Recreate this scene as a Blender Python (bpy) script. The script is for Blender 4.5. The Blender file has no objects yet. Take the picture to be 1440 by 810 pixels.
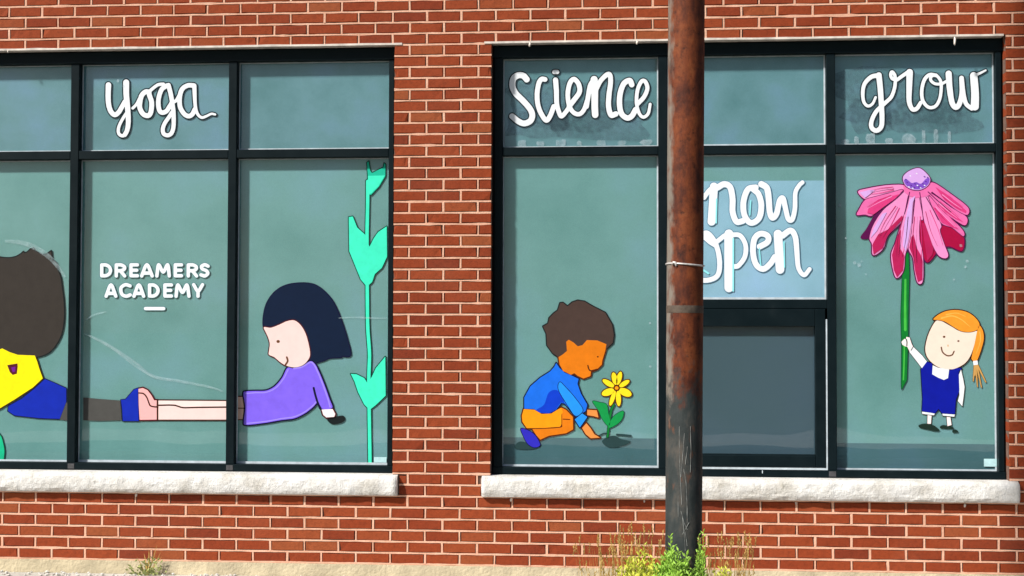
import bpy, bmesh, math, random
from mathutils import Vector, Matrix, noise
from mathutils.geometry import tessellate_polygon

S = bpy.context.scene
COL = S.collection
R = math.radians
rng = random.Random(11)

# ------------------------------------------------------------------ camera
f_px = 2000.0
yaw, pitch, roll = -0.08396, 0.03138, 0.00227
F = Vector((math.sin(yaw)*math.cos(pitch), math.cos(yaw)*math.cos(pitch), math.sin(pitch)))
Rt = Vector((math.cos(yaw), -math.sin(yaw), 0))
Up = Rt.cross(F)
R2 = Rt*math.cos(roll) + Up*math.sin(roll)
U2 = Up*math.cos(roll) - Rt*math.sin(roll)
cam = bpy.data.cameras.new('camera')
cam.sensor_width = 36.0
cam.lens = f_px/1440*36.0
cam.clip_end = 2000
co = bpy.data.objects.new('camera', cam)
COL.objects.link(co)
M = Matrix((R2, U2, -F)).transposed().to_4x4()
CAM = Vector((3.6364, -8.2323, 1.3494))
M.translation = CAM
co.matrix_world = M
S.camera = co

# ------------------------------------------------------------------ sky, sun, exposure
SUN_AZ, SUN_EL = 50.0, 40.0            # degrees left of the wall normal, above the horizon
world = bpy.data.worlds.new('World')
S.world = world
world.use_nodes = True
wn = world.node_tree.nodes
sky = wn.new('ShaderNodeTexSky')
sky.sky_type = 'NISHITA'
sky.sun_disc = False
sky.sun_elevation = R(SUN_EL)
sky.sun_rotation = R(180 + SUN_AZ)
sky.dust_density = 2.0
world.node_tree.links.new(sky.outputs[0], wn['Background'].inputs[0])
wn['Background'].inputs[1].default_value = 0.068
sl = bpy.data.lights.new('sun', 'SUN')
sl.energy = 5.0
sl.angle = R(3.5)
sl.color = (1.0, 0.95, 0.88)
so = bpy.data.objects.new('sun', sl)
COL.objects.link(so)
sdir = Vector((-math.sin(R(SUN_AZ))*math.cos(R(SUN_EL)), -math.cos(R(SUN_AZ))*math.cos(R(SUN_EL)), math.sin(R(SUN_EL))))
so.rotation_euler = sdir.to_track_quat('Z', 'Y').to_euler()
so.location = (-6, -8, 9)
S.view_settings.view_transform = 'Standard'
S.view_settings.look = 'None'
S.view_settings.gamma = 1
S.view_settings.exposure = 0.25

# ------------------------------------------------------------------ materials
def lin(r, g=None, b=None):
    c = (r, g, b)
    return tuple(((v/255)/12.92 if v/255 <= .04045 else ((v/255+.055)/1.055)**2.4) for v in c)

def node_mat(name):
    m = bpy.data.materials.new(name)
    m.use_nodes = True
    nt = m.node_tree
    return m, nt, nt.nodes['Principled BSDF']

def N(nt, typ, **kw):
    n = nt.nodes.new(typ)
    for k, v in kw.items():
        if k in n.inputs: n.inputs[k].default_value = v
        else: setattr(n, k, v)
    return n

def ramp(nt, stops, interp='LINEAR'):
    n = nt.nodes.new('ShaderNodeValToRGB')
    n.color_ramp.interpolation = interp
    e = n.color_ramp.elements
    while len(e) < len(stops): e.new(0.5)
    for i, (p, c) in enumerate(stops):
        e[i].position = p
        e[i].color = (*c, 1) if len(c) == 3 else c
    return n

def simple(name, col, rough=.6, var=.12, scale=30, bump=0.0, bscale=80, metallic=0.0, spec=.5, stretch=None):
    m, nt, p = node_mat(name)
    L = nt.links
    tc = N(nt, 'ShaderNodeTexCoord')
    src = tc.outputs['Object']
    if stretch:
        mp = N(nt, 'ShaderNodeMapping'); mp.inputs['Scale'].default_value = stretch
        L.new(src, mp.inputs[0]); src = mp.outputs[0]
    nz = N(nt, 'ShaderNodeTexNoise', Scale=scale, Detail=6.0, Roughness=.6)
    L.new(src, nz.inputs['Vector'])
    a = tuple(min(1, c*(1-var)) for c in col); b = tuple(min(1, c*(1+var)) for c in col)
    r = ramp(nt, [(.3, a), (.7, b)])
    L.new(nz.outputs[0], r.inputs[0])
    L.new(r.outputs[0], p.inputs['Base Color'])
    p.inputs['Roughness'].default_value = rough
    p.inputs['Metallic'].default_value = metallic
    p.inputs['Specular IOR Level'].default_value = spec
    if bump:
        nb = N(nt, 'ShaderNodeTexNoise', Scale=bscale, Detail=5.0)
        L.new(src, nb.inputs['Vector'])
        bm = N(nt, 'ShaderNodeBump', Strength=bump, Distance=.01)
        L.new(nb.outputs[0], bm.inputs['Height'])
        L.new(bm.outputs[0], p.inputs['Normal'])
    return m

def brick_mat():
    m, nt, p = node_mat('brick')
    L = nt.links
    oi = N(nt, 'ShaderNodeObjectInfo'); ge = N(nt, 'ShaderNodeNewGeometry')
    ad = N(nt, 'ShaderNodeMath', operation='ADD'); L.new(oi.outputs['Random'], ad.inputs[0]); L.new(ge.outputs['Random Per Island'], ad.inputs[1])
    fr = N(nt, 'ShaderNodeMath', operation='FRACT'); L.new(ad.outputs[0], fr.inputs[0])
    r = ramp(nt, [(0, (.185, .029, .010)), (.1, (.225, .036, .010)), (.5, (.258, .043, .011)), (.88, (.280, .051, .014)), (1, (.292, .074, .024))])
    L.new(fr.outputs[0], r.inputs[0])
    tc = N(nt, 'ShaderNodeTexCoord')
    geo = ge.outputs['Position']
    nz = N(nt, 'ShaderNodeTexNoise', Scale=45.0, Detail=8.0, Roughness=.7); L.new(geo, nz.inputs['Vector'])
    r2 = ramp(nt, [(.25, (.62, .60, .58)), (.5, (1, 1, 1)), (.8, (1.25, 1.22, 1.2))]); L.new(nz.outputs[0], r2.inputs[0])
    mx = N(nt, 'ShaderNodeMix', data_type='RGBA', blend_type='MULTIPLY'); mx.inputs[0].default_value = .85
    L.new(r.outputs[0], mx.inputs[6]); L.new(r2.outputs[0], mx.inputs[7])
    # dusting of pale mortar haze in broad patches
    n3 = N(nt, 'ShaderNodeTexNoise', Scale=2.2, Detail=5.0, Roughness=.6); L.new(geo, n3.inputs['Vector'])
    r3 = ramp(nt, [(.52, (0, 0, 0)), (.80, (.20, .20, .20))]); L.new(n3.outputs[0], r3.inputs[0])
    m3 = N(nt, 'ShaderNodeMix', data_type='RGBA'); L.new(r3.outputs[0], m3.inputs[0])
    L.new(mx.outputs[2], m3.inputs[6]); m3.inputs[7].default_value = (.34, .115, .060, 1)
    L.new(m3.outputs[2], p.inputs['Base Color'])
    p.inputs['Roughness'].default_value = .85
    p.inputs['Specular IOR Level'].default_value = .25
    nb = N(nt, 'ShaderNodeTexNoise', Scale=160.0, Detail=5.0, Roughness=.7); L.new(geo, nb.inputs['Vector'])
    bm = N(nt, 'ShaderNodeBump', Strength=.55, Distance=.004); L.new(nb.outputs[0], bm.inputs['Height']); L.new(bm.outputs[0], p.inputs['Normal'])
    return m

def glass_mat():
    m = bpy.data.materials.new('window_glass'); m.use_nodes = True
    nt = m.node_tree; nt.nodes.clear(); L = nt.links
    o = N(nt, 'ShaderNodeOutputMaterial'); mx = N(nt, 'ShaderNodeMixShader')
    t = N(nt, 'ShaderNodeBsdfTransparent'); t.inputs[0].default_value = (.955, .985, .975, 1)
    g = N(nt, 'ShaderNodeBsdfGlossy'); g.inputs['Roughness'].default_value = .015
    lw = N(nt, 'ShaderNodeLayerWeight'); lw.inputs['Blend'].default_value = .5          # facing = 1 - cos, the same on both faces
    pw = N(nt, 'ShaderNodeMath', operation='POWER'); pw.inputs[1].default_value = 5.0; L.new(lw.outputs['Facing'], pw.inputs[0])
    fr = N(nt, 'ShaderNodeMath', operation='MULTIPLY_ADD'); fr.inputs[1].default_value = .96; fr.inputs[2].default_value = .04; L.new(pw.outputs[0], fr.inputs[0])
    nz = N(nt, 'ShaderNodeTexNoise', Scale=1.6, Detail=1.0); bm = N(nt, 'ShaderNodeBump', Strength=.12, Distance=.02)
    ge = N(nt, 'ShaderNodeNewGeometry'); L.new(ge.outputs['Position'], nz.inputs['Vector'])
    L.new(nz.outputs[0], bm.inputs['Height']); L.new(bm.outputs[0], g.inputs['Normal'])
    L.new(fr.outputs[0], mx.inputs[0]); L.new(t.outputs[0], mx.inputs[1]); L.new(g.outputs[0], mx.inputs[2]); L.new(mx.outputs[0], o.inputs[0])
    return m

def film_mat(name, col, seed, scale=2.3, amp=.2):
    """frosted window film with cloudy application marks"""
    m, nt, p = node_mat(name)
    L = nt.links
    ge = N(nt, 'ShaderNodeNewGeometry')
    mp = N(nt, 'ShaderNodeMapping'); mp.inputs['Location'].default_value = (seed, 0, seed*2); L.new(ge.outputs['Position'], mp.inputs[0])
    n1 = N(nt, 'ShaderNodeTexNoise', Scale=scale, Detail=5.0, Roughness=.55); L.new(mp.outputs[0], n1.inputs['Vector'])
    a = (col[0]*(1-amp*1.1), col[1]*(1-amp*.7), col[2]*(1-amp*.8)); b = (col[0]*(1+amp*.7), col[1]*(1+amp*.3), col[2]*(1+amp*1.1))
    r1 = ramp(nt, [(.28, a), (.5, col), (.74, b)]); L.new(n1.outputs[0], r1.inputs[0])
    n2 = N(nt, 'ShaderNodeTexNoise', Scale=240.0, Detail=2.0); L.new(mp.outputs[0], n2.inputs['Vector'])
    r2 = ramp(nt, [(.3, (.93, .93, .94)), (.7, (1.06, 1.06, 1.06))]); L.new(n2.outputs[0], r2.inputs[0])
    mx = N(nt, 'ShaderNodeMix', data_type='RGBA', blend_type='MULTIPLY'); mx.inputs[0].default_value = 1
    L.new(r1.outputs[0], mx.inputs[6]); L.new(r2.outputs[0], mx.inputs[7]); L.new(mx.outputs[2], p.inputs['Base Color'])
    p.inputs['Roughness'].default_value = .55
    p.inputs['Specular IOR Level'].default_value = .3
    return m

def mortar_mat():
    m, nt, p = node_mat('mortar')
    L = nt.links
    ge = N(nt, 'ShaderNodeNewGeometry')
    n1 = N(nt, 'ShaderNodeTexNoise', Scale=9.0, Detail=7.0, Roughness=.7); L.new(ge.outputs['Position'], n1.inputs['Vector'])
    r1 = ramp(nt, [(.22, (.50, .27, .17)), (.5, (.72, .40, .275)), (.75, (.80, .53, .39))]); L.new(n1.outputs[0], r1.inputs[0])
    L.new(r1.outputs[0], p.inputs['Base Color'])
    p.inputs['Roughness'].default_value = .9
    nb = N(nt, 'ShaderNodeTexNoise', Scale=120.0, Detail=5.0); L.new(ge.outputs['Position'], nb.inputs['Vector'])
    bm = N(nt, 'ShaderNodeBump', Strength=.6, Distance=.004); L.new(nb.outputs[0], bm.inputs['Height']); L.new(bm.outputs[0], p.inputs['Normal'])
    return m

def stone_mat():
    m, nt, p = node_mat('limestone')
    L = nt.links
    ge = N(nt, 'ShaderNodeNewGeometry')
    n1 = N(nt, 'ShaderNodeTexNoise', Scale=7.0, Detail=8.0, Roughness=.68); L.new(ge.outputs['Position'], n1.inputs['Vector'])
    r1 = ramp(nt, [(.25, (.40, .38, .325)), (.40, (.60, .585, .55)), (.56, (.73, .73, .72)), (.8, (.80, .805, .81))]); L.new(n1.outputs[0], r1.inputs[0])
    n2 = N(nt, 'ShaderNodeTexNoise', Scale=26.0, Detail=6.0, Roughness=.7); L.new(ge.outputs['Position'], n2.inputs['Vector'])
    r2 = ramp(nt, [(.27, (.45, .42, .36)), (.37, (.96, .95, .93)), (.7, (1.03, 1.03, 1.02))]); L.new(n2.outputs[0], r2.inputs[0])
    mx = N(nt, 'ShaderNodeMix', data_type='RGBA', blend_type='MULTIPLY'); mx.inputs[0].default_value = .85
    L.new(r1.outputs[0], mx.inputs[6]); L.new(r2.outputs[0], mx.inputs[7]); L.new(mx.outputs[2], p.inputs['Base Color'])
    p.inputs['Roughness'].default_value = .85
    nb = N(nt, 'ShaderNodeTexNoise', Scale=70.0, Detail=6.0, Roughness=.7); L.new(ge.outputs['Position'], nb.inputs['Vector'])
    bm = N(nt, 'ShaderNodeBump', Strength=.9, Distance=.009); L.new(nb.outputs[0], bm.inputs['Height']); L.new(bm.outputs[0], p.inputs['Normal'])
    return m

def frame_mat():
    m, nt, p = node_mat('dark_aluminium')
    L = nt.links
    ge = N(nt, 'ShaderNodeNewGeometry')
    n1 = N(nt, 'ShaderNodeTexNoise', Scale=6.0, Detail=7.0, Roughness=.7); L.new(ge.outputs['Position'], n1.inputs['Vector'])
    r1 = ramp(nt, [(.3, (.0025, .0075, .0100)), (.6, (.0045, .0110, .0140)), (.82, (.013, .020, .023))]); L.new(n1.outputs[0], r1.inputs[0])
    L.new(r1.outputs[0], p.inputs['Base Color'])
    r2 = ramp(nt, [(.3, (.42,)*3), (.75, (.65,)*3)]); L.new(n1.outputs[0], r2.inputs[0]); L.new(r2.outputs[0], p.inputs['Roughness'])
    p.inputs['Specular IOR Level'].default_value = .10
    return m

def pole_mat():
    """rusted steel above, weathered blue-grey paint below a ragged edge, one pale old tape ring"""
    m, nt, p = node_mat('rusted_pole')
    L = nt.links
    ge = N(nt, 'ShaderNodeNewGeometry')
    sep = N(nt, 'ShaderNodeSeparateXYZ'); L.new(ge.outputs['Position'], sep.inputs[0])
    st = N(nt, 'ShaderNodeMapping'); st.inputs['Scale'].default_value = (8, 8, 3.6); L.new(ge.outputs['Position'], st.inputs[0])
    n1 = N(nt, 'ShaderNodeTexNoise', Scale=1.5, Detail=9.0, Roughness=.68); L.new(st.outputs[0], n1.inputs['Vector'])
    rust = ramp(nt, [(.30, (.022, .006, .004)), (.44, (.078, .017, .006)), (.58, (.160, .037, .009)), (.78, (.245, .080, .024))]); L.new(n1.outputs[0], rust.inputs[0])
    # pits and pale flecks
    n2 = N(nt, 'ShaderNodeTexNoise', Scale=30.0, Detail=8.0, Roughness=.72); L.new(ge.outputs['Position'], n2.inputs['Vector'])
    pit = ramp(nt, [(.30, (.2, .16, .14)), (.45, (.9, .88, .86)), (.7, (1.25, 1.2, 1.15))]); L.new(n2.outputs[0], pit.inputs[0])
    ru = N(nt, 'ShaderNodeMix', data_type='RGBA', blend_type='MULTIPLY'); ru.inputs[0].default_value = .9
    L.new(rust.outputs[0], ru.inputs[6]); L.new(pit.outputs[0], ru.inputs[7])
    # left rim: old grey-green paint plus reflected light put into the colour
    n3 = N(nt, 'ShaderNodeTexNoise', Scale=3.2, Detail=6.0, Roughness=.6); L.new(st.outputs[0], n3.inputs['Vector'])
    mp3 = N(nt, 'ShaderNodeMapRange'); mp3.inputs['From Min'].default_value = 3.862; mp3.inputs['From Max'].default_value = 3.805
    L.new(sep.outputs[0], mp3.inputs['Value'])
    m3 = N(nt, 'ShaderNodeMath', operation='MULTIPLY'); L.new(n3.outputs[0], m3.inputs[0]); L.new(mp3.outputs[0], m3.inputs[1])
    r3 = ramp(nt, [(.28, (0, 0, 0)), (.5, (.8, .8, .8))]); L.new(m3.outputs[0], r3.inputs[0])
    rg = N(nt, 'ShaderNodeMix', data_type='RGBA'); L.new(r3.outputs[0], rg.inputs[0]); L.new(ru.outputs[2], rg.inputs[6]); rg.inputs[7].default_value = (.21, .20, .17, 1)
    # lower paint
    low = ramp(nt, [(.3, (.013, .020, .020)), (.5, (.034, .042, .042)), (.76, (.110, .094, .078))]); L.new(n1.outputs[0], low.inputs[0])
    rb = ramp(nt, [(.60, (0, 0, 0)), (.72, (.7, .7, .7))]); L.new(n3.outputs[0], rb.inputs[0])
    lo2 = N(nt, 'ShaderNodeMix', data_type='RGBA'); L.new(rb.outputs[0], lo2.inputs[0]); L.new(low.outputs[0], lo2.inputs[6]); lo2.inputs[7].default_value = (.16, .060, .028, 1)
    # ragged boundary at 1.10 m
    n4 = N(nt, 'ShaderNodeTexNoise', Scale=11.0, Detail=6.0, Roughness=.65); L.new(ge.outputs['Position'], n4.inputs['Vector'])
    ma = N(nt, 'ShaderNodeMath', operation='MULTIPLY_ADD'); ma.inputs[1].default_value = .50; mm = N(nt, 'ShaderNodeMath', operation='ADD'); L.new(n4.outputs[0], mm.inputs[0]); L.new(n3.outputs[0], mm.inputs[1]); L.new(mm.outputs[0], ma.inputs[0]); L.new(sep.outputs[2], ma.inputs[2])
    mr = N(nt, 'ShaderNodeMapRange'); mr.inputs['From Min'].default_value = 1.54; mr.inputs['From Max'].default_value = 1.68; L.new(ma.outputs[0], mr.inputs['Value'])
    mx = N(nt, 'ShaderNodeMix', data_type='RGBA'); L.new(mr.outputs[0], mx.inputs[0]); L.new(lo2.outputs[2], mx.inputs[6]); L.new(rg.outputs[2], mx.inputs[7])
    L.new(mx.outputs[2], p.inputs['Base Color'])
    p.inputs['Roughness'].default_value = .72
    p.inputs['Specular IOR Level'].default_value = .3
    bm = N(nt, 'ShaderNodeBump', Strength=.5, Distance=.006); L.new(n2.outputs[0], bm.inputs['Height']); L.new(bm.outputs[0], p.inputs['Normal'])
    return m

def smear_mat(name, col, amount):
    m = bpy.data.materials.new(name); m.use_nodes = True
    nt = m.node_tree; nt.nodes.clear(); L = nt.links
    o = N(nt, 'ShaderNodeOutputMaterial'); mx = N(nt, 'ShaderNodeMixShader')
    t = N(nt, 'ShaderNodeBsdfTransparent'); d = N(nt, 'ShaderNodeBsdfDiffuse'); d.inputs[0].default_value = (*col, 1)
    ge = N(nt, 'ShaderNodeNewGeometry'); nz = N(nt, 'ShaderNodeTexNoise', Scale=35.0, Detail=5.0); L.new(ge.outputs['Position'], nz.inputs['Vector'])
    r = ramp(nt, [(.3, (amount*.3,)*3), (.65, (amount,)*3)]); L.new(nz.outputs[0], r.inputs[0])
    L.new(r.outputs[0], mx.inputs[0]); L.new(t.outputs[0], mx.inputs[1]); L.new(d.outputs[0], mx.inputs[2]); L.new(mx.outputs[0], o.inputs[0])
    return m

MT = dict(
    brick=brick_mat(), mortar=mortar_mat(), glass=glass_mat(), stone=stone_mat(), frame=frame_mat(), pole=pole_mat(),
    film=film_mat('frosted_film', (.170, .350, .358), 0.0),
    film_upper=film_mat('upper_film', (.140, .285, .335), 11.0, 3.4, .30),
    film_dim=film_mat('grey_film', (.056, .098, .135), 4.0, 1.5, .1),
    film_sheet=film_mat('pale_blue_sheet', (.34, .55, .73), 2.0),
    foot_band=film_mat('pane_foot_band', (.072, .160, .195), 7.0),
    mortar_back=simple('inner_mortar', (.17, .10, .075), .95, .25, 14),
    seal=simple('glazing_seal', (.52, .60, .66), .6, .2, 20),
    lintel=simple('painted_lintel_edge', (.66, .60, .54), .6, .3, 14),
    concrete=simple('tan_concrete', (.50, .43, .29), .9, .3, 5, .6, 60),
    pave=simple('pavement_concrete', (.50, .49, .45), .9, .18, 5, .5, 60),
    asphalt=simple('asphalt', (.05, .05, .052), .9, .3, 30, .5, 200),
    soil=simple('verge_soil', (.10, .085, .05), .95, .4, 12, .8, 40),
    field=simple('ground', (.10, .12, .05), .95, .4, 2),
    kerb=simple('kerb_stone', (.42, .41, .38), .9, .2, 9, .4, 60),
    gravel=simple('pale_gravel', (.55, .54, .50), .9, .35, 40),
    steel=simple('silver_wire', (.62, .60, .58), .45, .25, 60, 0, 80, .3),
    white=simple('weep_plug', (.78, .70, .62), .8, .2, 60),
    scratch=simple('scratched_paint', (.24, .25, .24), .8, .3, 60),
    label=simple('clear_label', (.50, .76, .80), .4, .1, 60),
    tape=simple('old_tape', (.085, .062, .045), .8, .35, 30, .3, 60),
    smudge=smear_mat('dark_wash_marks', (.085, .125, .170), .30),
    leaf_olive=simple('olive_leaf', (.300, .340, .110), .7, .4, 30),
    plug=simple('grey_plastic', (.055, .055, .060), .7, .3, 40),
    smear=smear_mat('dried_smear', (.62, .74, .82), .34),
    streak=smear_mat('pale_streak', (.58, .76, .80), .30),  # pale translucent curves drawn across the panes
    leaf_green=simple('weed_green', (.290, .520, .055), .6, .45, 25),
    leaf_yellow=simple('weed_yellow_green', (.560, .600, .060), .6, .35, 25),
    straw=simple('dry_straw', (.43, .28, .075), .8, .35, 30),
    grass=simple('verge_grass', (.10, .17, .035), .7, .4, 20),
    cap=simple('grey_coping', (.35, .35, .34), .8, .2, 8),
)
PAINT = dict(ink=(22, 30, 32), ink2=(48, 40, 10), navyink=(12, 14, 52), maroonink=(72, 10, 20), brownink=(62, 26, 10), greenink=(8, 66, 52), rustink=(86, 34, 6), tanink=(120, 90, 40),
    plum=(92, 14, 78), plum2=(92, 50, 150), darkteal=(8, 34, 42), slateblue=(76, 128, 160), slateteal=(70, 122, 128),
    hairgrey=(58, 53, 49), yellow=(255, 236, 10), royal=(14, 42, 175), greybrown=(78, 78, 76), maroon=(84, 24, 40), purple=(112, 28, 150),
    navy=(9, 28, 56), skinpale=(246, 216, 212), skinpale2=(252, 226, 222), skinwhite=(250, 238, 240), skinpink=(246, 182, 182), skintan=(206, 172, 158), violet=(128, 100, 240), violetlight=(158, 138, 252), brown=(104, 66, 40),
    mint=(66, 240, 200), mintdark=(30, 190, 158), leafgreen=(24, 186, 138), hairbrown=(74, 58, 53), skinorange=(226, 124, 18), orange=(255, 156, 16), skinamber=(232, 146, 72), cobalt=(26, 112, 236), royal2=(10, 62, 205), azure=(36, 148, 252), indigo=(48, 44, 190),
    soil=(40, 66, 68), yellow2=(252, 226, 36), stemgreen=(14, 122, 46), leafgreen2=(18, 150, 74), leafbright=(70, 190, 72),
    pink=(236, 112, 178), pinklight=(242, 148, 206), pinkmid=(222, 62, 132), rose=(186, 32, 90), crim=(170, 10, 64), lilac=(218, 172, 238), purple2=(132, 82, 202),
    skincream=(246, 228, 212), hairorange=(246, 156, 48), hairgold=(252, 186, 84), tan=(206, 160, 92), white=(240, 246, 252), shoe=(28, 48, 40), deepblue=(10, 24, 158), aqua=(150, 236, 244))
PM = {}
def paint(name):
    if name not in PM:
        c = tuple(v*.92 for v in lin(*PAINT[name]))
        PM[name] = simple('paint_' + name, c, .6, .035 if min(PAINT[name]) > 120 else .08, 22, 0, 80, 0, .12)
    return PM[name]

# ------------------------------------------------------------------ helpers
def tag(o, label=None, cat=None, group=None, kind=None):
    if label: o['label'] = label
    if cat: o['category'] = cat
    if group: o['group'] = group
    if kind: o['kind'] = kind
    return o

def empty(name, loc=(0, 0, 0)):
    o = bpy.data.objects.new(name, None)
    o.empty_display_size = .1
    o.location = loc
    COL.objects.link(o)
    return o

def link(name, me, parent=None, m=None):
    o = bpy.data.objects.new(name, me)
    COL.objects.link(o)
    if parent is not None:
        o.parent = parent
        o.matrix_parent_inverse = Matrix.Translation(parent.location).inverted() if parent.parent is None else Matrix()
    if m is not None and len(me.materials) == 0: me.materials.append(m)
    return o

class MB:
    def __init__(s): s.v = []; s.f = []; s.smooth = False
    def quad(s, a, b, c, d):
        n = len(s.v); s.v += [a, b, c, d]; s.f.append((n, n+1, n+2, n+3))
    def box(s, x0, x1, y0, y1, z0, z1, bev=0.0):
        n = len(s.v)
        if bev <= 0:
            s.v += [(x0,y0,z0),(x1,y0,z0),(x1,y1,z0),(x0,y1,z0),(x0,y0,z1),(x1,y0,z1),(x1,y1,z1),(x0,y1,z1)]
            s.f += [(n+3,n+2,n+1,n),(n+4,n+5,n+6,n+7),(n,n+1,n+5,n+4),(n+1,n+2,n+6,n+5),(n+2,n+3,n+7,n+6),(n+3,n,n+4,n+7)]
        else:                                   # chamfer round the face towards -y
            b = bev
            s.v += [(x0,y1,z0),(x1,y1,z0),(x1,y1,z1),(x0,y1,z1),(x0,y0+b,z0),(x1,y0+b,z0),(x1,y0+b,z1),(x0,y0+b,z1),(x0+b,y0,z0+b),(x1-b,y0,z0+b),(x1-b,y0,z1-b),(x0+b,y0,z1-b)]
            s.f += [(n,n+3,n+2,n+1)]
            for k in range(4):
                j = (k+1) % 4
                s.f += [(n+k,n+j,n+4+j,n+4+k),(n+4+k,n+4+j,n+8+j,n+8+k)]
            s.f += [(n+8,n+9,n+10,n+11)]
    def tube(s, pts, rad, seg=8, cap=True):
        pts = [Vector(p) for p in pts]; n0 = len(s.v)
        for i, p in enumerate(pts):
            d = (pts[min(i+1, len(pts)-1)] - pts[max(i-1, 0)]).normalized()
            a = d.cross(Vector((0, 0, 1)) if abs(d.z) < .9 else Vector((1, 0, 0))).normalized(); b = d.cross(a)
            r = rad[i] if isinstance(rad, (list, tuple)) else rad
            for k in range(seg):
                t = 2*math.pi*k/seg
                s.v.append(tuple(p + a*math.cos(t)*r + b*math.sin(t)*r))
        for i in range(len(pts)-1):
            for k in range(seg):
                j = (k+1) % seg
                s.f.append((n0+i*seg+k, n0+(i+1)*seg+k, n0+(i+1)*seg+j, n0+i*seg+j))
        if cap:
            s.f.append(tuple(n0+k for k in range(seg))); e = n0+(len(pts)-1)*seg
            s.f.append(tuple(e+seg-1-k for k in range(seg)))
    def mesh(s, name):
        me = bpy.data.meshes.new(name); me.from_pydata(s.v, [], s.f); me.update()
        bm = bmesh.new(); bm.from_mesh(me); bmesh.ops.recalc_face_normals(bm, faces=bm.faces); bm.to_mesh(me); bm.free()
        if s.smooth:
            for p in me.polygons: p.use_smooth = True
        return me
    def build(s, name, m, parent=None): return link(name, s.mesh(name), parent, m)

# ------------------------------------------------------------------ ground, pavement, road
GZ = -0.0775
def sheet(name, x0, x1, y0, y1, z, m, thick=None):
    b = MB()
    if thick: b.box(x0, x1, y0, y1, z-thick, z)
    else: b.quad((x0,y0,z),(x1,y0,z),(x1,y1,z),(x0,y1,z))
    return tag(b.build(name, MT[m]), kind='structure')
sheet('ground', -600, 600, -600, 600, GZ-.16, 'field')
sheet('road', -200, 200, -9.6, -2.72, GZ-.13, 'asphalt')
sheet('verge', -60, 60, -2.55, -1.19, GZ-.012, 'soil', .1)
sheet('kerb', -60, 60, -2.72, -2.55, GZ-.004, 'kerb', .14)
sheet('far_pavement', -60, 60, -12, -9.6, GZ-.004, 'pave', .15)
side = sheet('pavement', -60, 60, -1.19, .2, GZ-.012, 'pave', .1)
sb = MB(); sb.box(-.745, .745, -1.185, -.012, -.03, 0, .004)
slab_me = None
for i in range(-6, 9):
    b = MB(); x = .35 + i*1.5
    if slab_me is None:
        b.box(-.745, .745, -1.185, -.012, -.05, 0); slab_me = b.mesh('paving_slab'); slab_me.materials.append(MT['pave'])
    o = link('paving_slab', slab_me, side); o.location = (x, 0, GZ + rng.uniform(-.002, .002))

# ------------------------------------------------------------------ the brick building
B, H = .2032, .06609
bld = tag(empty('brick_building', (3, 0, GZ)), 'red brick building front with pink mortar, black framed windows and pale stone sills', 'building')
NX0, NX1, NC = -16, 46, 60
OPEN = [(-.687, 2.246, .516, 3.040), (2.820, 5.753, .516, 3.040)]
SILL = [(-.719, 2.278, .4000, .516), (2.772, 5.800, .4000, .516)]
CLIP = OPEN + [(a-.007, b+.007, c, d+.004) for a, b, c, d in SILL]
J = .0165
pieces = []
for c in range(NC):
    z0, z1 = c*H + J*.5, (c+1)*H - J*.5
    off = 0.0 if c % 2 == 0 else .5
    for k in range(NX0, NX1):
        segs = [((k+off)*B + J*.5, (k+1+off)*B - J*.5)]
        zz = [z0, z1]
        for (a, b, s0, s1) in CLIP:
            if s1 - z0 > .012 and z1 - s0 > .012:
                nx = []
                for (u, v) in segs:
                    if v <= a or u >= b: nx.append((u, v)); continue
                    if a - u > .018: nx.append((u, a))
                    if v - b > .018: nx.append((b, v))
                segs = nx
            elif s1 > z0 and s0 < z1 and any(v > a and u < b for u, v in segs):     # a sliver of overlap: trim the height
                if s1 - z0 <= .012: zz[0] = max(zz[0], s1 + .003)
                else: zz[1] = min(zz[1], s0 - .003)
        for u, v in segs: pieces.append((u, v, zz[0], zz[1]))

def project(P):
    d = P - CAM; w = d.dot(F)
    return 720 + f_px*d.dot(R2)/w, 405 - f_px*d.dot(U2)/w
def in_view(u, v, z0, z1):
    x0, y0 = project(Vector((u, 0, z0))); x1, y1 = project(Vector((v, 0, z1)))
    return x1 > 4 and x0 < 1436 and y0 > 3 and y1 < 808 and not (x0 > 930 and x1 < 992), (min(x1, 1440)-max(x0, 0))

def brick_geom(w, h, seed, depth=.09):
    """front face with chipped arris, 48 or so triangles; local origin at the brick's face centre"""
    r = random.Random(seed); b = MB(); nx = 4
    cols = [-w/2 + w*i/nx for i in range(nx+1)]
    ch = .0016
    def row(z, y, ins, jit):
        out = []
        for i, x in enumerate(cols):
            xi = x + (ins if i == 0 else -ins if i == nx else 0)
            out.append((xi + r.uniform(-jit, jit), y + r.uniform(-jit, jit)*.6, z + r.uniform(-jit, jit)))
        return out
    A = row(-h/2, depth, 0, 0); Bq = row(-h/2, .004, 0, .0008); Cq = row(-h/2+ch, 0, ch, .0012)
    D = row(h/2-ch, 0, ch, .0012); E = row(h/2, .004, 0, .0008); G = row(h/2, depth, 0, 0)
    for rr_ in (A, Bq, Cq, D, E, G): b.v += rr_
    if r.random() < .3:                          # a chipped corner
        i = r.choice([0, nx]); row_ = r.choice([Bq, Cq, D, E]); x, y, z = row_[i]
        row_[i] = (x + (.006 if i == 0 else -.006), y+.004, z)
        b.v = []
        for rr_ in (A, Bq, Cq, D, E, G): b.v += rr_
    m = nx+1
    for q in range(5):
        for i in range(nx): b.f.append((q*m+i, q*m+i+1, (q+1)*m+i+1, (q+1)*m+i))
    for i, s in ((0, 1), (nx, 0)):
        ring = [q*m+i for q in range(6)]
        b.f.append(tuple(ring if s else ring[::-1]))
    return b

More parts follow.
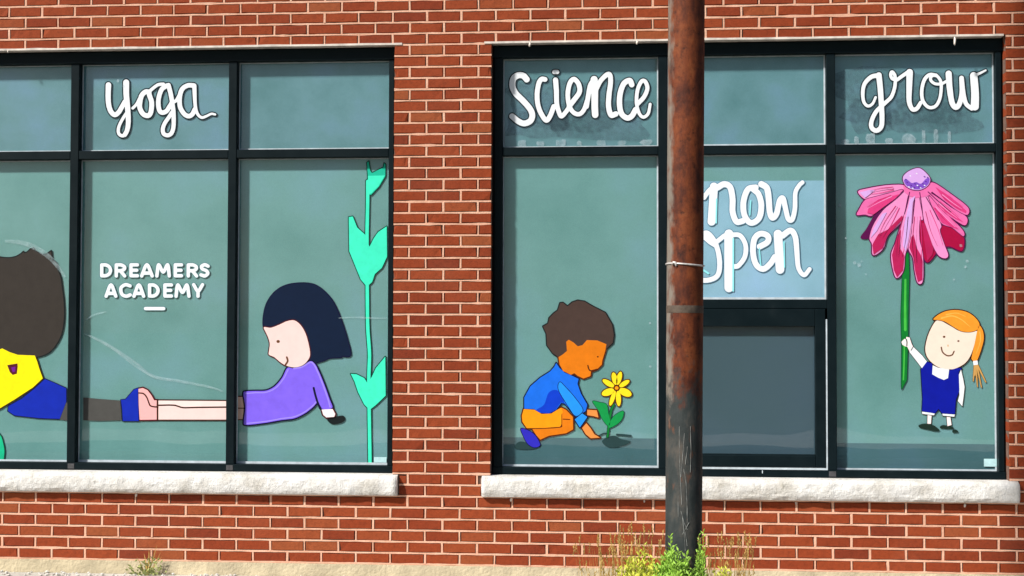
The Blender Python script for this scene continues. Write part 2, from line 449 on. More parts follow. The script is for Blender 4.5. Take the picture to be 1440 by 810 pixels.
cand = []
for i, (u, v, z0, z1) in enumerate(pieces):
    ok, wpx = in_view(u, v, z0, z1)
    if ok: cand.append(((v-u)*(z1-z0)*1000 + u*.01 - z0*.01, i))
cand.sort(reverse=True)
single = set(i for _, i in cand[:300])
cache = {}
rest = MB()
for i, (u, v, z0, z1) in enumerate(pieces):
    w, h = v-u, z1-z0
    if h < .008 or w < .012: continue
    full = abs(w - (B-J)) < 1e-4 and abs(h - (H-J)) < 1e-4
    jx, jy, jz = rng.uniform(-.0012, .0012), rng.uniform(-.0018, .0022), rng.uniform(-.0010, .0010)
    if i in single:
        key = ('f', rng.randrange(14)) if full else (round(w, 3), round(h, 3), rng.randrange(2))
        if key not in cache:
            me = brick_geom(w, h, hash(key) if not full else key[1]).mesh('brick'); me.materials.append(MT['brick']); cache[key] = me
        o = link('brick', cache[key], bld)
        o.location = ((u+v)/2 + jx, jy, (z0+z1)/2 + jz)
        o.rotation_euler = (0, rng.gauss(0, .0022), 0)
    else:
        g = brick_geom(w, h, i); n = len(rest.v)
        rest.v += [(x+(u+v)/2+jx, y+jy, z+(z0+z1)/2+jz) for x, y, z in g.v]
        rest.f += [tuple(n+k for k in q) for q in g.f]
o = rest.build('brick_courses', MT['brick'], bld); o['kind'] = 'stuff'

# mortar: tooled beads in the joints, standing between fine shrinkage gaps along the bricks
X0, X1, ZT = NX0*B, (NX1+.5)*B, NC*H
BD = .0118
mb = MB()
def blocked(x, z, m=.0):
    return any(a-m < x < b+m and c-m < z < d+m for a, b, c, d in CLIP)
def bed(z, x0, x1):
    n = max(1, int((x1-x0)/.034)); k = len(mb.v)
    for i in range(n+1):
        x = x0+(x1-x0)*i/n
        q = .0016*noise.noise(Vector((x*14, z*40, 2))); t = BD*.5*(1+.42*noise.noise(Vector((x*11, z*33, 7)))); y = .0012+.0026*noise.noise(Vector((x*9, 3, z*26)))
        if noise.noise(Vector((x*6, z*21, 13))) > .52: t *= 1.35; y -= .0016      # a smear of squeezed-out mortar
        mb.v += [(x, .012, z+q-t), (x, y, z+q-t*.86), (x, y, z+q+t*.86), (x, .012, z+q+t)]
    for i in range(n):
        for j in range(3): mb.f.append((k+i*4+j, k+(i+1)*4+j, k+(i+1)*4+j+1, k+i*4+j+1))
for c in range(NC+1):
    z = max(c*H, .004); spans = [(X0, X1)]
    for (a, b_, s0, s1) in CLIP:
        if s0 - .002 < z < s1 + .002:
            nx = []
            for u, v in spans:
                if v <= a or u >= b_: nx.append((u, v)); continue
                if a-u > .01: nx.append((u, a))
                if v-b_ > .01: nx.append((b_, v))
            spans = nx
    for u, v in spans: bed(z, u, v)
for c in range(NC):
    off = 0.0 if c % 2 == 0 else .5
    for k in range(NX0, NX1+1):
        x = (k+off)*B; za, zb_ = c*H+BD*.40, (c+1)*H-BD*.40
        for (a, b_, s0, s1) in CLIP:
            if a-.004 < x < b_+.004:
                if s0 <= za+.01 and s1 > za: za = s1+.002
                elif za < s0 < zb_: zb_ = s0-.002
        if zb_-za < .012: continue
        q = rng.uniform(-.0015, .0015); t = BD*.5*rng.uniform(.72, 1.32); y = rng.uniform(-.0006, .0030); n = len(mb.v); e = rng.uniform(-.0015, .0015)
        mb.v += [(x+q-t, .012, za), (x+q-t*.85, y, za), (x+q+t*.85, y, za), (x+q+t, .012, za), (x+q+e-t, .012, zb_), (x+q+e-t*.85, y, zb_), (x+q+e+t*.85, y, zb_), (x+q+e+t, .012, zb_)]
        for j in range(3): mb.f.append((n+j, n+j+1, n+4+j+1, n+4+j))
# returns of the openings
for (a, b_, s0, s1) in OPEN:
    mb.quad((a-.004, .012, .520), (a-.0008, .012, s1), (a-.0008, .09, s1), (a-.0008, .09, .520)); mb.quad((b_+.0008, .012, .520), (b_+.0008, .09, .520), (b_+.0008, .09, s1), (b_+.0008, .012, s1))
o = mb.build('mortar', MT['mortar'], bld)
core = MB()
for a, b_, c, d in ((X0, -.6875, 0, ZT-.01), (2.2465, 2.8195, 0, ZT-.01), (5.7535, X1, 0, ZT-.01), (-.687, 2.246, 0, .45), (2.82, 5.753, 0, .45), (-.687, 2.246, 3.042, ZT-.01), (2.82, 5.753, 3.042, ZT-.01)):
    core.box(a, b_, .0118, .30, c, d)
core.build('wall_core', MT['mortar_back'], bld)
cp = MB(); cp.box(X0-.05, X1+.05, -.04, .36, ZT, ZT+.09, .01); cp.build('coping', MT['cap'], bld)
fd = MB()
n = 160
for i in range(n+1):
    x = X0-.02 + (X1-X0+.04)*i/n
    q = .004*noise.noise(Vector((x*2.2, 0, 5)))
    fd.v += [(x, .02, 0.0005), (x, -.006+q, -.003+q*.6), (x, -.010+q, GZ-.2)]
for i in range(n):
    for k in range(2): fd.f.append((i*3+k, (i+1)*3+k, (i+1)*3+k+1, i*3+k+1))
fd.build('foundation', MT['concrete'], bld)

# stone sills, rock faced
def sill(x0, x1, seed):
    b = MB(); nx = int((x1-x0)/.010); prof = [(.058, .5225), (.004, .5205), (-.022, .5165), (-.036, .508), (-.044, .497), (-.048, .484), (-.050, .470), (-.051, .455), (-.050, .440), (-.048, .426), (-.044, .414), (-.038, .405), (-.028, .4005), (.02, .4000)]
    for i in range(nx+1):
        x = x0 + (x1-x0)*i/nx
        for k, (y, z) in enumerate(prof):
            e = 1.0 if 2 <= k <= 11 else .12
            w = .03*noise.noise(Vector((x*3+seed%4, z*9, 4)))
            big = 1-abs(noise.noise(Vector(((x+w)*8+seed%4, z*14+w*20, 1))))*2.2          # conchoidal spalls
            mid = 1-abs(noise.noise(Vector(((x-w)*21+seed%4, z*40, 6))))*2
            fine = noise.noise(Vector((x*70, z*90, seed)))
            d = -.0042*big - .0022*mid + .0010*fine + .003
            en = 1-min(1, min(x-x0 if abs(x0-.9) > .01 else 9, x1-x if abs(x1-.9) > .01 else 9)/.014)
            b.v.append((x, y + d*e + en*.010*e, z + (noise.noise(Vector((x*7+seed%4, k*.3, 9)))*.0045 if 2 <= k <= 11 else 0)))
    m = len(prof)
    for i in range(nx):
        for k in range(m-1): b.f.append((i*m+k, (i+1)*m+k, (i+1)*m+k+1, i*m+k+1))
    b.f.append(tuple(range(m))); b.f.append(tuple(nx*m+k for k in range(m))[::-1])
    return b.build('stone_sill', MT['stone'], bld)
sill(-.719, .8998, 1.0); sill(.9002, 2.278, 5.0); sill(2.772, 5.800, 9.0)

# steel lintels and the little weep plugs
for x0, x1 in ((-.73, 2.292), (2.778, 5.742)):
    b = MB(); nx = 90; n = len(b.v)
    for i in range(nx+1):
        x = x0+(x1-x0)*i/nx; q = .0016*noise.noise(Vector((x*3, 2, 0)))
        t = .0115 + .003*noise.noise(Vector((x*7, 1, 4)))
        b.v += [(x, .06, 3.040), (x, -.004, 3.040+q), (x, -.004, 3.040+q+t), (x, .008, 3.041+q+t)]
    for i in range(nx):
        for k in range(3): b.f.append((n+i*4+k, n+(i+1)*4+k, n+(i+1)*4+k+1, n+i*4+k+1))
    b.build('lintel', MT['lintel'], bld)
for x, z, h in ((3.045, 3.028, .022), (3.668, 3.030, .018), (5.468, 3.012, .040), (.720, .386, .016), (2.942, .385, .018), (3.708, .384, .010), (4.566, .383, .012), (5.504, .384, .018), (-.10, 3.032, .012)):
    b = MB(); b.tube([(x, -.006, z+h*.6), (x+.001, -.011, z+h*.2), (x-.001, -.012, z-h*.4), (x, -.009, z-h*.6)], [.003, .0065, .0055, .002], 8); b.smooth = True
    b.build('weep_plug', MT['white'], bld)

# ------------------------------------------------------------------ windows
YF, YB, YG = .060, .145, .114
def bar(name, parent, x0, x1, z0, z1, y0=YF, y1=YB, m='frame', bev=.003):
    b = MB(); b.box(x0, x1, y0, y1, z0, z1, bev); return b.build(name, MT[m], parent)
def pane(win, x0, x1, z0, z1, film='film', seal=True, yg=YG):
    b = MB(); b.box(x0-.006, x1+.006, yg, yg+.003, z0-.006, z1+.006); b.build('pane', MT['glass'], win)
    b = MB(); b.box(x0-.008, x1+.008, yg+.0044, yg+.0056, z0-.008, z1+.008); b.build('window_film', MT[film], win)
    if seal:
        b = MB(); w = .011; a, c = yg-.0025, yg-.0004
        wz = [w*rng.uniform(.8, 1.25) for _ in range(4)]
        b.box(x0, x1, a, c, z0, z0+wz[0]); b.box(x0, x1, a, c, z1-wz[1]*.6, z1)
        b.box(x0, x0+wz[2]*.5, a, c, z0+wz[0], z1-wz[1]*.6); b.box(x1-wz[3]*.7, x1, a, c, z0+wz[0], z1-wz[1]*.6)
        b.build('glazing_seal', MT['seal'], win)
def sticker(win, x, z, w, h):
    b = MB(); b.box(x, x+w, YG-.0038, YG-.0032, z, z+h); b.build('sticker', MT['label'], win)
ZT0, ZT1, ZH, ZBR = 2.3875, 2.438, 2.967, .566
def window(ox0, ox1, mull, hopper=None):
    b = MB()
    b.box(ox0+.004, ox1-.004, YF-.002, YB, ZH, 3.036, .003)
    b.box(ox0+.004, ox1-.004, YF-.001, YB, .5235, ZBR, .003)
    b.box(ox0+.012, ox0+.060, YF, YB-.001, ZBR+.0005, ZH-.0005, .003); b.box(ox1-.042, ox1-.010, YF, YB-.001, ZBR+.0005, ZH-.0005, .003)
    b.box(ox0+.002, ox0+.0115, YF+.02, YB-.002, .524, 3.035); b.box(ox1-.0095, ox1-.002, YF+.02, YB-.002, .524, 3.035)
    b.box(ox0+.004, ox1-.004, YF-.008, YF-.0025, ZH+.001, ZH+.012)       # drip edge on the head
    b.box(ox0, ox1, .146, .20, .50, 3.05)                                  # back of the frame, behind the film
    win = b.build('window', MT['frame'], bld)
    cols = [ox0+.060] + [e for m_ in mull for e in m_] + [ox1-.042]
    for a, c in mull: bar('mullion', win, a, c, ZBR+.0005, ZH-.0005)
    for k in range(0, len(cols), 2):
        a, c = cols[k], cols[k+1]
        bar('transom', win, a+.0005, c-.0005, ZT0, ZT1, YF+.0012)
        pane(win, a, c, ZT1, ZH, 'film_upper')
        if hopper == k//2:
            bar('rail', win, a+.0005, c-.0005, 1.491, 1.5445, YF+.0012)
            pane(win, a, c, 1.5445, ZT0)
            b = MB(); b.box(a-.004, c+.004, YG+.0034, YG+.0040, 1.540, 2.236); b.build('backing_sheet', MT['film_sheet'], win)
            z0, z1 = .581, 1.490
            bar('sash', win, a+.004, a+.066, z0, z1-.0005, YF-.006, .12); bar('sash', win, c-.070, c-.0125, z0, z1-.0005, YF-.006, .12)
            bar('sash', win, a+.0665, c-.0705, z0, z0+.066, YF-.006, .12); bar('sash', win, a+.0665, c-.0705, z1-.102, z1-.0005, YF-.006, .12)
            bar('sash', win, a+.0665, c-.0705, z0+.060, z0+.0725, YF+.012, .12); 
            pane(win, a+.067, c-.071, z0+.0728, z1-.1022, 'film_dim', False, .096)
            bar('weatherstrip', win, c-.0118, c-.0012, .5665, z1-.06, YF-.001, .1, 'seal', .001); bar('weatherstrip', win, a+.004, c-.0122, .5662, .5802, YF-.001, .1, 'seal', .001)
        else:
            pane(win, a, c, ZBR, ZT0)
    return win
M1, M2 = (.263, .315), (1.2355, 1.286)
wl = window(-.687, 2.246, [M1, M2]); wl['label'] = 'black framed left window painted with two seated children'
wr = window(2.820, 5.753, [(3.7915, 3.843), (4.757, 4.808)], 1); wr['label'] = 'black framed right window with a hopper sash behind the rusty pole'
sticker(wl, 2.117, .580, .075, .032); sticker(wr, 5.640, .592, .074, .044)
b = MB(); b.box(2.882, 3.7905, YG+.0034, YG+.0040, .562, .735); b.build('pane_foot_band', MT['foot_band'], wr)  # darker band across the foot of the pane
b = MB(); b.box(4.809, 5.710, YG+.0034, YG+.0040, .562, .718); b.build('pane_foot_band', MT['foot_band'], wr)
for x in (.272, 1.2405, 4.7615):                                        # mullion end plugs on the bottom rail
    b = MB(); b.box(x, x+.040, YF-.0032, YF, .530, .560, .001); b.build('end_plug', MT['plug'], (wl if x < 2 else wr))
b = MB(); b.box(4.382, 4.387, YF-.004, YF, .545, .562); b.build('weep_slot', MT['seal'], wr)

# smears, streaks and flecks on the glass
def ribbon(pts, w, name, m, win, y=.1118):
    b = MB(); n = len(pts); sub = []
    for i in range(n-1):
        for t in range(6):
            t /= 6; p0 = Vector(pts[max(i-1, 0)]); p1 = Vector(pts[i]); p2 = Vector(pts[i+1]); p3 = Vector(pts[min(i+2, n-1)])
            sub.append(.5*((2*p1)+(-p0+p2)*t+(2*p0-5*p1+4*p2-p3)*t*t+(-p0+3*p1-3*p2+p3)*t**3))
    sub.append(Vector(pts[-1]))
    for i, p in enumerate(sub):
        d = (sub[min(i+1, len(sub)-1)]-sub[max(i-1, 0)]).normalized(); q = Vector((-d.y, d.x))*w*.5*(.4+.6*math.sin(math.pi*(i+.6)/(len(sub)+.2)))
        b.v += [(p.x+q.x, y, p.y+q.y), (p.x-q.x, y, p.y-q.y)]
    for i in range(len(sub)-1): b.f.append((2*i, 2*i+1, 2*i+3, 2*i+2))
    return b.build(name, MT[m], win)
ribbon([(.345, 1.338), (.48, 1.278), (.66, 1.164), (.77, 1.083), (.95, 1.052), (1.12, 1.020), (1.20, .995)], .018, 'streak', 'streak', wl)
ribbon([(.36, 1.330), (.52, 1.245), (.68, 1.130), (.79, 1.070)], .009, 'streak', 'streak', wl, .1114)
ribbon([(1.90, 1.434), (2.0, 1.438), (2.1, 1.434), (2.19, 1.434)], .010, 'streak', 'streak', wl)
ribbon([(.345, 1.415), (.40, 1.450), (.48, 1.470)], .010, 'streak', 'streak', wl)
ribbon([(-.16, 1.90), (-.02, 1.88), (.12, 1.80), (.22, 1.68)], .030, 'streak', 'streak', wl)  # pale arc drawn on the pane as a painted reflection
def smear(win, x, z, w, h, m='smear'):
    b = MB(); r = random.Random(int(x*1000)); k = 10
    for i in range(k):
        t = 2*math.pi*i/k; e = r.uniform(.75, 1.1)
        b.v.append((x+math.cos(t)*w*.5*e, .1110, z+max(-.5, min(.5, math.sin(t)*.7))*h*e))
    b.f.append(tuple(range(k))); b.build('smear', MT[m], win)
for x, w, h in ((2.99, .06, .04), (3.10, .05, .03), (3.22, .07, .04), (3.33, .035, .03), (3.46, .06, .035), (3.58, .05, .03), (3.72, .08, .035)): smear(wr, x, 2.452+h*.4, w, h)
for x, w, h in ((4.935, .03, .05), (5.015, .055, .07), (5.12, .05, .035), (5.23, .085, .06), (5.315, .02, .09), (5.385, .028, .10), (5.46, .02, .075), (4.87, .06, .03)): smear(wr, x, 2.448+h*.4, w, h)
for x, z, w in ((4.835, 2.09, .022), (4.87, 1.90, .012), (4.86, 1.752, .014), (4.92, 1.757, .018), (4.945, 1.745, .022), (4.985, 1.690, .010), (5.52, 1.855, .016), (5.555, 1.765, .018), (5.545, 1.732, .014), (5.48, 1.66, .012), (.535, 2.868, .018), (.57, 2.838, .018), (3.742, 1.406, .012), (3.745, 1.155, .014), (4.96, 1.765, .012)):
    smear(wr if x > 2.5 else wl, x, z, w, w*1.1)

# darker wash marks left round the upper lettering
def wash(win, x, z, w, h, seed):
    b = MB(); r = random.Random(seed); k = 28
    for i in range(k):
        t = 2*math.pi*i/k; e = 1 + .30*noise.noise(Vector((math.cos(t)*1.7+seed, math.sin(t)*1.7, 3)))+r.uniform(-.05, .05)
        b.v.append((x+max(-.62, min(.62, math.cos(t)*.75))*w*e*.8, .1133, z+max(-.62, min(.62, math.sin(t)*.75))*h*e*.8))
    b.f.append(tuple(range(k))); b.build('wash_mark', MT['smudge'], win)
for i, (win, x, z, w, h) in enumerate(((wr, 3.26, 2.70, .70, .30), (wr, 3.45, 2.60, .58, .22), (wr, 3.08, 2.58, .34, .16), (wr, 5.22, 2.72, .78, .30), (wr, 5.36, 2.60, .52, .20), (wr, 5.02, 2.62, .24, .20))): wash(win, x, z, w, h, i*7+3)

# ------------------------------------------------------------------ paintings and lettering on the glass (outlines in 0.1 mm on the wall plane)
ART=[
('painted_child','painted child in yellow top and blue trousers with huge dark hair, at left edge','window painting','children painted on the windows',[
('outline','ink',0,'-1243 11830 -215 11848 239 11868 425 11889 611 11921 890 11993 1022 12043 1247 12158 1353 12232 1450 12317 1537 12410 1685 12602 1817 12795 1932 13002 2023 13208 2097 13428 2144 13647 2191 13982 2220 14292 2227 14627 2217 14898 2196 15221 2157 15621 2075 16137 2016 16589 1976 16796 1915 16964 1795 17223 1775 17301 1745 17521 1726 17598 1696 17665 1629 17751 1575 17796 1426 17896 1379 18388 1367 18416 1340 18438 1300 18444 1273 18435 996 18233 862 18221 795 18228 634 18284 339 18429 256 18586 229 18611 189 18620 149 18605 123 18574 43 18575 -21 18547 -196 18383 -241 18354 -342 18324 -383 18391 -410 18404 -450 18402 -477 18387 -605 18264 -835 18127 -955 18081 -1101 18045 -1235 18025 -1409 18017 -1597 18025 -1799 18047 -1880 18061 -1947 18083 -2151 18190 -2231 18220 -2352 18238 -2459 18227 -2553 18206 -2995 18063 -3424 17972 -3536 17933 -3638 17882 -3731 17821 -3837 17738 -4010 17568 -4185 17349 -4380 17066 -4565 16751 -4656 16556 -4721 16374 -4776 16166 -4817 15958 -4850 15724 -4872 15490 -4885 15061 -4875 14840 -4854 14619 -4783 14204 -4737 14009 -4626 13646 -4488 13309 -4408 13153 -4314 12998 -4214 12856 -4089 12701 -3963 12562 -3828 12429 -3690 12311 -3527 12192 -3378 12104 -3189 12018 -3027 11964 -2839 11917 -2650 11883 -2261 11835 -2046 11820 -1832 11816'),
('outline','ink2',1,'-2453 8418 -1722 8776 -834 9300 303 10032 948 10619 964 10658 960 10696 729 11301 592 11726 452 12073 422 12112 368 12129 -687 12168 -1197 12330 -1647 12544 -1682 12552 -1708 12550 -2495 12231 -3571 11217 -3585 11191 -3587 11153 -3376 9408 -2544 8445 -2507 8421'),
('outline','navyink',1,'2002 8192 2023 8221 2408 9251 2394 10099 2363 10126 1575 10459 1027 10676 1000 10679 974 10666 316 10062 -463 9466 -1258 9030 -1287 8995 -1329 8686 -1320 8654 -889 8378 686 8215 1963 8182'),
('hair','hairgrey',2,'-1547 11889 -919 11909 -211 11917 215 11936 415 11957 575 11984 734 12019 867 12058 999 12109 1211 12218 1309 12287 1409 12376 1556 12545 1695 12739 1814 12930 1912 13126 1994 13333 2054 13552 2106 13875 2149 14287 2156 14623 2147 14894 2125 15216 2088 15604 2004 16133 1945 16585 1907 16779 1851 16934 1726 17206 1706 17284 1673 17516 1657 17581 1634 17633 1584 17698 1540 17735 1356 17866 1305 18372 1014 18162 868 18152 787 18160 694 18187 600 18224 290 18376 194 18549 142 18484 88 18508 61 18508 21 18491 -150 18328 -203 18293 -261 18272 -390 18246 -431 18332 -560 18207 -617 18180 -803 18064 -936 18014 -1083 17977 -1230 17956 -1404 17948 -1605 17956 -1807 17978 -1901 17996 -1982 18022 -2185 18129 -2252 18154 -2346 18168 -2440 18160 -2534 18138 -2976 17995 -3405 17904 -3512 17866 -3596 17824 -3686 17766 -3865 17617 -3963 17513 -4128 17305 -4317 17032 -4500 16720 -4585 16538 -4651 16356 -4703 16161 -4747 15940 -4778 15719 -4811 15265 -4813 15057 -4803 14836 -4783 14628 -4752 14420 -4712 14213 -4613 13836 -4494 13499 -4426 13344 -4345 13186 -4252 13033 -4152 12891 -4037 12748 -3919 12617 -3776 12477 -3641 12361 -3483 12247 -3334 12159 -3172 12086 -3010 12031 -2835 11987 -2459 11926 -2043 11889'),
('shirt','yellow',3,'-2459 8510 -1761 8855 -880 9375 255 10104 867 10661 874 10674 648 11266 506 11704 365 12043 -703 12083 -1240 12255 -1685 12466 -2444 12158 -3494 11170 -3498 11157 -3291 9439 -2486 8512 -2472 8504'),
('trousers','royal',3,'1975 8245 2356 9263 2346 10073 1549 10414 1014 10626 352 10023 -436 9421 -1231 8985 -1237 8970 -1275 8686 -863 8426 686 8267 1962 8233'),
('leg','greybrown',3,'4576 8128 5803 8176 5704 9366 4429 9448 3422 9526 3414 9505 3430 8171 3438 8158 4444 8123;2538 8110 2547 8126 2534 9205 2525 9222 2366 9221 2352 9209 1975 8199 1994 8187'),
('shirt_patch','maroon',4,'-994 10864 -754 10934 -737 10945 -694 11372 -715 11552 -723 11560 -1356 11459 -1185 11034 -1007 10865'),
('shirt_patch','purple',5,'-976 11035 -856 11080 -848 11089 -833 11361 -847 11366 -1103 11321 -1105 11308 -1011 11037 -1003 11026'),
('outline','navyink',1,'6882 8105 6898 8121 6902 8147 6875 9093 6844 9822 6863 10116 6857 10142 6847 10154 6820 10163 6519 10054 6012 9470 5735 9441 5709 9424 5701 9393 5794 8804 5830 8139 5842 8105 5856 8095 5882 8091 6856 8098'),
('shoe','royal',3,'6847 8140 6854 8142 6858 8155 6831 9101 6800 9830 6818 10099 6812 10118 6547 10021 6030 9429 5766 9401 5753 9399 5746 9389 5837 8813 5879 8135'),
]),
('painted_girl','painted seated girl in purple dress with long dark blue hair and bare legs','window painting','children painted on the windows',[
('hand_dark_patch','ink',1,'18892 8041 19046 8069 19187 8113 19302 8174 19387 8247 19415 8298 19423 8336 19421 8387 19409 8437 19390 8477 19351 8525 19299 8551 19248 8557 19081 8538 18517 8413 18440 8392 18381 8366 18350 8340 18342 8328 18342 8290 18376 8227 18417 8177 18472 8127 18545 8076 18609 8047 18686 8033 18776 8031'),  # dark patch below and right of the hand
('outline','navyink',0,'17467 11576 17531 11584 17686 11635 17994 11716 18213 11792 18379 11878 18482 11909 18585 11921 19151 11949 19215 11966 19266 12022 19484 11996 19600 11996 19690 12022 19721 12042 19778 12118 19784 12143 19790 12257 19765 12422 19721 12599 19496 13384 19343 13852 19195 14270 19039 14663 18864 15044 18731 15290 18580 15514 18403 15730 18212 15925 18030 16081 17926 16159 17719 16289 17616 16340 17512 16381 17383 16419 17137 16462 16865 16477 16594 16470 16438 16459 16115 16417 15960 16385 15818 16347 15572 16252 15456 16194 15327 16116 15134 15971 15026 15870 14851 15666 14769 15551 14640 15334 14575 15194 14493 14954 14459 14824 14410 14569 14381 14302 14374 14034 14382 13907 14412 13741 14431 13690 14459 13652 14511 13614 14737 13507 14868 13455 15167 13350 15478 13255 15634 13217 16139 13124 16307 13084 16450 13036 16696 12933 16813 12873 16915 12806 17008 12723 17073 12639 17132 12502 17164 12337 17202 11969 17225 11817 17268 11690 17351 11602 17428 11577'),
('outline','maroonink',2,'16459 11341 16614 11371 16794 11432 16949 11517 17026 11578 17143 11701 17266 11879 17324 12006 17348 12133 17346 12323 17312 12551 17235 12894 17152 13198 17080 13401 16998 13579 16898 13757 16782 13922 16725 13988 16610 14099 16478 14194 16400 14233 16322 14259 16244 14272 16167 14272 15999 14248 15766 14181 15392 14000 15121 13889 14953 13834 14888 13820 14810 13816 14524 13863 14459 13851 14440 13841 14401 13777 14404 13713 14429 13650 14522 13459 14602 13319 14649 13217 14725 13014 14765 12861 14775 12785 14770 12658 14707 12238 14706 12200 14715 12161 14745 12108 14811 12057 15045 11969 15097 11942 15396 11687 15566 11569 15708 11489 15942 11400 16136 11349 16317 11331'),
('outline','navyink',2,'13648 7880 14024 7919 14684 8011 15007 8065 15575 8174 16208 8245 16349 8277 16465 8313 16588 8360 16800 8459 17005 8573 17188 8693 17524 8961 17595 9030 17748 9212 17799 9039 17845 8951 17866 8925 17956 8862 18072 8837 18201 8827 18342 8829 18483 8846 18599 8876 18701 8940 18720 8969 18747 9045 18733 9159 18558 9562 18236 10434 18013 10964 17819 11382 17692 11609 17589 11732 17493 11811 17421 11845 17343 11857 17266 11850 17176 11816 17099 11768 16842 11580 16765 11539 16611 11484 16443 11444 16301 11423 16236 11425 16042 11482 15952 11478 15874 11442 15849 11422 15778 11335 15729 11246 15583 10915 15524 10813 15329 10558 15183 10404 15097 10328 14952 10227 14797 10150 14629 10096 14448 10072 14007 10069 13488 10050 13280 10017 13254 10006 13216 9975 13198 9949 13177 9886 13169 9809 13175 9708 13252 9276 13273 9136 13285 8996 13281 8857 13266 8717 13212 8297 13205 7992 13220 7961 13258 7916 13337 7886 13454 7875'),
('outline','maroonink',1,'7078 8127 8036 8149 8062 8154 8091 8173 8110 8199 8117 8237 8106 9386 8095 9425 8074 9450 8036 9468 7852 9470 7693 9742 7451 10047 7425 10066 7135 10199 7095 10207 6793 10145 6754 10120 6733 10069 6766 9096 6830 8189 6854 8148 6894 8126;18434 8363 18781 8389 18819 8406 18845 8439 18909 8620 18913 8658 18906 8683 18739 8987 18700 9017 18661 9023 17993 8987 17946 8967 17920 8929 17917 8891 18019 8563 18034 8538 18254 8361 18293 8353'),
('outline','brownink',1,'12244 8194 12277 8222 12290 8260 12281 9366 12276 9392 12261 9417 12220 9441 8025 9450 7998 9444 7975 9429 7953 9390 7963 8228 7985 8180 8025 8159 12205 8188'),
('outline','maroonink',0,'13249 8236 13274 8256 13285 8281 13407 8905 13405 8956 13437 9324 13236 9654 13211 9679 13172 9687 12808 9683 12777 9663 12761 9625 12774 8278 12794 8244 12833 8228 13223 8230'),
('hair','navy',1,'17467 11640 17518 11646 17672 11697 17968 11774 18225 11866 18366 11941 18469 11971 18585 11984 19137 12011 19189 12026 19193 12040 19184 12065 19200 12078 19227 12085 19291 12084 19484 12060 19587 12059 19676 12088 19715 12138 19726 12257 19702 12409 19658 12586 19433 13371 19236 13966 19089 14372 18980 14638 18806 15019 18675 15260 18529 15476 18351 15692 18164 15882 17992 16030 17888 16108 17694 16231 17590 16282 17487 16322 17357 16359 17124 16399 16866 16413 16594 16406 16439 16395 16129 16355 15844 16288 15612 16199 15482 16135 15366 16065 15175 15921 15070 15822 14903 15628 14821 15513 14698 15304 14635 15169 14556 14939 14520 14799 14474 14557 14446 14302 14439 14034 14445 13919 14476 13754 14502 13701 14551 13665 14776 13560 15023 13466 15504 13314 15646 13279 16152 13186 16320 13146 16462 13100 16722 12991 16851 12924 16955 12856 17054 12768 17132 12667 17191 12528 17227 12350 17288 11830 17327 11716 17389 11655 17441 11640'),
('face','skinpale',4,'16459 11406 16601 11433 16768 11490 16857 11534 16981 11624 17092 11738 17214 11916 17260 12018 17285 12145 17281 12323 17248 12538 17172 12881 17088 13185 17021 13376 16939 13553 16843 13724 16731 13883 16676 13947 16569 14050 16439 14143 16374 14175 16310 14197 16232 14209 16167 14209 16012 14186 15792 14122 15418 13942 15147 13831 14966 13771 14888 13755 14811 13752 14525 13799 14482 13790 14465 13765 14468 13726 14482 13688 14709 13243 14788 13027 14829 12874 14840 12798 14835 12658 14772 12225 14779 12174 14797 12147 14845 12111 15070 12027 15135 11993 15435 11738 15604 11620 15734 11547 15967 11458 16149 11412 16330 11394'),
('dress','violet',4,'13648 7970 14011 8007 14670 8099 15562 8262 16194 8333 16323 8361 16426 8393 16555 8442 16760 8538 17056 8709 17226 8833 17460 9024 17530 9092 17687 9279 17734 9317 17773 9325 17814 9292 17886 9065 17919 9002 17981 8948 18084 8925 18200 8915 18342 8918 18457 8931 18560 8957 18637 9004 18658 9057 18647 9133 18477 9524 18261 10117 18041 10673 17881 11040 17700 11419 17616 11561 17525 11669 17447 11735 17396 11760 17344 11768 17280 11761 17215 11736 17138 11687 16882 11500 16804 11459 16637 11399 16456 11357 16302 11333 16224 11337 16030 11393 15978 11392 15927 11368 15860 11297 15811 11208 15665 10877 15607 10775 15531 10667 15394 10495 15248 10342 15159 10263 14996 10150 14836 10070 14656 10011 14539 9990 14435 9982 14111 9982 13592 9969 13333 9938 13307 9932 13281 9912 13267 9873 13262 9822 13265 9721 13363 9149 13376 8997 13372 8857 13357 8705 13302 8285 13293 8018 13310 7991 13362 7972 13453 7963'),
('hand','skinwhite',4,'18438 8448 18759 8471 18772 8487 18826 8641 18825 8654 18666 8938 18006 8901 18103 8590 18284 8443 18297 8438'),
('foot','skinpink',3,'7650 8225 8018 8233 8029 8241 8018 9377 8006 9385 7809 9384 7796 9389 7620 9694 7382 9991 7092 10121 6829 10066 6821 10048 6854 9101 6915 8220 6928 8209'),
('leg','skinpale2',3,'12198 8964 12206 8984 12203 9353 12195 9366 8038 9374 8030 9365 8033 9033 8042 9020'),
('leg','skinpale',3,'12204 8265 12212 8276 12207 8950 12198 8964 8042 9020 8034 9011 8041 8245 8050 8234'),
('leg','skintan',2,'13334 8978 13346 8993 13373 9311 13184 9615 13172 9623 12834 9621 12826 9613 12835 8977'),
('leg','skintan',2,'13222 8300 13343 8913 13334 8922 12840 8918 12832 8910 12837 8300 12846 8291 12859 8291 13209 8294'),
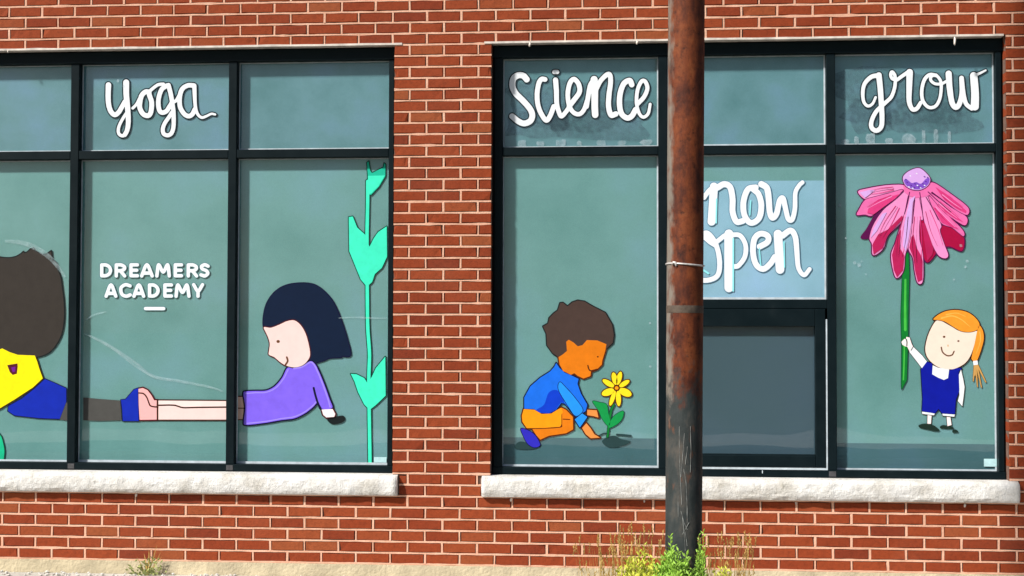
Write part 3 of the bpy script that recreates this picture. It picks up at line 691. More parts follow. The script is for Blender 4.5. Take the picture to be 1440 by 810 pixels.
('leg_line','brownink',5,'8042 8188 8061 8205 8070 8231 8063 8959 8076 8997 8063 9035 8072 9043 8715 9062 9003 9055 9121 9038 9468 8930 9580 8913 9711 8907 10508 8935 12202 8963 12228 8969 12241 8980 12252 9012 12241 9037 12201 9053 10507 9025 9710 8997 9592 9002 9488 9017 9146 9124 9015 9144 8714 9152 8071 9133 8061 9150 8058 9393 8042 9421 8003 9435 7967 9418 7955 9392 7954 9035 7889 9031 7731 9049 7626 9076 7573 9115 7550 9160 7397 9554 7312 9682 7237 9762 7158 9817 7092 9842 7000 9853 6842 9859 6815 9846 6803 9820 6809 9795 6830 9778 7027 9767 7080 9758 7154 9720 7239 9637 7326 9503 7484 9095 7508 9057 7547 9021 7600 8995 7706 8968 7850 8949 7959 8945 7967 8230 7976 8205 7989 8192 8016 8183'),
('arm_line','navyink',6,'17960 8905 17985 8918 18000 8934 18008 8960 18005 8985 17865 9237 17789 9426 17675 9805 17578 10199 17548 10235 17526 10243 17500 10241 17462 10212 17454 10171 17554 9767 17668 9388 17749 9186 17890 8934 17921 8907'),
('dress_edge','violetlight',5,'18520 9020 18546 9038 18553 9064 18459 9443 18335 9808 18116 10390 17903 10916 17718 11325 17601 11540 17486 11683 17445 11717 17395 11742 17331 11750 17266 11740 17189 11709 16881 11508 16791 11463 16636 11420 16274 11357 16256 11331 16257 11306 16275 11283 16301 11276 16652 11333 16817 11379 16907 11422 17177 11599 17241 11637 17292 11656 17331 11662 17370 11657 17422 11622 17520 11502 17594 11375 17821 10882 18084 10225 18299 9644 18396 9341 18466 9051 18486 9026;13543 8014 14294 8095 14669 8142 14992 8198 15561 8311 16206 8390 16335 8420 16448 8455 16566 8499 16781 8596 16978 8704 17163 8827 17342 8967 17541 9142 17708 9342 17719 9375 17707 9397 17694 9405 17668 9405 17656 9397 17528 9238 17438 9149 17208 8956 17028 8825 16926 8761 16733 8656 16540 8569 16424 8526 16192 8464 15547 8385 14979 8272 14656 8216 14281 8169 13477 8083 13448 8065 13442 8039 13452 8020 13478 8008;13424 9792 14008 9842 14436 9844 14552 9853 14669 9874 14850 9930 14966 9977 15069 10029 15236 10138 15336 10223 15493 10391 15638 10580 15765 10771 15821 10872 16003 11254 16004 11280 15997 11292 15965 11306 15938 11292 15755 10910 15699 10808 15581 10630 15441 10448 15274 10269 15188 10196 15030 10094 14926 10042 14746 9974 14642 9945 14539 9927 14435 9919 14007 9917 13359 9862 13335 9843 13332 9817 13337 9805 13359 9789'),
('eye','brown',6,'15381 12849 15419 12868 15444 12900 15451 12939 15440 12977 15418 13003 15379 13021 15328 13023 15289 13013 15263 12992 15247 12963 15242 12925 15251 12897 15277 12866 15303 12852'),
('mouth','brown',6,'15835 11500 15956 11678 15980 11729 15992 11780 15984 11868 15927 12021 15908 12043 15882 12054 15857 12051 15831 12033 15820 11995 15876 11843 15878 11779 15857 11728 15757 11575 15748 11550 15753 11525 15775 11499 15809 11491'),
]),
('painted_vine','painted mint green vine with three leaf pairs at the right edge of the left window','window painting','painted vines',[
('outline','greenink',0,'20955 5619 21006 5637 21047 5671 21076 5722 21084 5772 21021 8933 21294 9146 21879 9709 21896 9733 21900 9758 21867 12055 21855 12092 21816 12112 21790 12108 21769 12092 21195 11395 21003 10969 20996 10965 20990 10942 20989 10952 21016 11723 21019 12241 21007 12507 20921 13493 20903 13809 20883 14544 20860 16280 21047 16457 21208 16926 21623 17291 21934 17965 21942 18003 21912 19793 21906 19818 21891 19835 21866 19847 21827 19840 21316 19502 21042 19123 20845 18731 20833 18742 20833 19670 20863 21616 20868 21624 20932 21628 20956 21641 21435 22148 21804 22756 21812 22782 21819 23495 21808 23521 21707 23610 21680 23618 21654 23612 21636 23598 21624 23573 21598 23356 21591 23345 20976 23042 20887 23158 20813 23681 20792 23718 20754 23730 20728 23722 20616 23644 20597 23606 20643 22917 20652 22637 20605 22607 20572 22574 20552 22535 20543 22485 20550 21338 20517 19430 20508 19426 20127 19762 19854 20425 19833 20439 19807 20443 19563 20412 19524 20390 19514 20350 19560 18301 20258 16623 20544 16280 20548 16267 20571 14531 20592 13796 20609 13480 20695 12493 20707 12240 20705 11734 20672 10706 20603 10811 20581 10832 20093 11064 19734 11084 19695 11061 19686 11022 19923 10555 20142 9925 20518 9195 20706 8994 20773 5757 20793 5694 20838 5644 20892 5620'),
('stem','mint',2,'20976 5683 21016 5722 21028 5772 20930 10447 20933 10940 20965 11976 20963 12241 20933 12734 20865 13493 20836 14152 20785 17778 20775 19264 20807 21337 20800 22483 20791 22522 20769 22554 20743 22572 20704 22582 20666 22576 20627 22552 20607 22523 20599 22485 20605 21338 20576 19672 20575 18807 20620 14937 20647 13797 20665 13480 20751 12494 20763 12241 20765 11975 20732 10951 20729 10446 20828 5770 20841 5720 20874 5686 20925 5671'),
('leaf','mintdark',1,'20916 21682 21392 22184 21753 22780 21764 23480 21759 23493 21690 23553 21677 23546 21651 23328 21640 23307 20960 22974 20835 23130 20756 23666 20751 23670 20655 23603 20699 22915 20737 21691 20749 21682'),
('leaf','mint',1,'20682 16204 21000 16488 21158 16957 21573 17318 21887 17996 21857 19785 21843 19783 21350 19457 21089 19094 20835 18587 20823 18589 20559 19307 20081 19729 19816 20379 19810 20386 19797 20386 19578 20358 19570 20342 19613 18318 20311 16640'),
('leaf','mint',1,'20889 8901 21253 9182 21845 9753 21812 12037 21806 12051 21242 11365 21025 10884 20765 10456 20559 10778 20546 10788 20083 11009 19750 11027 19748 11017 19975 10576 20193 9945 20562 9228 20876 8901'),
('leaf_light','mint',3,'20812 21731 20915 21744 21365 22199 21731 22820 21718 22828 20728 22814 20721 22802 20758 21731 20774 21726'),
]),
('painted_vine','painted green leaf rising at the bottom left corner of the left window','window painting','painted vines',[
('outline','greenink',0,'-2484 5418 -2270 5428 -1976 5463 -1537 5534 -1417 5567 -1377 5601 -1363 5635 -1379 5691 -1433 5766 -1443 5802 -1406 6188 -1407 6278 -1428 6458 -1464 6638 -1542 6946 -1584 7075 -1620 7152 -1685 7254 -1745 7331 -1844 7429 -1911 7479 -2168 7621 -2275 7672 -2396 7709 -2517 7720 -2664 7693 -2810 7635 -2997 7547 -3186 7435 -3356 7305 -3506 7136 -3580 6967 -3597 6735 -3567 6477 -3497 6194 -3393 5925 -3257 5694 -3091 5528 -2872 5443 -2578 5414'),
('leaf','leafgreen',1,'-2360 5479 -2266 5484 -1986 5518 -1733 5558 -1466 5608 -1429 5630 -1423 5643 -1432 5669 -1494 5758 -1502 5810 -1467 6106 -1466 6286 -1503 6543 -1601 6941 -1662 7108 -1743 7237 -1825 7335 -1885 7390 -1946 7434 -2189 7569 -2297 7620 -2404 7653 -2525 7663 -2645 7640 -2792 7582 -2965 7500 -3151 7390 -3323 7258 -3455 7108 -3524 6951 -3538 6731 -3510 6487 -3443 6216 -3344 5957 -3207 5723 -3057 5574 -2855 5497 -2574 5470'),
]),
('painted_boy','painted kneeling boy in blue shirt and orange shorts planting a flower','window painting','children painted on the windows',[
('soil_smudge','soil',0,'35293 6794 35467 6813 35591 6838 35951 6941 36112 7006 36236 7073 36286 7116 36300 7138 36298 7163 36290 7175 36249 7198 36174 7217 35864 7274 35765 7300 35690 7333 35492 7454 35430 7481 35368 7496 35293 7497 35206 7488 35119 7469 34970 7421 34784 7329 34681 7248 34647 7200 34637 7161 34653 7099 34682 7049 34772 6951 34834 6902 34908 6858 35032 6815 35107 6801;30351 6649 30590 6673 30690 6690 30765 6710 30808 6741 30794 6778 30740 6824 30665 6870 30474 6963 30288 7031 30075 7088 29974 7105 29874 7111 29798 7105 29723 7074 29660 7029 29601 6967 29533 6867 29506 6804 29507 6754 29524 6730 29561 6703 29661 6670 29812 6648 30013 6638'),
('outline','ink',0,'32161 12007 33961 12369 34908 12509 34940 12528 35307 12864 35323 12904 35390 13378 35288 13989 34870 14723 34122 15101 33634 15389 33209 15456 32855 15336 32621 15134 32609 15134 32370 15319 32345 15323 32170 15308 32132 15288 32117 15260 31988 14847 31769 14689 31490 14408 31479 14383 31419 14081 31143 13925 31118 13899 31110 13868 31118 13834 31311 13418 31346 12767 31355 12729 31708 12243 32061 12006 32099 11995'),
('outline','rustink',1,'33595 10749 34007 10907 34026 10928 34035 10953 34066 11178 34400 11304 34688 11592 34703 11630 34736 11891 34902 12428 34968 12827 34965 12865 34952 12890 34916 12914 34380 13127 33756 13149 33719 13140 33698 13123 33444 12839 33244 12788 32994 13003 32719 13160 32694 13166 32656 13160 32481 13020 32462 12982 32504 12470 32307 12295 32044 12130 32012 12093 32007 12043 32081 11594 32286 11220 32320 11189 32808 10952 32858 10959 33008 11035 33183 10896 33533 10744 33558 10740;31049 7155 31549 7386 32562 7541 32986 7780 33011 7802 33025 7833 33027 7858 33008 8592 32985 8626 32585 9043 32310 9175 32235 9178 31992 9059 31647 8837 31121 8813 30682 9058 30042 9093 30004 9081 29980 9058 29859 8620 29897 8245 29905 8220 30183 7835 30220 7821 30471 7822 30482 7812 30748 7407 30974 7169 31011 7152;33984 7256 34531 7298 34559 7311 34582 7336 34591 7361 34589 7398 34576 7423 34556 7441 34248 7631 34036 7965 33784 8265 33747 8289 33709 8291 33684 8281 33661 8261 33410 7973 33395 7935 33398 7900 33631 7514 33933 7268;34444 8463 34469 8471 34495 8491 34509 8516 34512 8553 34409 8988 34381 9027 34344 9042 33783 9081 33746 9076 33709 9047 33695 9008 33695 8684 33702 8647 33721 8621 33759 8603 34108 8553 34407 8467'),
('outline','navyink',2,'33367 7898 33400 7925 33837 8551 33839 8588 33815 8625 33591 8785 33728 8878 33746 8899 33840 9285 33832 9322 33464 9956 33270 10503 33334 10778 33333 10815 33302 10853 32927 11031 32496 11211 32189 11482 32005 11771 31976 11789 31938 11789 31913 11775 31899 11758 31792 11545 31551 11269 30974 10905 30387 10388 30015 9710 30015 9035 30020 9010 30038 8986 30074 8969 30639 8952 31003 8733 31529 8705 31567 8717 32004 8941 32279 9315 32429 9290 33055 8533 33053 8520 32984 8457 32975 8432 32981 8395 33292 7917 33329 7895'),
('outline','navyink',1,'30741 6733 30866 6758 30936 6786 30979 6811 31031 6861 31051 6924 31049 6974 31032 7036 30983 7148 30889 7322 30795 7458 30696 7569 30627 7630 30514 7710 30385 7779 30162 7870 29999 7917 29923 7921 29861 7891 29850 7875 29840 7812 29855 7737 29887 7650 30088 7216 30165 7078 30215 7004 30268 6942 30327 6887 30465 6796 30596 6745 30666 6733'),
('hair','hairbrown',2,'32103 12063 33952 12435 34887 12572 35248 12900 35257 12912 35323 13373 35224 13972 34825 14673 34088 15043 33614 15325 33213 15388 32888 15277 32625 15049 32613 15045 32350 15256 32187 15243 32178 15231 32046 14805 31811 14637 31548 14373 31473 14033 31178 13864 31379 13426 31413 12763 31752 12294'),
('face','skinorange',3,'33557 10820 33956 10970 33993 11236 34355 11369 34623 11637 34657 11899 34823 12436 34890 12835 34354 13052 33755 13069 33493 12773 33218 12704 32956 12933 32693 13084 32680 13082 32540 12966 32583 12429 32356 12233 32089 12064 32153 11627 32357 11260 32820 11031 33020 11129 33220 10968'),
('leg','skinorange',2,'31040 7237 31528 7463 32541 7617 32940 7844 32948 7864 32933 8561 32927 8573 32539 8978 32289 9098 32277 9095 31857 8778 31856 8765 32174 7994 32165 7985 31528 7909 30562 7845 30562 7832 30807 7460 31015 7240 31028 7231'),
('shorts','orange',4,'31165 7911 32166 7990 32264 8132 32264 8706 32353 8843 32354 8856 32252 9092 32239 9096 32032 8991 31677 8762 31101 8733 30661 8981 30046 9011 29939 8614 29974 8265 30224 7906 30237 7899'),
('outline','rustink',3,'31058 7858 31884 7905 32171 7941 32246 7957 32296 7979 32317 8018 32304 8080 32307 8404 32296 8740 32285 8765 32270 8773 32245 8768 32231 8740 32245 8304 32239 8079 32246 8027 32159 8004 32034 7985 31471 7942 30932 7919 30230 7917 30205 7906 30197 7889 30204 7864 30230 7853 30795 7852'),
('hand','skinamber',3,'34005 7336 34507 7378 34192 7572 33970 7921 33730 8206 33718 8206 33477 7930 33477 7917 33687 7570 33968 7341 33980 7334'),
('hand','skinamber',2,'34430 8547 34330 8964 33782 9002 33774 8995 33774 8696 33782 8679 34119 8632'),
('shirt','cobalt',4,'33121 8573 33470 8784 33687 8931 33771 9281 33772 9293 33398 9939 33201 10499 33199 10511 33267 10786 33263 10798 32894 10973 32456 11156 32143 11433 31955 11720 31845 11503 31592 11216 31016 10853 30440 10346 30081 9694 30082 9044 30103 9035 30655 9018 31019 8799 31521 8772 31958 8990 32245 9383 32258 9386 32458 9354 32469 9347 33108 8573'),
('shirt_shade','royal2',5,'31461 8777 31599 8804 31674 8831 31799 8896 31874 8949 31924 8990 31984 9057 32164 9332 32211 9386 32261 9407 32311 9403 32399 9379 32422 9384 32428 9396 32425 9434 32401 9508 32350 9633 32285 9770 32209 9906 32123 10032 32048 10104 31972 10137 31872 10150 31772 10135 31681 10103 31597 10054 31534 10002 31465 9902 31416 9777 31292 9377 31240 9276 31169 9201 31085 9143 30846 9022 30809 8986 30801 8949 30822 8909 30897 8858 30972 8827 31085 8798 31173 8784 31348 8773'),
('outline','navyink',6,'33194 8598 33269 8630 33331 8672 33468 8798 33523 8865 33549 8939 33547 9002 33518 9094 33467 9188 33294 9436 32999 9808 32818 10023 32305 10565 32255 10608 32204 10634 32142 10628 32101 10589 32068 10527 32043 10439 32034 10352 32041 10239 32065 10140 32122 10003 32292 9704 32806 8892 32888 8773 32960 8686 33031 8624 33119 8592'),
('sleeve','azure',7,'33194 8638 33252 8663 33308 8701 33443 8826 33495 8889 33512 8939 33510 8989 33485 9076 33431 9175 33266 9411 32972 9783 32793 9994 32280 10537 32232 10577 32192 10598 32154 10590 32129 10564 32104 10514 32081 10439 32072 10352 32077 10252 32101 10152 32158 10015 32328 9717 32916 8798 32988 8711 33056 8653 33119 8631'),
('outline','navyink',6,'33362 7927 33811 8568 33805 8593 33793 8605 33498 8813 33473 8823 33448 8814 33024 8458 33004 8425 33012 8400 33310 7942 33337 7923'),
('cuff','azure',7,'33349 7968 33771 8568 33763 8580 33473 8785 33044 8425 33337 7970'),
('shoe','indigo',3,'30770 6779 30858 6799 30958 6847 30994 6882 31009 6932 31007 6969 30994 7019 30945 7131 30850 7305 30756 7439 30668 7538 30606 7593 30493 7673 30367 7741 30216 7805 30053 7861 29990 7876 29928 7879 29890 7860 29883 7808 29896 7746 29966 7572 30125 7236 30205 7092 30256 7020 30356 6917 30482 6835 30607 6785 30670 6774'),
('knee_line','rustink',6,'32753 8396 32765 8400 32779 8423 32774 8435 32753 8447 32365 8465 32340 8459 32333 8444 32340 8422 32353 8415'),
('eye','rustink',6,'34405 12055 34430 12069 34438 12083 34434 12120 34405 12140 34355 12134 34335 12107 34342 12072 34367 12055'),
('mouth','rustink',6,'34069 11249 34368 11335 34393 11362 34390 11388 34379 11400 34356 11407 34044 11318 33994 11312 33957 11319 33925 11348 33885 11423 33844 11597 33820 11617 33788 11610 33777 11597 33775 11572 33804 11435 33832 11363 33880 11286 33907 11262 33944 11245 33994 11239'),
]),
('painted_flower','small painted yellow flower with two green leaves beside the kneeling boy','window painting','painted flowers',[
('outline','greenink',0,'34982 7344 35019 7369 35039 7407 35097 7904 35106 7916 35168 7937 35342 8023 35514 8131 35641 8231 35752 8346 35802 8412 35842 8481 35902 8643 35935 8817 35931 8904 35900 8954 35827 8966 35752 8945 35656 8902 35491 8807 35355 8702 35243 8583 35181 8500 35175 8514 35201 8688 35252 8937 35292 9049 35398 9273 35398 9311 35378 9348 35342 9372 35305 9376 35268 9363 35240 9335 35136 9123 35106 9048 35067 8911 35044 8794 35021 8910 34991 9171 34967 9258 34923 9333 34870 9378 34807 9407 34733 9428 34509 9464 34260 9529 34172 9544 34098 9537 34056 9489 34073 9414 34126 9327 34345 9030 34408 8931 34447 8853 34561 8559 34606 8472 34783 8217 34845 8142 34941 8052 34869 7418 34881 7381 34907 7354 34945 7340'),
('outline','rustink',2,'35629 9155 35654 9166 35723 9221 35772 9346 35796 9507 35797 9681 35782 9806 35786 9818 35877 9770 36026 9722 36188 9711 36312 9745 36386 9816 36406 9847 36415 9946 36412 9971 36357 10082 36250 10189 36101 10279 35965 10329 36039 10369 36151 10453 36244 10554 36293 10654 36282 10753 36262 10775 36200 10810 36089 10811 35952 10768 35803 10684 35797 10689 35832 10801 35859 10950 35862 11100 35828 11224 35766 11284 35741 11293 35654 11275 35630 11260 35554 11178 35505 11085 35492 11094 35460 11147 35393 11215 35368 11229 35293 11245 35268 11242 35189 11184 35144 11071 35134 10934 35155 10772 35174 10710 35175 10698 35169 10693 35119 10728 34982 10797 34833 10842 34708 10842 34621 10785 34610 10757 34608 10670 34670 10558 34771 10457 34895 10369 35010 10311 34989 10299 34895 10274 34746 10198 34638 10110 34574 10010 34565 9985 34563 9898 34569 9873 34634 9796 34659 9781 34771 9748 34908 9751 35094 9798 35028 9565 35002 9390 35011 9266 35063 9192 35082 9181 35107 9178 35182 9201 35203 9218 35281 9311 35353 9442 35393 9539 35405 9522 35413 9468 35454 9319 35508 9220 35530 9195 35592 9161/35489 10140 35467 10128 35348 10263 35404 10313 35418 10402 35455 10398 35492 10415 35530 10398 35567 10404 35579 10322 35592 10302 35624 10277 35575 10227 35554 10181'),
('stem','stemgreen',1,'34972 7376 34997 7394 35008 7419 35113 8314 35199 8862 35241 9011 35367 9286 35356 9323 35320 9343 35295 9340 35270 9320 35167 9110 35117 8973 35078 8799 35007 8326 34902 7431 34906 7406 34922 7384 34947 7373'),
('leaf','leafgreen2',2,'35031 8077 35068 8107 35093 8153 35114 8253 35111 8327 35094 8427 35001 8824 34957 9172 34936 9246 34906 9299 34844 9354 34794 9377 34732 9394 34496 9433 34247 9498 34172 9511 34109 9504 34090 9477 34104 9428 34157 9341 34377 9043 34434 8954 34476 8870 34596 8560 34684 8411 34807 8240 34918 8115 34969 8077 35006 8069'),
('leaf','leafgreen2',2,'35099 7949 35248 8010 35497 8159 35621 8257 35733 8374 35815 8502 35873 8664 35903 8826 35900 8888 35879 8925 35832 8933 35770 8916 35683 8879 35584 8825 35431 8723 35322 8623 35261 8553 35211 8485 35136 8361 35070 8211 35036 8111 35019 8037 35018 7975 35037 7945'),
('petal','yellow2',3,'35449 10457 35499 10496 35532 10583 35541 10720 35523 10856 35480 10993 35420 11105 35350 11173 35288 11187 35232 11141 35200 11054 35192 10929 35213 10780 35256 10643 35312 10540 35385 10470'),
('petal','yellow2',3,'35570 10465 35595 10473 35668 10555 35727 10668 35776 10817 35802 10967 35804 11091 35780 11190 35732 11235 35669 11218 35600 11140 35540 11028 35491 10878 35464 10728 35463 10592 35485 10505 35494 10492 35533 10456'),
('petal','yellow2',3,'35784 10320 35884 10352 35996 10411 36115 10499 36202 10599 36234 10661 36231 10723 36182 10755 36083 10750 35983 10718 35871 10659 35747 10569 35662 10472 35630 10409 35633 10347 35685 10313'),
('petal','yellow2',3,'36217 9779 36291 9802 36344 9856 36356 9943 36304 10055 36205 10150 36068 10229 35932 10273 35795 10283 35683 10254 35621 10190 35613 10100 35658 10009 35764 9902 35894 9826 36037 9780 36180 9768'),
('petal','yellow2',3,'35629 9219 35676 9258 35716 9358 35738 9507 35738 9681 35717 9855 35679 9991 35624 10091 35567 10123 35509 10077 35470 9978 35448 9828 35447 9654 35470 9480 35507 9344 35562 9245 35617 9214'),
('petal','yellow2',3,'35118 9241 35157 9254 35232 9342 35305 9475 35371 9641 35419 9816 35441 9965 35435 10065 35404 10117 35392 10120 35342 10102 35268 10014 35199 9889 35130 9714 35082 9540 35060 9391 35068 9284 35098 9242'),
('petal','yellow2',3,'34929 9813 35053 9845 35177 9906 35290 9993 35352 10092 35354 10167 35302 10228 35202 10260 35053 10255 34916 10219 34792 10158 34680 10068 34623 9976 34622 9902 34667 9846 34680 9836 34779 9805'),
('petal','yellow2',3,'35294 10307 35353 10345 35358 10407 35309 10494 35207 10595 35083 10682 34958 10743 34834 10781 34722 10784 34671 10752 34668 10678 34710 10603 34809 10501 34934 10414 35071 10346 35195 10309'),
('flower_centre','rustink',4,'35526 10092 35599 10119 35652 10169 35683 10244 35681 10318 35669 10356 35646 10393 35588 10441 35526 10461 35439 10457 35377 10430 35325 10379 35296 10304 35300 10229 35328 10167 35381 10118 35451 10092'),
('flower_centre','orange',5,'35525 10180 35563 10199 35589 10231 35599 10269 35591 10318 35563 10354 35525 10373 35476 10376 35438 10366 35406 10342 35385 10305 35381 10267 35391 10230 35413 10201 35450 10181'),
('soil_line','soil',1,'36336 7430 36368 7459 36376 7497 36360 7534 36324 7555 35902 7593 35517 7617 35492 7613 35471 7601 35448 7563 35448 7539 35457 7514 35480 7493 35505 7484 35889 7461 36299 7425;34473 7442 34647 7536 34722 7567 34772 7576 34921 7583 34945 7609 34943 7646 34933 7659 34908 7671 34797 7670 34722 7663 34647 7639 34433 7518 34423 7493 34427 7468 34448 7447'),
]),
('painted_flower','large painted pink coneflower with drooping petals and long green stem','window painting','painted flowers',[
('outline','greenink',0,'51849 10263 52142 10816 52149 10841 52241 13425 52271 15143 52329 16973 52289 18129 52276 18154 52260 18161 51946 18162 51930 18155 51916 18130 51771 14479 51807 12750 51774 10459 51796 10276 51825 10256'),
('stem','stemgreen',1,'51837 10311 52107 10828 52114 10853 52205 13425 52234 15143 52293 16973 52254 18117 52235 18125 51970 18126 51952 18118 51807 14479 51843 12750 51810 10460 51825 10318'),
('stem_light','leafbright',2,'52056 13635 52080 13642 52104 13661 52118 13686 52122 13710 52112 15146 52131 16583 52128 16608 52111 16632 52075 16646 52038 16632 52021 16608 52018 16583 51985 15391 51975 14667 51972 13710 51981 13673 51996 13653 52020 13639;51942 10804 51957 10818 51963 10843 52000 11626 52017 12165 52032 12950 52018 12974 51992 12982 51968 12970 51957 12937 51931 11798 51888 10842 51894 10818 51906 10806'),
('outline','plum',1,'52946 16287 53013 16325 53068 16398 53081 16423 53116 16546 53136 16718 53147 16963 53148 17654 53165 17626 53219 17569 53279 17538 53315 17531 53400 17551 53472 17597 53605 17728 53835 18027 53891 17957 53954 17894 54026 17842 54110 17799 54182 17774 54302 17757 54362 17762 54424 17784 54476 17820 54516 17869 54541 17931 54549 18004 54537 18090 54512 18176 54414 18438 54558 18443 54630 18431 54714 18396 54953 18272 55084 18214 55204 18186 55228 18188 55324 18221 55392 18321 55439 18468 55464 18640 55465 18824 55443 18984 55422 19045 55467 19118 55479 19192 55466 19278 55424 19389 55348 19512 55227 19654 55082 19808 55263 19704 55347 19669 55418 19654 55502 19669 55571 19732 55613 19805 55640 19891 55653 20014 55630 20137 55568 20248 55651 20292 55668 20309 55715 20370 55749 20468 55755 20554 55732 20664 55666 20786 55553 20911 55415 21035 55247 21171 54235 21931 53936 22132 53816 22200 53708 22244 53636 22259 53552 22255 53492 22233 53374 22142 53339 22106 53309 22057 53293 21970 53316 21884 53380 21789 53471 21698 53464 21693 53392 21725 53344 21736 53320 21734 53295 21721 53278 21699 53271 21621 53235 21657 53151 21720 53067 21763 52983 21779 52946 21772 52874 21737 52790 21770 52681 21786 52549 21781 52416 21739 52380 21719 52295 21765 52211 21785 52127 21790 52123 21793 52160 21830 52186 21879 52192 21903 52181 21978 52140 22037 52056 22097 51972 22126 51851 22144 51706 22150 51356 22142 51005 22116 50641 22070 50241 22003 49671 21888 49476 21834 49412 21797 49387 21773 49352 21711 49350 21686 49369 21599 49421 21513 49504 21413 49595 21325 49680 21257 49729 21226 49732 21214 49684 21165 49613 21066 49306 20511 49279 20450 49267 20388 49269 20363 49289 20314 49317 20289 49383 20265 49456 20265 49711 20296 49796 20297 49844 20288 50038 20220 50122 20213 50219 20237 50309 20284 50164 20063 49871 19533 49803 19436 49604 19188 49565 19127 49552 19102 49542 19040 49546 19015 49558 18995 49607 18956 49703 18930 49812 18928 49922 18946 49982 18969 49990 18965 49994 18928 50016 18854 50102 18705 50123 18643 50133 18545 50135 18162 50154 18051 50165 18027 50207 17971 50231 17953 50340 17948 50447 17989 50558 18055 50667 18137 50777 18237 50862 18334 50933 18456 50977 18579 51046 18838 51087 18961 51141 19072 51213 19170 51302 19268 51589 19539 51739 19694 51743 19686 51469 18775 51424 18652 51271 18295 51235 18172 51213 18037 51209 17877 51219 17716 51240 17544 51325 17101 51379 16892 51409 16805 51456 16710 51516 16646 51588 16623 51660 16641 51748 16694 51830 16771 51907 16866 51976 16977 52030 17100 52062 17235 52080 17395 52107 17875 52126 18010 52154 18121 52213 18265 52225 18253 52267 18157 52408 17923 52446 17825 52480 17616 52511 17234 52530 17099 52605 16694 52634 16571 52669 16460 52716 16374 52778 16317 52850 16284 52922 16281/50807 20665 50803 20659 50800 20665 50801 20689 50788 20726 50987 20849 50982 20837'),
('petal_edge','plum',2,'49849 18967 49910 18977 50019 19019 50109 19090 50174 19189 50238 19331 50451 19941 50758 20618 50770 20680 50755 20708 50730 20712 50690 20693 50621 20622 50525 20508 50338 20262 50188 20040 49895 19511 49827 19414 49628 19166 49583 19093 49576 19030 49583 19017 49631 18980 49716 18962 49800 18960'),
('petal','plum',3,'49821 18996 49906 19010 50003 19048 50079 19107 50146 19205 50207 19341 50418 19945 50689 20536 50729 20635 50732 20672 50702 20660 50560 20500 50293 20143 50157 19921 49920 19490 49859 19403 49653 19145 49615 19084 49608 19047 49612 19034 49639 19013 49712 18995'),
('petal_edge','plum',4,'49933 21218 50213 21319 50722 21477 51013 21560 51195 21600 51775 21707 51945 21747 52054 21785 52124 21835 52158 21896 52151 21964 52103 22028 52043 22067 51959 22096 51850 22111 51705 22117 51367 22109 51016 22084 50835 22064 50447 22006 49682 21857 49500 21808 49423 21765 49383 21703 49397 21617 49449 21530 49534 21430 49619 21348 49703 21280 49788 21230 49849 21214'),
('petal','pinklight',5,'49905 21246 49978 21266 50197 21349 50718 21511 51009 21593 51191 21633 51772 21740 51941 21780 52038 21814 52098 21856 52124 21901 52122 21950 52087 22000 52027 22038 51955 22063 51846 22078 51713 22084 51363 22076 51012 22051 50636 22003 50249 21937 49581 21799 49496 21770 49438 21732 49415 21695 49432 21621 49478 21546 49551 21459 49639 21373 49719 21310 49806 21260 49857 21245'),
('petal_edge','plum',6,'50143 20250 50215 20271 50301 20324 50386 20398 50648 20657 50763 20749 50884 20828 51321 21078 51450 21158 51567 21244 51782 21450 51872 21551 51941 21643 51988 21735 51978 21810 51954 21822 51893 21831 51785 21810 51179 21623 50561 21473 50003 21328 49918 21299 49857 21269 49782 21217 49709 21143 49646 21057 49586 20959 49451 20700 49337 20502 49310 20441 49300 20391 49303 20367 49319 20328 49379 20299 49452 20297 49719 20329 49792 20331 49852 20320 50046 20252'),
('petal','pink',7,'50127 20280 50199 20300 50285 20353 50358 20415 50625 20680 50738 20771 50868 20857 51305 21106 51435 21187 51548 21271 51754 21467 51852 21578 51917 21666 51955 21740 51950 21789 51889 21797 51792 21778 51187 21591 50569 21441 50011 21296 49878 21242 49805 21193 49731 21119 49619 20950 49484 20691 49363 20482 49338 20420 49331 20383 49336 20371 49351 20346 49388 20331 49460 20331 49715 20362 49800 20363 49861 20352 50054 20284'),
('petal_edge','plum',8,'55238 18225 55307 18250 55369 18348 55409 18483 55432 18642 55434 18814 55410 18986 55352 19132 55257 19248 55114 19366 54959 19466 54780 19563 54625 19636 54481 19693 54361 19724 54253 19735 54145 19730 54049 19709 53977 19680 53927 19642 53897 19581 53905 19507 54044 19199 54179 18732 54218 18633 54269 18547 54328 18495 54388 18474 54568 18476 54640 18462 54736 18422 54975 18297 55094 18245 55202 18220'),
('petal','crim',9,'55210 18252 55282 18273 55336 18352 55378 18487 55400 18646 55402 18818 55379 18978 55326 19113 55236 19224 55098 19337 54943 19438 54764 19535 54477 19660 54357 19691 54249 19702 54153 19698 54057 19677 53996 19653 53948 19617 53928 19573 53938 19511 54077 19203 54208 18748 54246 18650 54299 18564 54341 18527 54397 18507 54565 18508 54648 18494 54744 18454 54983 18330 55102 18277'),
('petal_edge','plum',10,'53371 17574 53444 17616 53523 17686 53639 17821 53794 18029 53820 18115 53823 18189 53808 18300 53764 18472 53627 18878 53259 19851 53195 19986 53117 20098 53076 20146 53040 20175 52980 20193 52959 20185 52920 20148 52893 20074 52872 19951 52854 19766 52834 19348 52833 19126 52840 18929 52858 18757 52885 18585 52954 18277 53030 18019 53108 17802 53144 17724 53188 17650 53239 17595 53299 17565'),
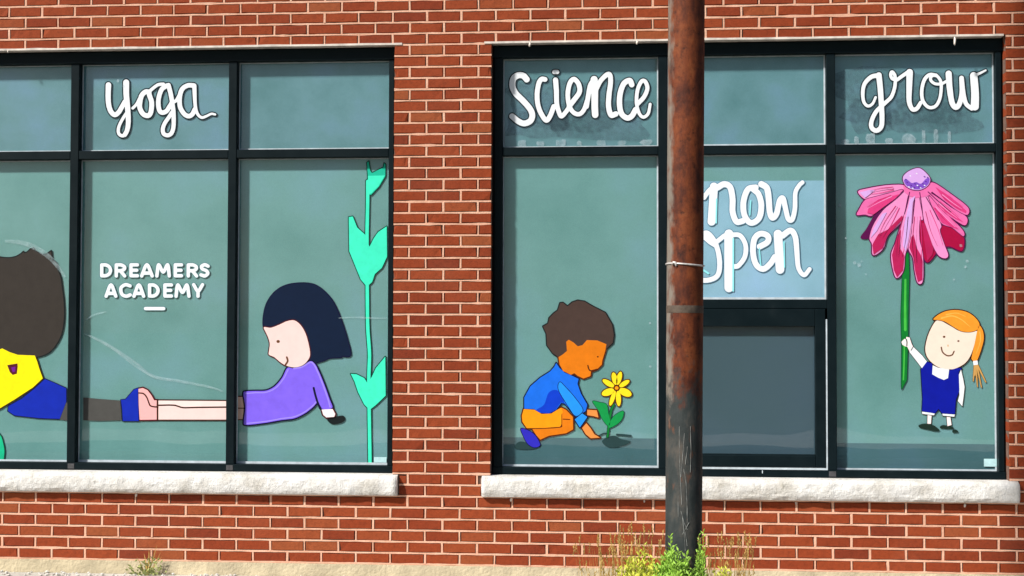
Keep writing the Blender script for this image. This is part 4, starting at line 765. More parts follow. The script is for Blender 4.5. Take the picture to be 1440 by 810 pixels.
('petal','crim',11,'53355 17604 53428 17644 53500 17709 53621 17850 53766 18046 53787 18107 53791 18181 53777 18291 53737 18451 53670 18660 53509 19104 53233 19830 53167 19970 53121 20040 53048 20127 53012 20154 52987 20158 52975 20156 52951 20135 52924 20066 52904 19943 52887 19770 52866 19352 52865 19130 52872 18933 52890 18761 52917 18589 52987 18281 53063 18023 53133 17826 53172 17740 53212 17674 53259 17620 53307 17597'),
('petal_edge','plum',12,'50328 17979 50434 18019 50546 18087 50652 18167 50746 18253 50834 18351 50905 18474 50945 18585 51018 18856 51055 18967 51114 19090 51186 19188 51275 19287 51570 19565 51849 19851 51910 19925 51966 20011 52020 20122 52070 20257 52122 20429 52292 21119 52408 21501 52416 21575 52404 21636 52392 21657 52344 21704 52283 21734 52211 21751 52127 21757 52042 21750 51970 21729 51904 21689 51848 21630 51700 21431 51617 21342 51070 20873 50931 20744 50803 20610 50583 20331 50487 20190 50326 19919 50194 19648 50138 19500 50061 19242 50023 19020 50026 18933 50044 18871 50136 18711 50155 18649 50165 18550 50167 18168 50186 18057 50243 17983'),
('petal','pinklight',13,'50348 18021 50421 18050 50518 18107 50628 18189 50729 18282 50810 18373 50876 18491 50916 18602 50986 18860 51026 18983 51087 19106 51165 19214 51250 19308 51544 19585 51821 19869 51882 19941 51938 20028 51992 20138 52041 20272 52089 20434 52263 21136 52376 21505 52384 21579 52372 21628 52327 21676 52279 21700 52207 21718 52123 21724 52050 21717 51990 21700 51917 21656 51871 21607 51722 21407 51637 21316 51090 20847 50956 20723 50826 20588 50613 20317 50513 20170 50352 19899 50226 19640 50169 19492 50092 19233 50069 19122 50056 19011 50058 18937 50075 18881 50164 18727 50188 18653 50197 18542 50199 18172 50216 18073 50252 18019 50264 18013 50324 18012'),
('petal_edge','plum',14,'51616 16662 51664 16677 51736 16727 51809 16796 51881 16885 51950 16996 51994 17094 52028 17229 52048 17389 52075 17881 52094 18017 52127 18140 52284 18521 52324 18668 52389 19013 52509 19850 52594 20687 52619 20872 52648 21019 52699 21167 52759 21278 52891 21474 52937 21560 52940 21622 52934 21646 52877 21700 52781 21738 52672 21754 52552 21748 52431 21709 52330 21625 52262 21490 52209 21305 52089 20677 52049 20505 52005 20357 51775 19680 51501 18769 51451 18634 51303 18289 51266 18166 51245 18031 51241 17883 51251 17723 51298 17391 51357 17107 51411 16898 51441 16812 51476 16738 51531 16675 51591 16656'),
('petal','pinklight',15,'51600 16691 51648 16706 51719 16754 51783 16816 51854 16903 51922 17012 51966 17111 51996 17234 52016 17393 52043 17885 52065 18033 52094 18144 52255 18537 52292 18672 52357 19017 52477 19854 52562 20691 52587 20876 52618 21036 52672 21184 52738 21304 52871 21503 52906 21577 52907 21626 52897 21638 52861 21671 52777 21705 52668 21722 52560 21716 52439 21677 52355 21605 52294 21482 52240 21297 52120 20669 52080 20496 52036 20349 51806 19672 51532 18761 51483 18626 51335 18281 51298 18158 51277 18023 51273 17887 51283 17727 51303 17555 51359 17247 51416 17001 51474 16816 51504 16755 51539 16712 51588 16690'),
('petal_edge','plum',16,'52934 16318 52995 16351 53045 16422 53084 16545 53104 16729 53115 16962 53119 17245 53107 17798 53094 18031 53072 18203 53036 18376 52927 18782 52904 18942 52891 19323 52901 19717 52914 19889 52928 20000 52937 20025 52947 20037 53031 19987 53079 20006 53095 20024 53108 20122 53083 20578 53054 20899 53018 21207 52980 21454 52936 21614 52885 21662 52861 21672 52785 21627 52721 21529 52660 21394 52611 21258 52568 21111 52540 20963 52521 20791 52473 20039 52414 19350 52369 19079 52258 18648 52234 18513 52230 18390 52250 18279 52291 18181 52439 17934 52477 17836 52512 17614 52543 17233 52561 17110 52635 16705 52664 16582 52700 16471 52739 16398 52790 16348 52862 16316'),
('petal','pinklight',17,'52919 16347 52973 16377 53017 16438 53053 16561 53072 16721 53083 16966 53084 17519 53062 18023 53039 18208 53005 18367 52895 18774 52872 18934 52859 19315 52869 19709 52896 20004 52919 20064 52955 20069 53039 20021 53065 20041 53076 20127 53051 20582 52987 21199 52948 21446 52909 21594 52869 21633 52857 21636 52801 21594 52748 21511 52691 21385 52602 21115 52573 20967 52552 20782 52504 20031 52445 19341 52400 19071 52289 18640 52267 18517 52262 18394 52282 18283 52319 18197 52467 17951 52509 17840 52544 17618 52575 17237 52593 17114 52665 16721 52700 16574 52728 16488 52767 16414 52811 16374 52859 16351'),
('petal_edge','plum',18,'55354 19062 55390 19069 55429 19112 55446 19198 55431 19284 55397 19370 55321 19493 55206 19629 55049 19789 54491 20332 54333 20500 54202 20664 53899 21110 53797 21243 53702 21335 53606 21390 53510 21420 53402 21429 53329 21417 53245 21373 53217 21324 53213 21299 53226 21225 53271 21126 53572 20644 53814 20218 53909 20064 54006 19929 54100 19822 54208 19739 54315 19687 54627 19589 54734 19535 54840 19458 55253 19101 55330 19060'),
('petal','pink',19,'55374 19098 55406 19141 55415 19190 55403 19264 55365 19362 55296 19473 55181 19608 55032 19761 54465 20312 54305 20483 54175 20645 53874 21090 53780 21214 53686 21306 53602 21356 53506 21387 53398 21395 53325 21382 53272 21352 53245 21303 53255 21241 53299 21142 53597 20665 53930 20093 54025 19957 54120 19848 54228 19766 54323 19719 54635 19621 54742 19569 54856 19487 55269 19129 55338 19092'),
('petal_edge','plum',20,'54352 17794 54412 17814 54455 17845 54484 17880 54511 17943 54517 18004 54507 18078 54482 18164 54362 18471 54178 19000 54089 19283 54067 19381 54066 19467 54080 19504 54136 19590 54147 19651 54128 19762 54075 19898 53998 20058 53625 20773 53562 20922 53404 21341 53347 21465 53284 21560 53221 21626 53141 21688 53057 21732 52985 21745 52960 21743 52898 21714 52860 21640 52854 21505 52875 21320 52911 21097 53133 19926 53206 19643 53368 19138 53494 18794 53613 18510 53730 18264 53850 18062 53909 17984 53969 17925 54052 17864 54124 17829 54196 17805 54304 17789'),
('petal','pinklight',21,'54324 17824 54396 17843 54437 17873 54458 17898 54479 17947 54485 18008 54476 18070 54451 18156 54331 18463 54102 19127 54058 19275 54033 19386 54033 19472 54052 19521 54107 19607 54115 19656 54097 19754 54043 19890 53966 20050 53599 20753 53530 20913 53372 21333 53321 21444 53256 21542 53196 21604 53125 21660 53041 21702 52968 21711 52920 21689 52889 21619 52888 21496 52907 21323 52941 21114 53162 19943 53235 19659 53396 19154 53523 18810 53641 18526 53758 18280 53874 18084 53941 17998 54001 17940 54061 17898 54132 17861 54192 17840 54252 17827'),
('petal_edge','plum',22,'55447 19690 55495 19703 55536 19741 55581 19814 55612 19912 55621 20010 55602 20121 55556 20207 55459 20306 55309 20410 54831 20684 54686 20777 54551 20876 54087 21247 53720 21501 53492 21641 53396 21690 53336 21704 53312 21692 53304 21671 53305 21634 53347 21563 53407 21484 53955 20816 54170 20573 54289 20453 54408 20344 54647 20150 54993 19905 55184 19785 55280 19732 55351 19701 55423 19686'),
('petal','pink',23,'55431 19720 55480 19733 55518 19769 55553 19831 55581 19916 55589 20015 55570 20113 55523 20199 55435 20283 55292 20382 54815 20656 54660 20755 54421 20937 54062 21225 53715 21465 53464 21619 53380 21661 53344 21669 53336 21662 53339 21638 53434 21502 53880 20958 54089 20710 54313 20475 54548 20270 54918 19995 55109 19869 55277 19770 55359 19733'),
('petal_edge','plum',24,'55578 20288 55639 20324 55679 20374 55716 20460 55723 20558 55701 20656 55640 20767 55535 20883 55389 21014 55043 21287 54366 21796 54055 22017 53804 22170 53696 22213 53623 22227 53563 22224 53514 22207 53467 22178 53364 22085 53335 22036 53325 21974 53351 21888 53404 21811 53500 21714 53643 21593 54289 21094 54778 20700 54993 20546 55220 20407 55411 20312 55507 20285'),
('petal','pink',25,'55575 20323 55611 20344 55651 20390 55683 20464 55691 20550 55670 20648 55615 20747 55514 20858 55376 20983 55209 21118 54194 21880 53907 22073 53787 22141 53691 22180 53619 22194 53571 22192 53523 22176 53487 22152 53389 22064 53367 22027 53358 21978 53379 21904 53431 21830 53520 21741 53663 21618 54309 21120 54798 20725 55013 20571 55240 20433 55419 20344 55503 20319'),
('petal_base','pink',27,'52829 21320 53082 21343 53419 21441 53432 21452 53675 21759 53472 22124 52714 22131 51983 22041 52014 21683 52299 21429 52311 21420 52708 21309'),
('petal_line','plum',28,'54667 20460 54679 20471 54681 20482 54672 20494 53975 21115 53402 21669 53378 21679 53361 21671 53354 21646 53365 21629 53841 21175 54287 20779 54645 20470;53955 20009 53964 20018 53960 20043 53616 20770 53287 21363 53267 21379 53251 21376 53239 21364 53239 21339 53524 20845 53689 20524 53931 20020 53943 20008;53079 20194 53094 20207 53094 20219 53048 20761 52934 21624 52927 21637 52908 21646 52888 21637 52881 21612 53005 20761 53060 20207;50922 20753 51372 21097 51642 21323 51999 21679 52005 21704 51998 21716 51979 21725 51960 21716 51688 21435 51531 21287 51336 21124 50906 20784 50899 20772 50903 20760;52031 20381 52043 20385 52051 20396 52159 20753 52233 21036 52363 21628 52353 21652 52341 21658 52320 21653 52311 21640 52167 20950 52017 20409 52016 20396;52486 19836 52499 19852 52561 20492 52640 21207 52637 21231 52616 21241 52601 21232 52597 21219 52526 20493 52472 19852'),
('petal_shade','pinkmid',28,'50300 20372 50835 20776 51636 21361 51801 21526 51794 21536 50559 21228 50019 20771 49931 20462 49949 20450 50276 20365 50288 20362;55503 20404 55532 20533 55528 20552 54676 21337 53809 21924 53798 21921 54321 21157 55013 20645;55077 19484 55082 19491 54219 20297 53621 20827 53614 20826 54127 19888 54658 19613;55331 19898 55342 19908 54664 20523 53984 21079 53975 21070 54316 20519 55009 20026'),
('petal_shade','rose',29,'51592 16736 51933 17136 52017 17972 52017 17985 51781 18391 51821 19450 51814 19473 51622 19118 51313 18023 51414 17137;52783 16468 53006 16582 53017 16594 53041 17663 52937 18024 52735 18389 52536 19206 52409 19030 52298 18439 52524 17848 52612 17110 52764 16471 52771 16462;50283 18056 50798 18419 51067 19120 51603 19710 51949 20078 51903 20288 51894 20301 51090 19491 50556 19221 50544 19209 50280 18765 50206 18581 50271 18073;53320 17674 53592 18018 53670 18386 53193 19839 53178 19847 53022 19848 53013 19840 53014 19827 53308 17670'),
('petal_shade','lilac',29,'52087 18227 52228 18753 52414 19849 52510 21031 52657 21425 52650 21435 52351 21217 52030 19850 51933 18582 52075 18228;50110 19002 50460 19400 51043 20484 51038 20490 50796 20411 50777 20399 50302 19586 50110 19019;49796 21329 49933 21416 50375 21772 50356 21780 50029 21782 49508 21654 49494 21644'),
('brush_streak','pinkmid',29,'50252 21548 50639 21590 50858 21629 51427 21763 51446 21776 51449 21789 51439 21805 51427 21809 50955 21687 50737 21637 50531 21603 50143 21555 50137 21549 50143 21538'),
('brush_streak','pinklight',29,'50131 21649 50713 21764 51415 21856 51430 21865 51436 21890 51427 21904 51403 21910 50713 21802 50131 21672 50116 21663 50119 21651'),
('brush_streak','rose',29,'50128 21726 50492 21828 50698 21872 50928 21897 51400 21925 51417 21941 51414 21954 51400 21962 50928 21926 50698 21897 50401 21824 50120 21739 50109 21727'),
('brush_streak','pinkmid',29,'50008 20575 50446 20761 50768 20921 51373 21276 51386 21288 51384 21313 51368 21321 51356 21318 50871 21020 50640 20888 50421 20779 49999 20591 49990 20579 49996 20572'),
('brush_streak','pinklight',29,'49956 20699 50576 21033 51328 21377 51342 21396 51340 21411 51328 21426 51304 21426 50561 21067 49935 20712 49932 20694'),
('brush_streak','rose',29,'49953 20801 50301 21025 50512 21142 50766 21252 51288 21448 51302 21464 51299 21476 51288 21484 51276 21483 50888 21331 50633 21227 50512 21169 50390 21104 50196 20982 49930 20804 49940 20794'),
('brush_streak','pinkmid',29,'50786 18969 50798 18976 51126 19480 51294 19763 51453 20070 51766 20722 51763 20746 51751 20754 51739 20754 51722 20735 51420 20083 51262 19768 51103 19492 50784 18988 50780 18975'),
('brush_streak','pinklight',29,'50646 19053 50928 19594 51083 19877 51640 20788 51645 20812 51636 20827 51612 20832 51592 20812 51050 19893 50899 19607 50634 19073 50634 19055'),
('brush_streak','rose',29,'50600 19212 50798 19668 50944 19951 51132 20246 51552 20836 51558 20849 51553 20864 51541 20869 51526 20861 51107 20259 50923 19963 50845 19816 50722 19545 50589 19225;50551 19109 50600 19212 50588 19224 50546 19126 50544 19114'),
('brush_streak','pinkmid',29,'51896 17898 51908 17910 52027 18426 52100 18770 52132 18955 52184 19361 52265 20198 52261 20223 52248 20231 52227 20223 52221 20211 52149 19361 52101 18955 52039 18598 51889 17909'),
('brush_streak','pinklight',29,'51709 17928 51858 18999 51931 19393 52103 20230 52098 20253 52086 20262 52061 20258 52051 20243 51891 19405 51823 19011 51772 18642 51693 17940 51697 17930'),
('brush_streak','rose',29,'51585 17951 51602 18133 51633 18662 51679 19031 51766 19425 51991 20250 51988 20263 51973 20271 51961 20266 51954 20250 51791 19635 51692 19228 51655 19031 51612 18662 51578 17997 51577 17960'),
('brush_streak','pinkmid',29,'52964 17532 53016 18345 53026 18775 53010 19243 52946 20228 52941 20240 52922 20248 52907 20240 52903 20216 52975 19243 52996 18775 52990 18345 52947 17534 52952 17523'),
('brush_streak','pinklight',29,'52732 17518 52739 17536 52710 18336 52705 18778 52716 19246 52756 20219 52748 20243 52726 20251 52711 20243 52702 20219 52674 19246 52669 18779 52679 18336 52717 17536 52720 17522'),
('brush_streak','rose',29,'52586 17520 52593 17526 52593 17538 52512 18338 52499 18547 52496 18769 52504 19002 52522 19236 52625 20221 52616 20239 52604 20241 52589 20221 52495 19249 52478 19003 52472 18769 52477 18547 52491 18338 52580 17526'),
('brush_streak','pinkmid',29,'54205 18551 54208 18568 54041 19183 53933 19528 53802 19872 53500 20600 53487 20618 53475 20620 53460 20612 53457 20588 53769 19860 53905 19515 54014 19183 54192 18556'),
('brush_streak','pinklight',29,'54029 18484 54040 18494 54036 18506 53806 19109 53689 19442 53576 19799 53355 20550 53346 20564 53322 20570 53310 20563 53303 20538 53600 19589 53777 19097 54017 18495'),
('brush_streak','rose',29,'53886 18514 53897 18525 53892 18537 53655 19054 53532 19374 53429 19744 53255 20508 53251 20521 53239 20528 53227 20525 53219 20508 53358 19916 53453 19547 53507 19374 53637 19042'),
('brush_streak','pinkmid',29,'54989 19705 55001 19718 54701 20088 54528 20285 54331 20483 53912 20879 53893 20887 53881 20882 53873 20867 53881 20847 54310 20454 54513 20256 54678 20075'),
('brush_streak','pinklight',29,'54901 19608 54907 19615 54901 19627 54389 20151 53830 20801 53817 20808 53793 20801 53785 20776 53792 20762 54274 20220 54543 19942 54882 19615'),
('brush_streak','rose',29,'54726 19641 54737 19653 54476 19881 54297 20061 54124 20270 53774 20740 53761 20748 53749 20745 53741 20728 53747 20715 54098 20258 54275 20048 54464 19864;54797 19580 54807 19591 54750 19642 54738 19652 54726 19641'),
('brush_streak','pinkmid',29,'55089 20207 55085 20222 54875 20433 54636 20658 54457 20804 54071 21100 54051 21108 54036 21100 54031 21088 54039 21069 54433 20778 54623 20630 54779 20491 55072 20210'),
('brush_streak','pinklight',29,'55009 20111 55018 20124 55009 20135 54532 20532 54009 21027 53995 21035 53971 21027 53963 21003 53971 20989 54424 20576 54675 20367'),
('brush_streak','rose',29,'54966 20062 54968 20067 54955 20079 54632 20308 54471 20438 54298 20608 53964 20971 53952 20978 53935 20970 53932 20958 53940 20944 54279 20587 54448 20426 54621 20290 54954 20062'),
('brush_streak','pinkmid',29,'55337 20743 55347 20751 55340 20763 55030 21035 54860 21172 54669 21308 54260 21581 54239 21589 54224 21581 54221 21557 54234 21544 54657 21274 54925 21085'),
('brush_streak','pinklight',29,'55273 20645 55278 20661 55273 20666 54769 21032 54199 21504 54175 21510 54162 21503 54155 21479 54163 21465 54652 21074 54927 20874'),
('brush_streak','rose',29,'55220 20591 55231 20600 55221 20607 54874 20820 54696 20947 54516 21102 54158 21443 54146 21450 54130 21442 54126 21430 54134 21417 54504 21075 54683 20925 54869 20798'),
('outline','plum',30,'52817 21707 52925 21719 53070 21762 53227 21844 53360 21943 53426 22011 53498 22122 53530 22202 53548 22269 53554 22331 53547 22417 53528 22479 53490 22553 53401 22677 53294 22796 53174 22913 53054 23007 52982 23048 52922 23070 52838 23084 52765 23083 52693 23071 52548 23028 52333 22932 52176 22834 52057 22736 51974 22638 51945 22589 51921 22527 51911 22478 51908 22416 51917 22342 51939 22255 52001 22107 52047 22029 52092 21971 52158 21908 52299 21820 52455 21757 52588 21723 52672 21711'),
('flower_cone','lilac',31,'52817 21756 52913 21767 53058 21811 53203 21887 53324 21977 53385 22038 53456 22147 53498 22270 53506 22344 53500 22405 53485 22455 53448 22529 53358 22653 53245 22776 53142 22877 53018 22972 52958 23004 52898 23026 52825 23035 52765 23033 52693 23020 52499 22956 52354 22887 52208 22797 52099 22708 52016 22613 51987 22564 51968 22515 51957 22416 51982 22280 52043 22131 52087 22057 52125 22007 52191 21945 52311 21869 52468 21804 52600 21771 52672 21760'),
('flower_cone','purple2',32,'52795 21794 52916 21805 53049 21843 53194 21923 53254 21965 53352 22049 53392 22098 53421 22148 53456 22246 53477 22369 53471 22406 53450 22435 53426 22447 53378 22451 53330 22441 53281 22420 53209 22361 53075 22202 53034 22162 52978 22129 52942 22126 52894 22138 52762 22210 52714 22223 52665 22219 52532 22179 52496 22173 52448 22178 52400 22204 52222 22365 52172 22392 52099 22394 52063 22380 52033 22354 52019 22317 52022 22280 52055 22181 52121 22070 52209 21983 52326 21906 52470 21841 52602 21807 52687 21797'),
('cone_dab','plum2',33,'53302 22209 53314 22223 53317 22241 53302 22265 53242 22295 53218 22293 53206 22280 53203 22255 53218 22237 53278 22206;52914 21891 52926 21903 52932 21923 52915 21948 52854 21979 52830 21975 52819 21961 52818 21936 52830 21921 52890 21890;53412 22438 53426 22463 53412 22491 53352 22523 53328 22521 53318 22513 53311 22488 53328 22464 53388 22434;53231 22483 53243 22496 53248 22513 53234 22538 53172 22570 53143 22563 53132 22539 53145 22514 53207 22481;52637 21872 52661 21891 52662 21913 52655 21925 52589 21961 52565 21959 52554 21950 52549 21938 52553 21913 52613 21878;52469 21986 52486 22013 52476 22037 52409 22073 52378 22063 52370 22038 52384 22015 52445 21984;52169 22332 52181 22339 52193 22360 52182 22388 52114 22422 52085 22413 52078 22385 52085 22370 52145 22336;52253 22174 52264 22199 52251 22224 52181 22258 52157 22249 52148 22225 52162 22200 52229 22167;53120 22070 53150 22082 53155 22095 53150 22119 53085 22158 53061 22159 53048 22150 53040 22132 53048 22108;52674 22072 52703 22085 52709 22097 52704 22122 52639 22161 52615 22162 52602 22153 52594 22135 52602 22110'),
('cone_dab','white',34,'53218 21995 53231 22013 53230 22026 53219 22042 53159 22064 53137 22051 53136 22026 53146 22014 53194 21993;52821 22001 52829 22016 52821 22041 52761 22067 52735 22053 52734 22029 52748 22014 52797 21994;52542 21832 52557 21845 52561 21857 52555 21875 52495 21904 52469 21895 52464 21870 52470 21858 52518 21835;52988 21848 53006 21867 53001 21892 52941 21919 52917 21910 52909 21892 52916 21874 52964 21851;52414 22547 52429 22561 52427 22587 52366 22617 52342 22611 52333 22587 52342 22571 52390 22548;52338 21907 52353 21920 52350 21949 52290 21978 52265 21970 52258 21945 52266 21932 52314 21909;52765 22679 52787 22695 52786 22719 52777 22730 52717 22753 52700 22745 52692 22732 52698 22708'),
]),
('painted_girl','small painted girl in blue overalls with orange ponytail holding the flower stem','window painting','children painted on the windows',[
('outline','brownink',0,'54688 11395 54795 11417 54927 11465 55100 11545 55293 11655 55383 11721 55455 11783 55527 11859 55599 11949 55684 12081 55693 12072 55712 11999 55743 11953 55790 11909 55850 11872 55909 11851 55969 11845 56029 11862 56081 11903 56127 11964 56192 12098 56336 12501 56464 12941 56504 13173 56512 13283 56506 13454 56480 13612 56456 13698 56386 13856 56343 13928 56278 14003 56271 14076 56253 14137 56217 14210 56108 14365 55989 14493 55859 14605 55776 14665 55621 14755 55526 14798 55335 14858 55228 14880 55036 14906 54833 14914 54629 14900 54425 14866 54245 14816 54077 14745 53872 14629 53740 14530 53630 14426 53586 14365 53572 14328 53573 14292 53610 14243 53692 14218 53634 14145 53534 13985 53402 13728 53317 13532 53243 13323 53211 13213 53157 12993 53116 12760 53107 12637 53108 12539 53119 12442 53142 12331 53167 12246 53203 12160 53255 12063 53314 11976 53454 11819 53553 11729 53648 11654 53755 11582 53851 11529 53970 11481 54090 11449 54317 11410 54520 11394'),
('outline','ink2',0,'53024 11409 53036 11414 53053 11436 53279 11867 53283 11902 53018 12255 52516 12756 52444 12890 52311 13294 52292 13306 52112 13338 52088 13333 52076 13318 52051 13208 52003 13226 51979 13222 51795 13036 51789 13011 51842 12839 51856 12824 52012 12732 52132 12706 52239 12473 52240 12424 52762 11738 52993 11423 53009 11411;55235 9317 55247 9328 55253 9348 55321 9848 55389 10434 55315 10897 55193 11457 55180 11485 55156 11492 55132 11476 55000 11322 55034 9981 54942 9639 54951 9614 55197 9324 55211 9314;54403 8171 54618 8233 54638 8248 54644 8272 54582 8710 54586 8721 54765 8703 54789 8711 54798 8724 54833 8858 54830 8882 54814 8897 54109 8940 54080 8926 54074 8901 54087 8792 54096 8778 54120 8770 54299 8751 54311 8745 54350 8197 54367 8169;53471 8294 53486 8324 53529 8788 53630 8780 53652 8789 53712 8911 53712 8936 53704 8948 53679 8957 52961 9049 52937 9045 52920 9015 52947 8881 52959 8866 53223 8830 53240 8822 53224 8334 53231 8312 53255 8301 53447 8289'),
('outline','navyink',1,'54822 8859 54836 8874 54844 8898 54906 9691 55114 10228 55091 11131 55244 11498 55241 11534 55225 11553 55201 11561 54902 11579 54495 11439 54473 11409 54371 10957 54359 10944 54144 10917 53654 11185 53646 11197 53590 11784 53575 11815 53551 11828 53252 11924 53216 11918 52877 11463 52869 11438 52954 9776 52918 9056 52921 9030 52933 9013 52957 9001 53675 8862 53705 8878 53892 9106 54046 8899 54070 8881 54787 8851'),
('outline','tanink',0,'56314 10391 56338 10413 56343 10441 56187 11305 56191 11328 56510 10698 56531 10683 56567 10686 56588 10710 56591 10735 56146 11732 56122 11754 56063 11773 56015 11769 55979 11786 55944 11786 55920 11777 55884 11749 55864 11706 55800 10779 55813 10755 55840 10742 55864 10747 55885 10768 55923 11060 55962 11069 55974 11064 56038 10452 56052 10429 56076 10420 56100 10427 56113 10440 56121 10464 56082 11208 56086 11171 56094 11157 56262 10416 56279 10396'),
('shoe','shoe',1,'53837 7890 53909 7912 53933 7935 53939 7953 53933 7978 53898 8023 53803 8112 53672 8205 53601 8245 53457 8297 53374 8318 53230 8341 53074 8340 52942 8315 52826 8274 52785 8249 52763 8224 52754 8200 52754 8176 52764 8151 52797 8116 52841 8091 52965 8050 53658 7901 53742 7890'),
('shoe','shoe',1,'54636 8037 54708 8059 54738 8088 54739 8112 54733 8124 54700 8148 54554 8195 54255 8255 54172 8262 54124 8259 54064 8244 53992 8203 53958 8167 53949 8142 53951 8118 53967 8093 54003 8072 54051 8058 54349 8034;54825 7819 54909 7831 54957 7844 54985 7858 54991 7883 54958 7939 54910 7982 54851 8008 54803 8012 54731 8007 54695 7997 54671 7981 54653 7941 54649 7904 54653 7868 54670 7835 54682 7825 54718 7817'),
('leg','skinwhite',2,'53443 8322 53455 8333 53494 8792 53279 8822 53271 8803 53256 8339 53264 8333'),
('leg','skinwhite',2,'54429 8212 54606 8264 54611 8276 54552 8701 54349 8732 54341 8725 54342 8712 54381 8210 54393 8201'),
('trouser_cuff','white',3,'53630 8814 53679 8916 53667 8926 52972 9014 52960 9015 52954 9009 52976 8899 52983 8892'),
('trouser_cuff','white',3,'54769 8740 54799 8855 54794 8866 54125 8906 54113 8906 54106 8899 54116 8814 54124 8802'),
('shirt','white',2,'54220 10851 54430 10939 54500 11454 53878 11540 53591 11676 53579 11673 53545 11167 53874 10971 54196 10841;53026 11453 53253 11887 52997 12229 52482 12743 52470 12741 52272 12447 52273 12435 52788 11758 53014 11449'),
('arm','white',3,'55218 9348 55288 9842 55356 10440 55284 10891 55162 11448 55151 11449 55032 11316 55065 9975 54976 9645 54977 9633'),
('overalls','deepblue',3,'54787 8899 54797 8910 54860 9703 55068 10240 55044 11143 55195 11510 54902 11529 54521 11397 54407 10904 54132 10867 53602 11161 53543 11772 53528 11784 53240 11874 52919 11439 52918 11426 53002 9777 52966 9056 52981 9046 53663 8912 53675 8917 53892 9182 53904 9175 54082 8932 54094 8926'),
('shirt','white',4,'54197 10841 54433 10944 54499 11445 54495 11457 53878 11540 53592 11676 53580 11674 53545 11172 53552 11160 53874 10971'),
('hand','skinwhite',6,'52282 12463 52487 12735 52412 12882 52288 13269 52107 13303 52082 13175 52070 13165 51998 13193 51822 13015 51876 12850 52020 12765 52154 12734'),
('finger_line','greenink',7,'52142 12762 52158 12791 52172 12999 52163 13061 52133 13171 52108 13191 52085 13183 52076 13158 52113 12999 52100 12791 52109 12766 52130 12758;52381 12520 52397 12534 52494 12719 52493 12731 52478 12743 52458 12731 52360 12547 52359 12534 52369 12522'),
('face','skincream',5,'54724 11462 54832 11493 54988 11558 55156 11643 55264 11709 55348 11769 55420 11832 55540 11971 55605 12065 55661 12161 55751 12346 55844 12603 55924 12884 56014 13250 56080 13458 56095 13544 56086 13617 56043 13672 55947 13697 55804 13691 55314 13625 55182 13628 55075 13652 54979 13691 54908 13732 54741 13843 54169 14179 53966 14260 53882 14269 53846 14258 53786 14224 53737 14179 53685 14114 53593 13967 53495 13783 53415 13611 53300 13305 53214 12974 53176 12753 53168 12655 53168 12545 53179 12447 53221 12276 53261 12178 53303 12100 53357 12020 53427 11934 53589 11778 53684 11703 53780 11639 53875 11586 53983 11542 54210 11487 54521 11455 54652 11453'),
('outline','brownink',6,'55731 13569 55839 13586 55923 13608 56042 13660 56107 13705 56187 13799 56221 13864 56241 13925 56250 13986 56246 14059 56224 14133 56148 14267 56084 14350 55977 14465 55900 14536 55763 14639 55609 14729 55513 14772 55334 14828 55227 14851 55119 14868 54940 14884 54725 14880 54533 14857 54425 14836 54259 14791 54173 14758 53944 14640 53820 14557 53702 14459 53618 14366 53600 14324 53606 14291 53618 14274 53642 14261 53678 14254 53893 14248 54145 14196 54276 14150 54384 14090 54577 13959 54979 13705 55075 13654 55170 13615 55265 13589 55433 13563 55612 13559'),
('hair','hairorange',7,'55704 13598 55835 13619 55919 13642 56027 13688 56087 13730 56159 13815 56193 13880 56209 13929 56219 13990 56212 14063 56168 14173 56115 14258 56008 14387 55890 14502 55747 14611 55666 14662 55581 14707 55426 14768 55223 14819 55032 14845 54924 14852 54828 14852 54637 14839 54529 14823 54361 14788 54265 14758 54108 14693 53904 14577 53723 14435 53668 14378 53641 14341 53631 14316 53638 14301 53674 14288 53842 14287 54081 14245 54213 14210 54284 14182 54404 14116 54594 13986 54998 13731 55091 13682 55178 13647 55274 13621 55441 13595 55608 13591'),
('ponytail','hairorange',7,'55975 11909 56011 11922 56035 11942 56077 11997 56136 12119 56201 12290 56285 12534 56370 12815 56430 13072 56445 13182 56452 13365 56437 13523 56419 13609 56374 13743 56333 13828 56269 13926 56230 13957 56206 13956 56194 13947 56163 13901 56127 13804 56082 13645 55951 13009 55755 12118 55754 12069 55764 12032 55797 11985 55832 11954 55880 11926 55927 11910'),
('ponytail_end','tan',3,'56310 10412 56320 10421 56322 10445 56140 11473 56140 11456 56152 11449 56524 10714 56539 10702 56552 10702 56568 10714 56569 10739 56130 11720 56106 11739 56059 11753 56035 11754 56011 11744 55975 11766 55940 11764 55898 11735 55885 11711 55820 10784 55825 10771 55848 10763 55860 10768 55870 10784 55905 11089 55911 11097 55934 11083 55958 11092 55983 11173 56057 10456 56072 10442 56084 10442 56099 10456 56049 11382 56056 11414 56278 10433 56287 10415'),
('hair_tie','white',8,'55936 11698 56118 11724 56093 11944 56081 11963 55840 11931 55836 11918 55864 11695 55876 11691'),
('hair_strand','hairgold',8,'55691 13877 55702 13895 55691 13906 55371 14201 55276 14279 55193 14337 55032 14432 54859 14507 54763 14533 54680 14545 54572 14544 54380 14505 54080 14423 54050 14394 54049 14369 54055 14353 54067 14341 54091 14333 54487 14452 54583 14471 54679 14474 54751 14467 54835 14448 55003 14383 55161 14297 55252 14239;56026 12343 56037 12346 56043 12357 56217 12834 56255 12956 56282 13071 56294 13176 56289 13346 56262 13603 56250 13623 56238 13629 56215 13625 56199 13603 56241 13261 56243 13175 56234 13078 56182 12858 56017 12357;55445 14468 55451 14481 55438 14493 55111 14649 55028 14678 54932 14697 54836 14699 54645 14672 54345 14608 54332 14602 54318 14578 54327 14553 54356 14544 54740 14637 54836 14651 54932 14651 55016 14637 55099 14612 55349 14501 55433 14467'),
('eye','brown',7,'54271 13259 54291 13277 54302 13301 54301 13326 54284 13356 54260 13369 54212 13370 54188 13364 54170 13350 54156 13313 54160 13289 54175 13267 54211 13252'),
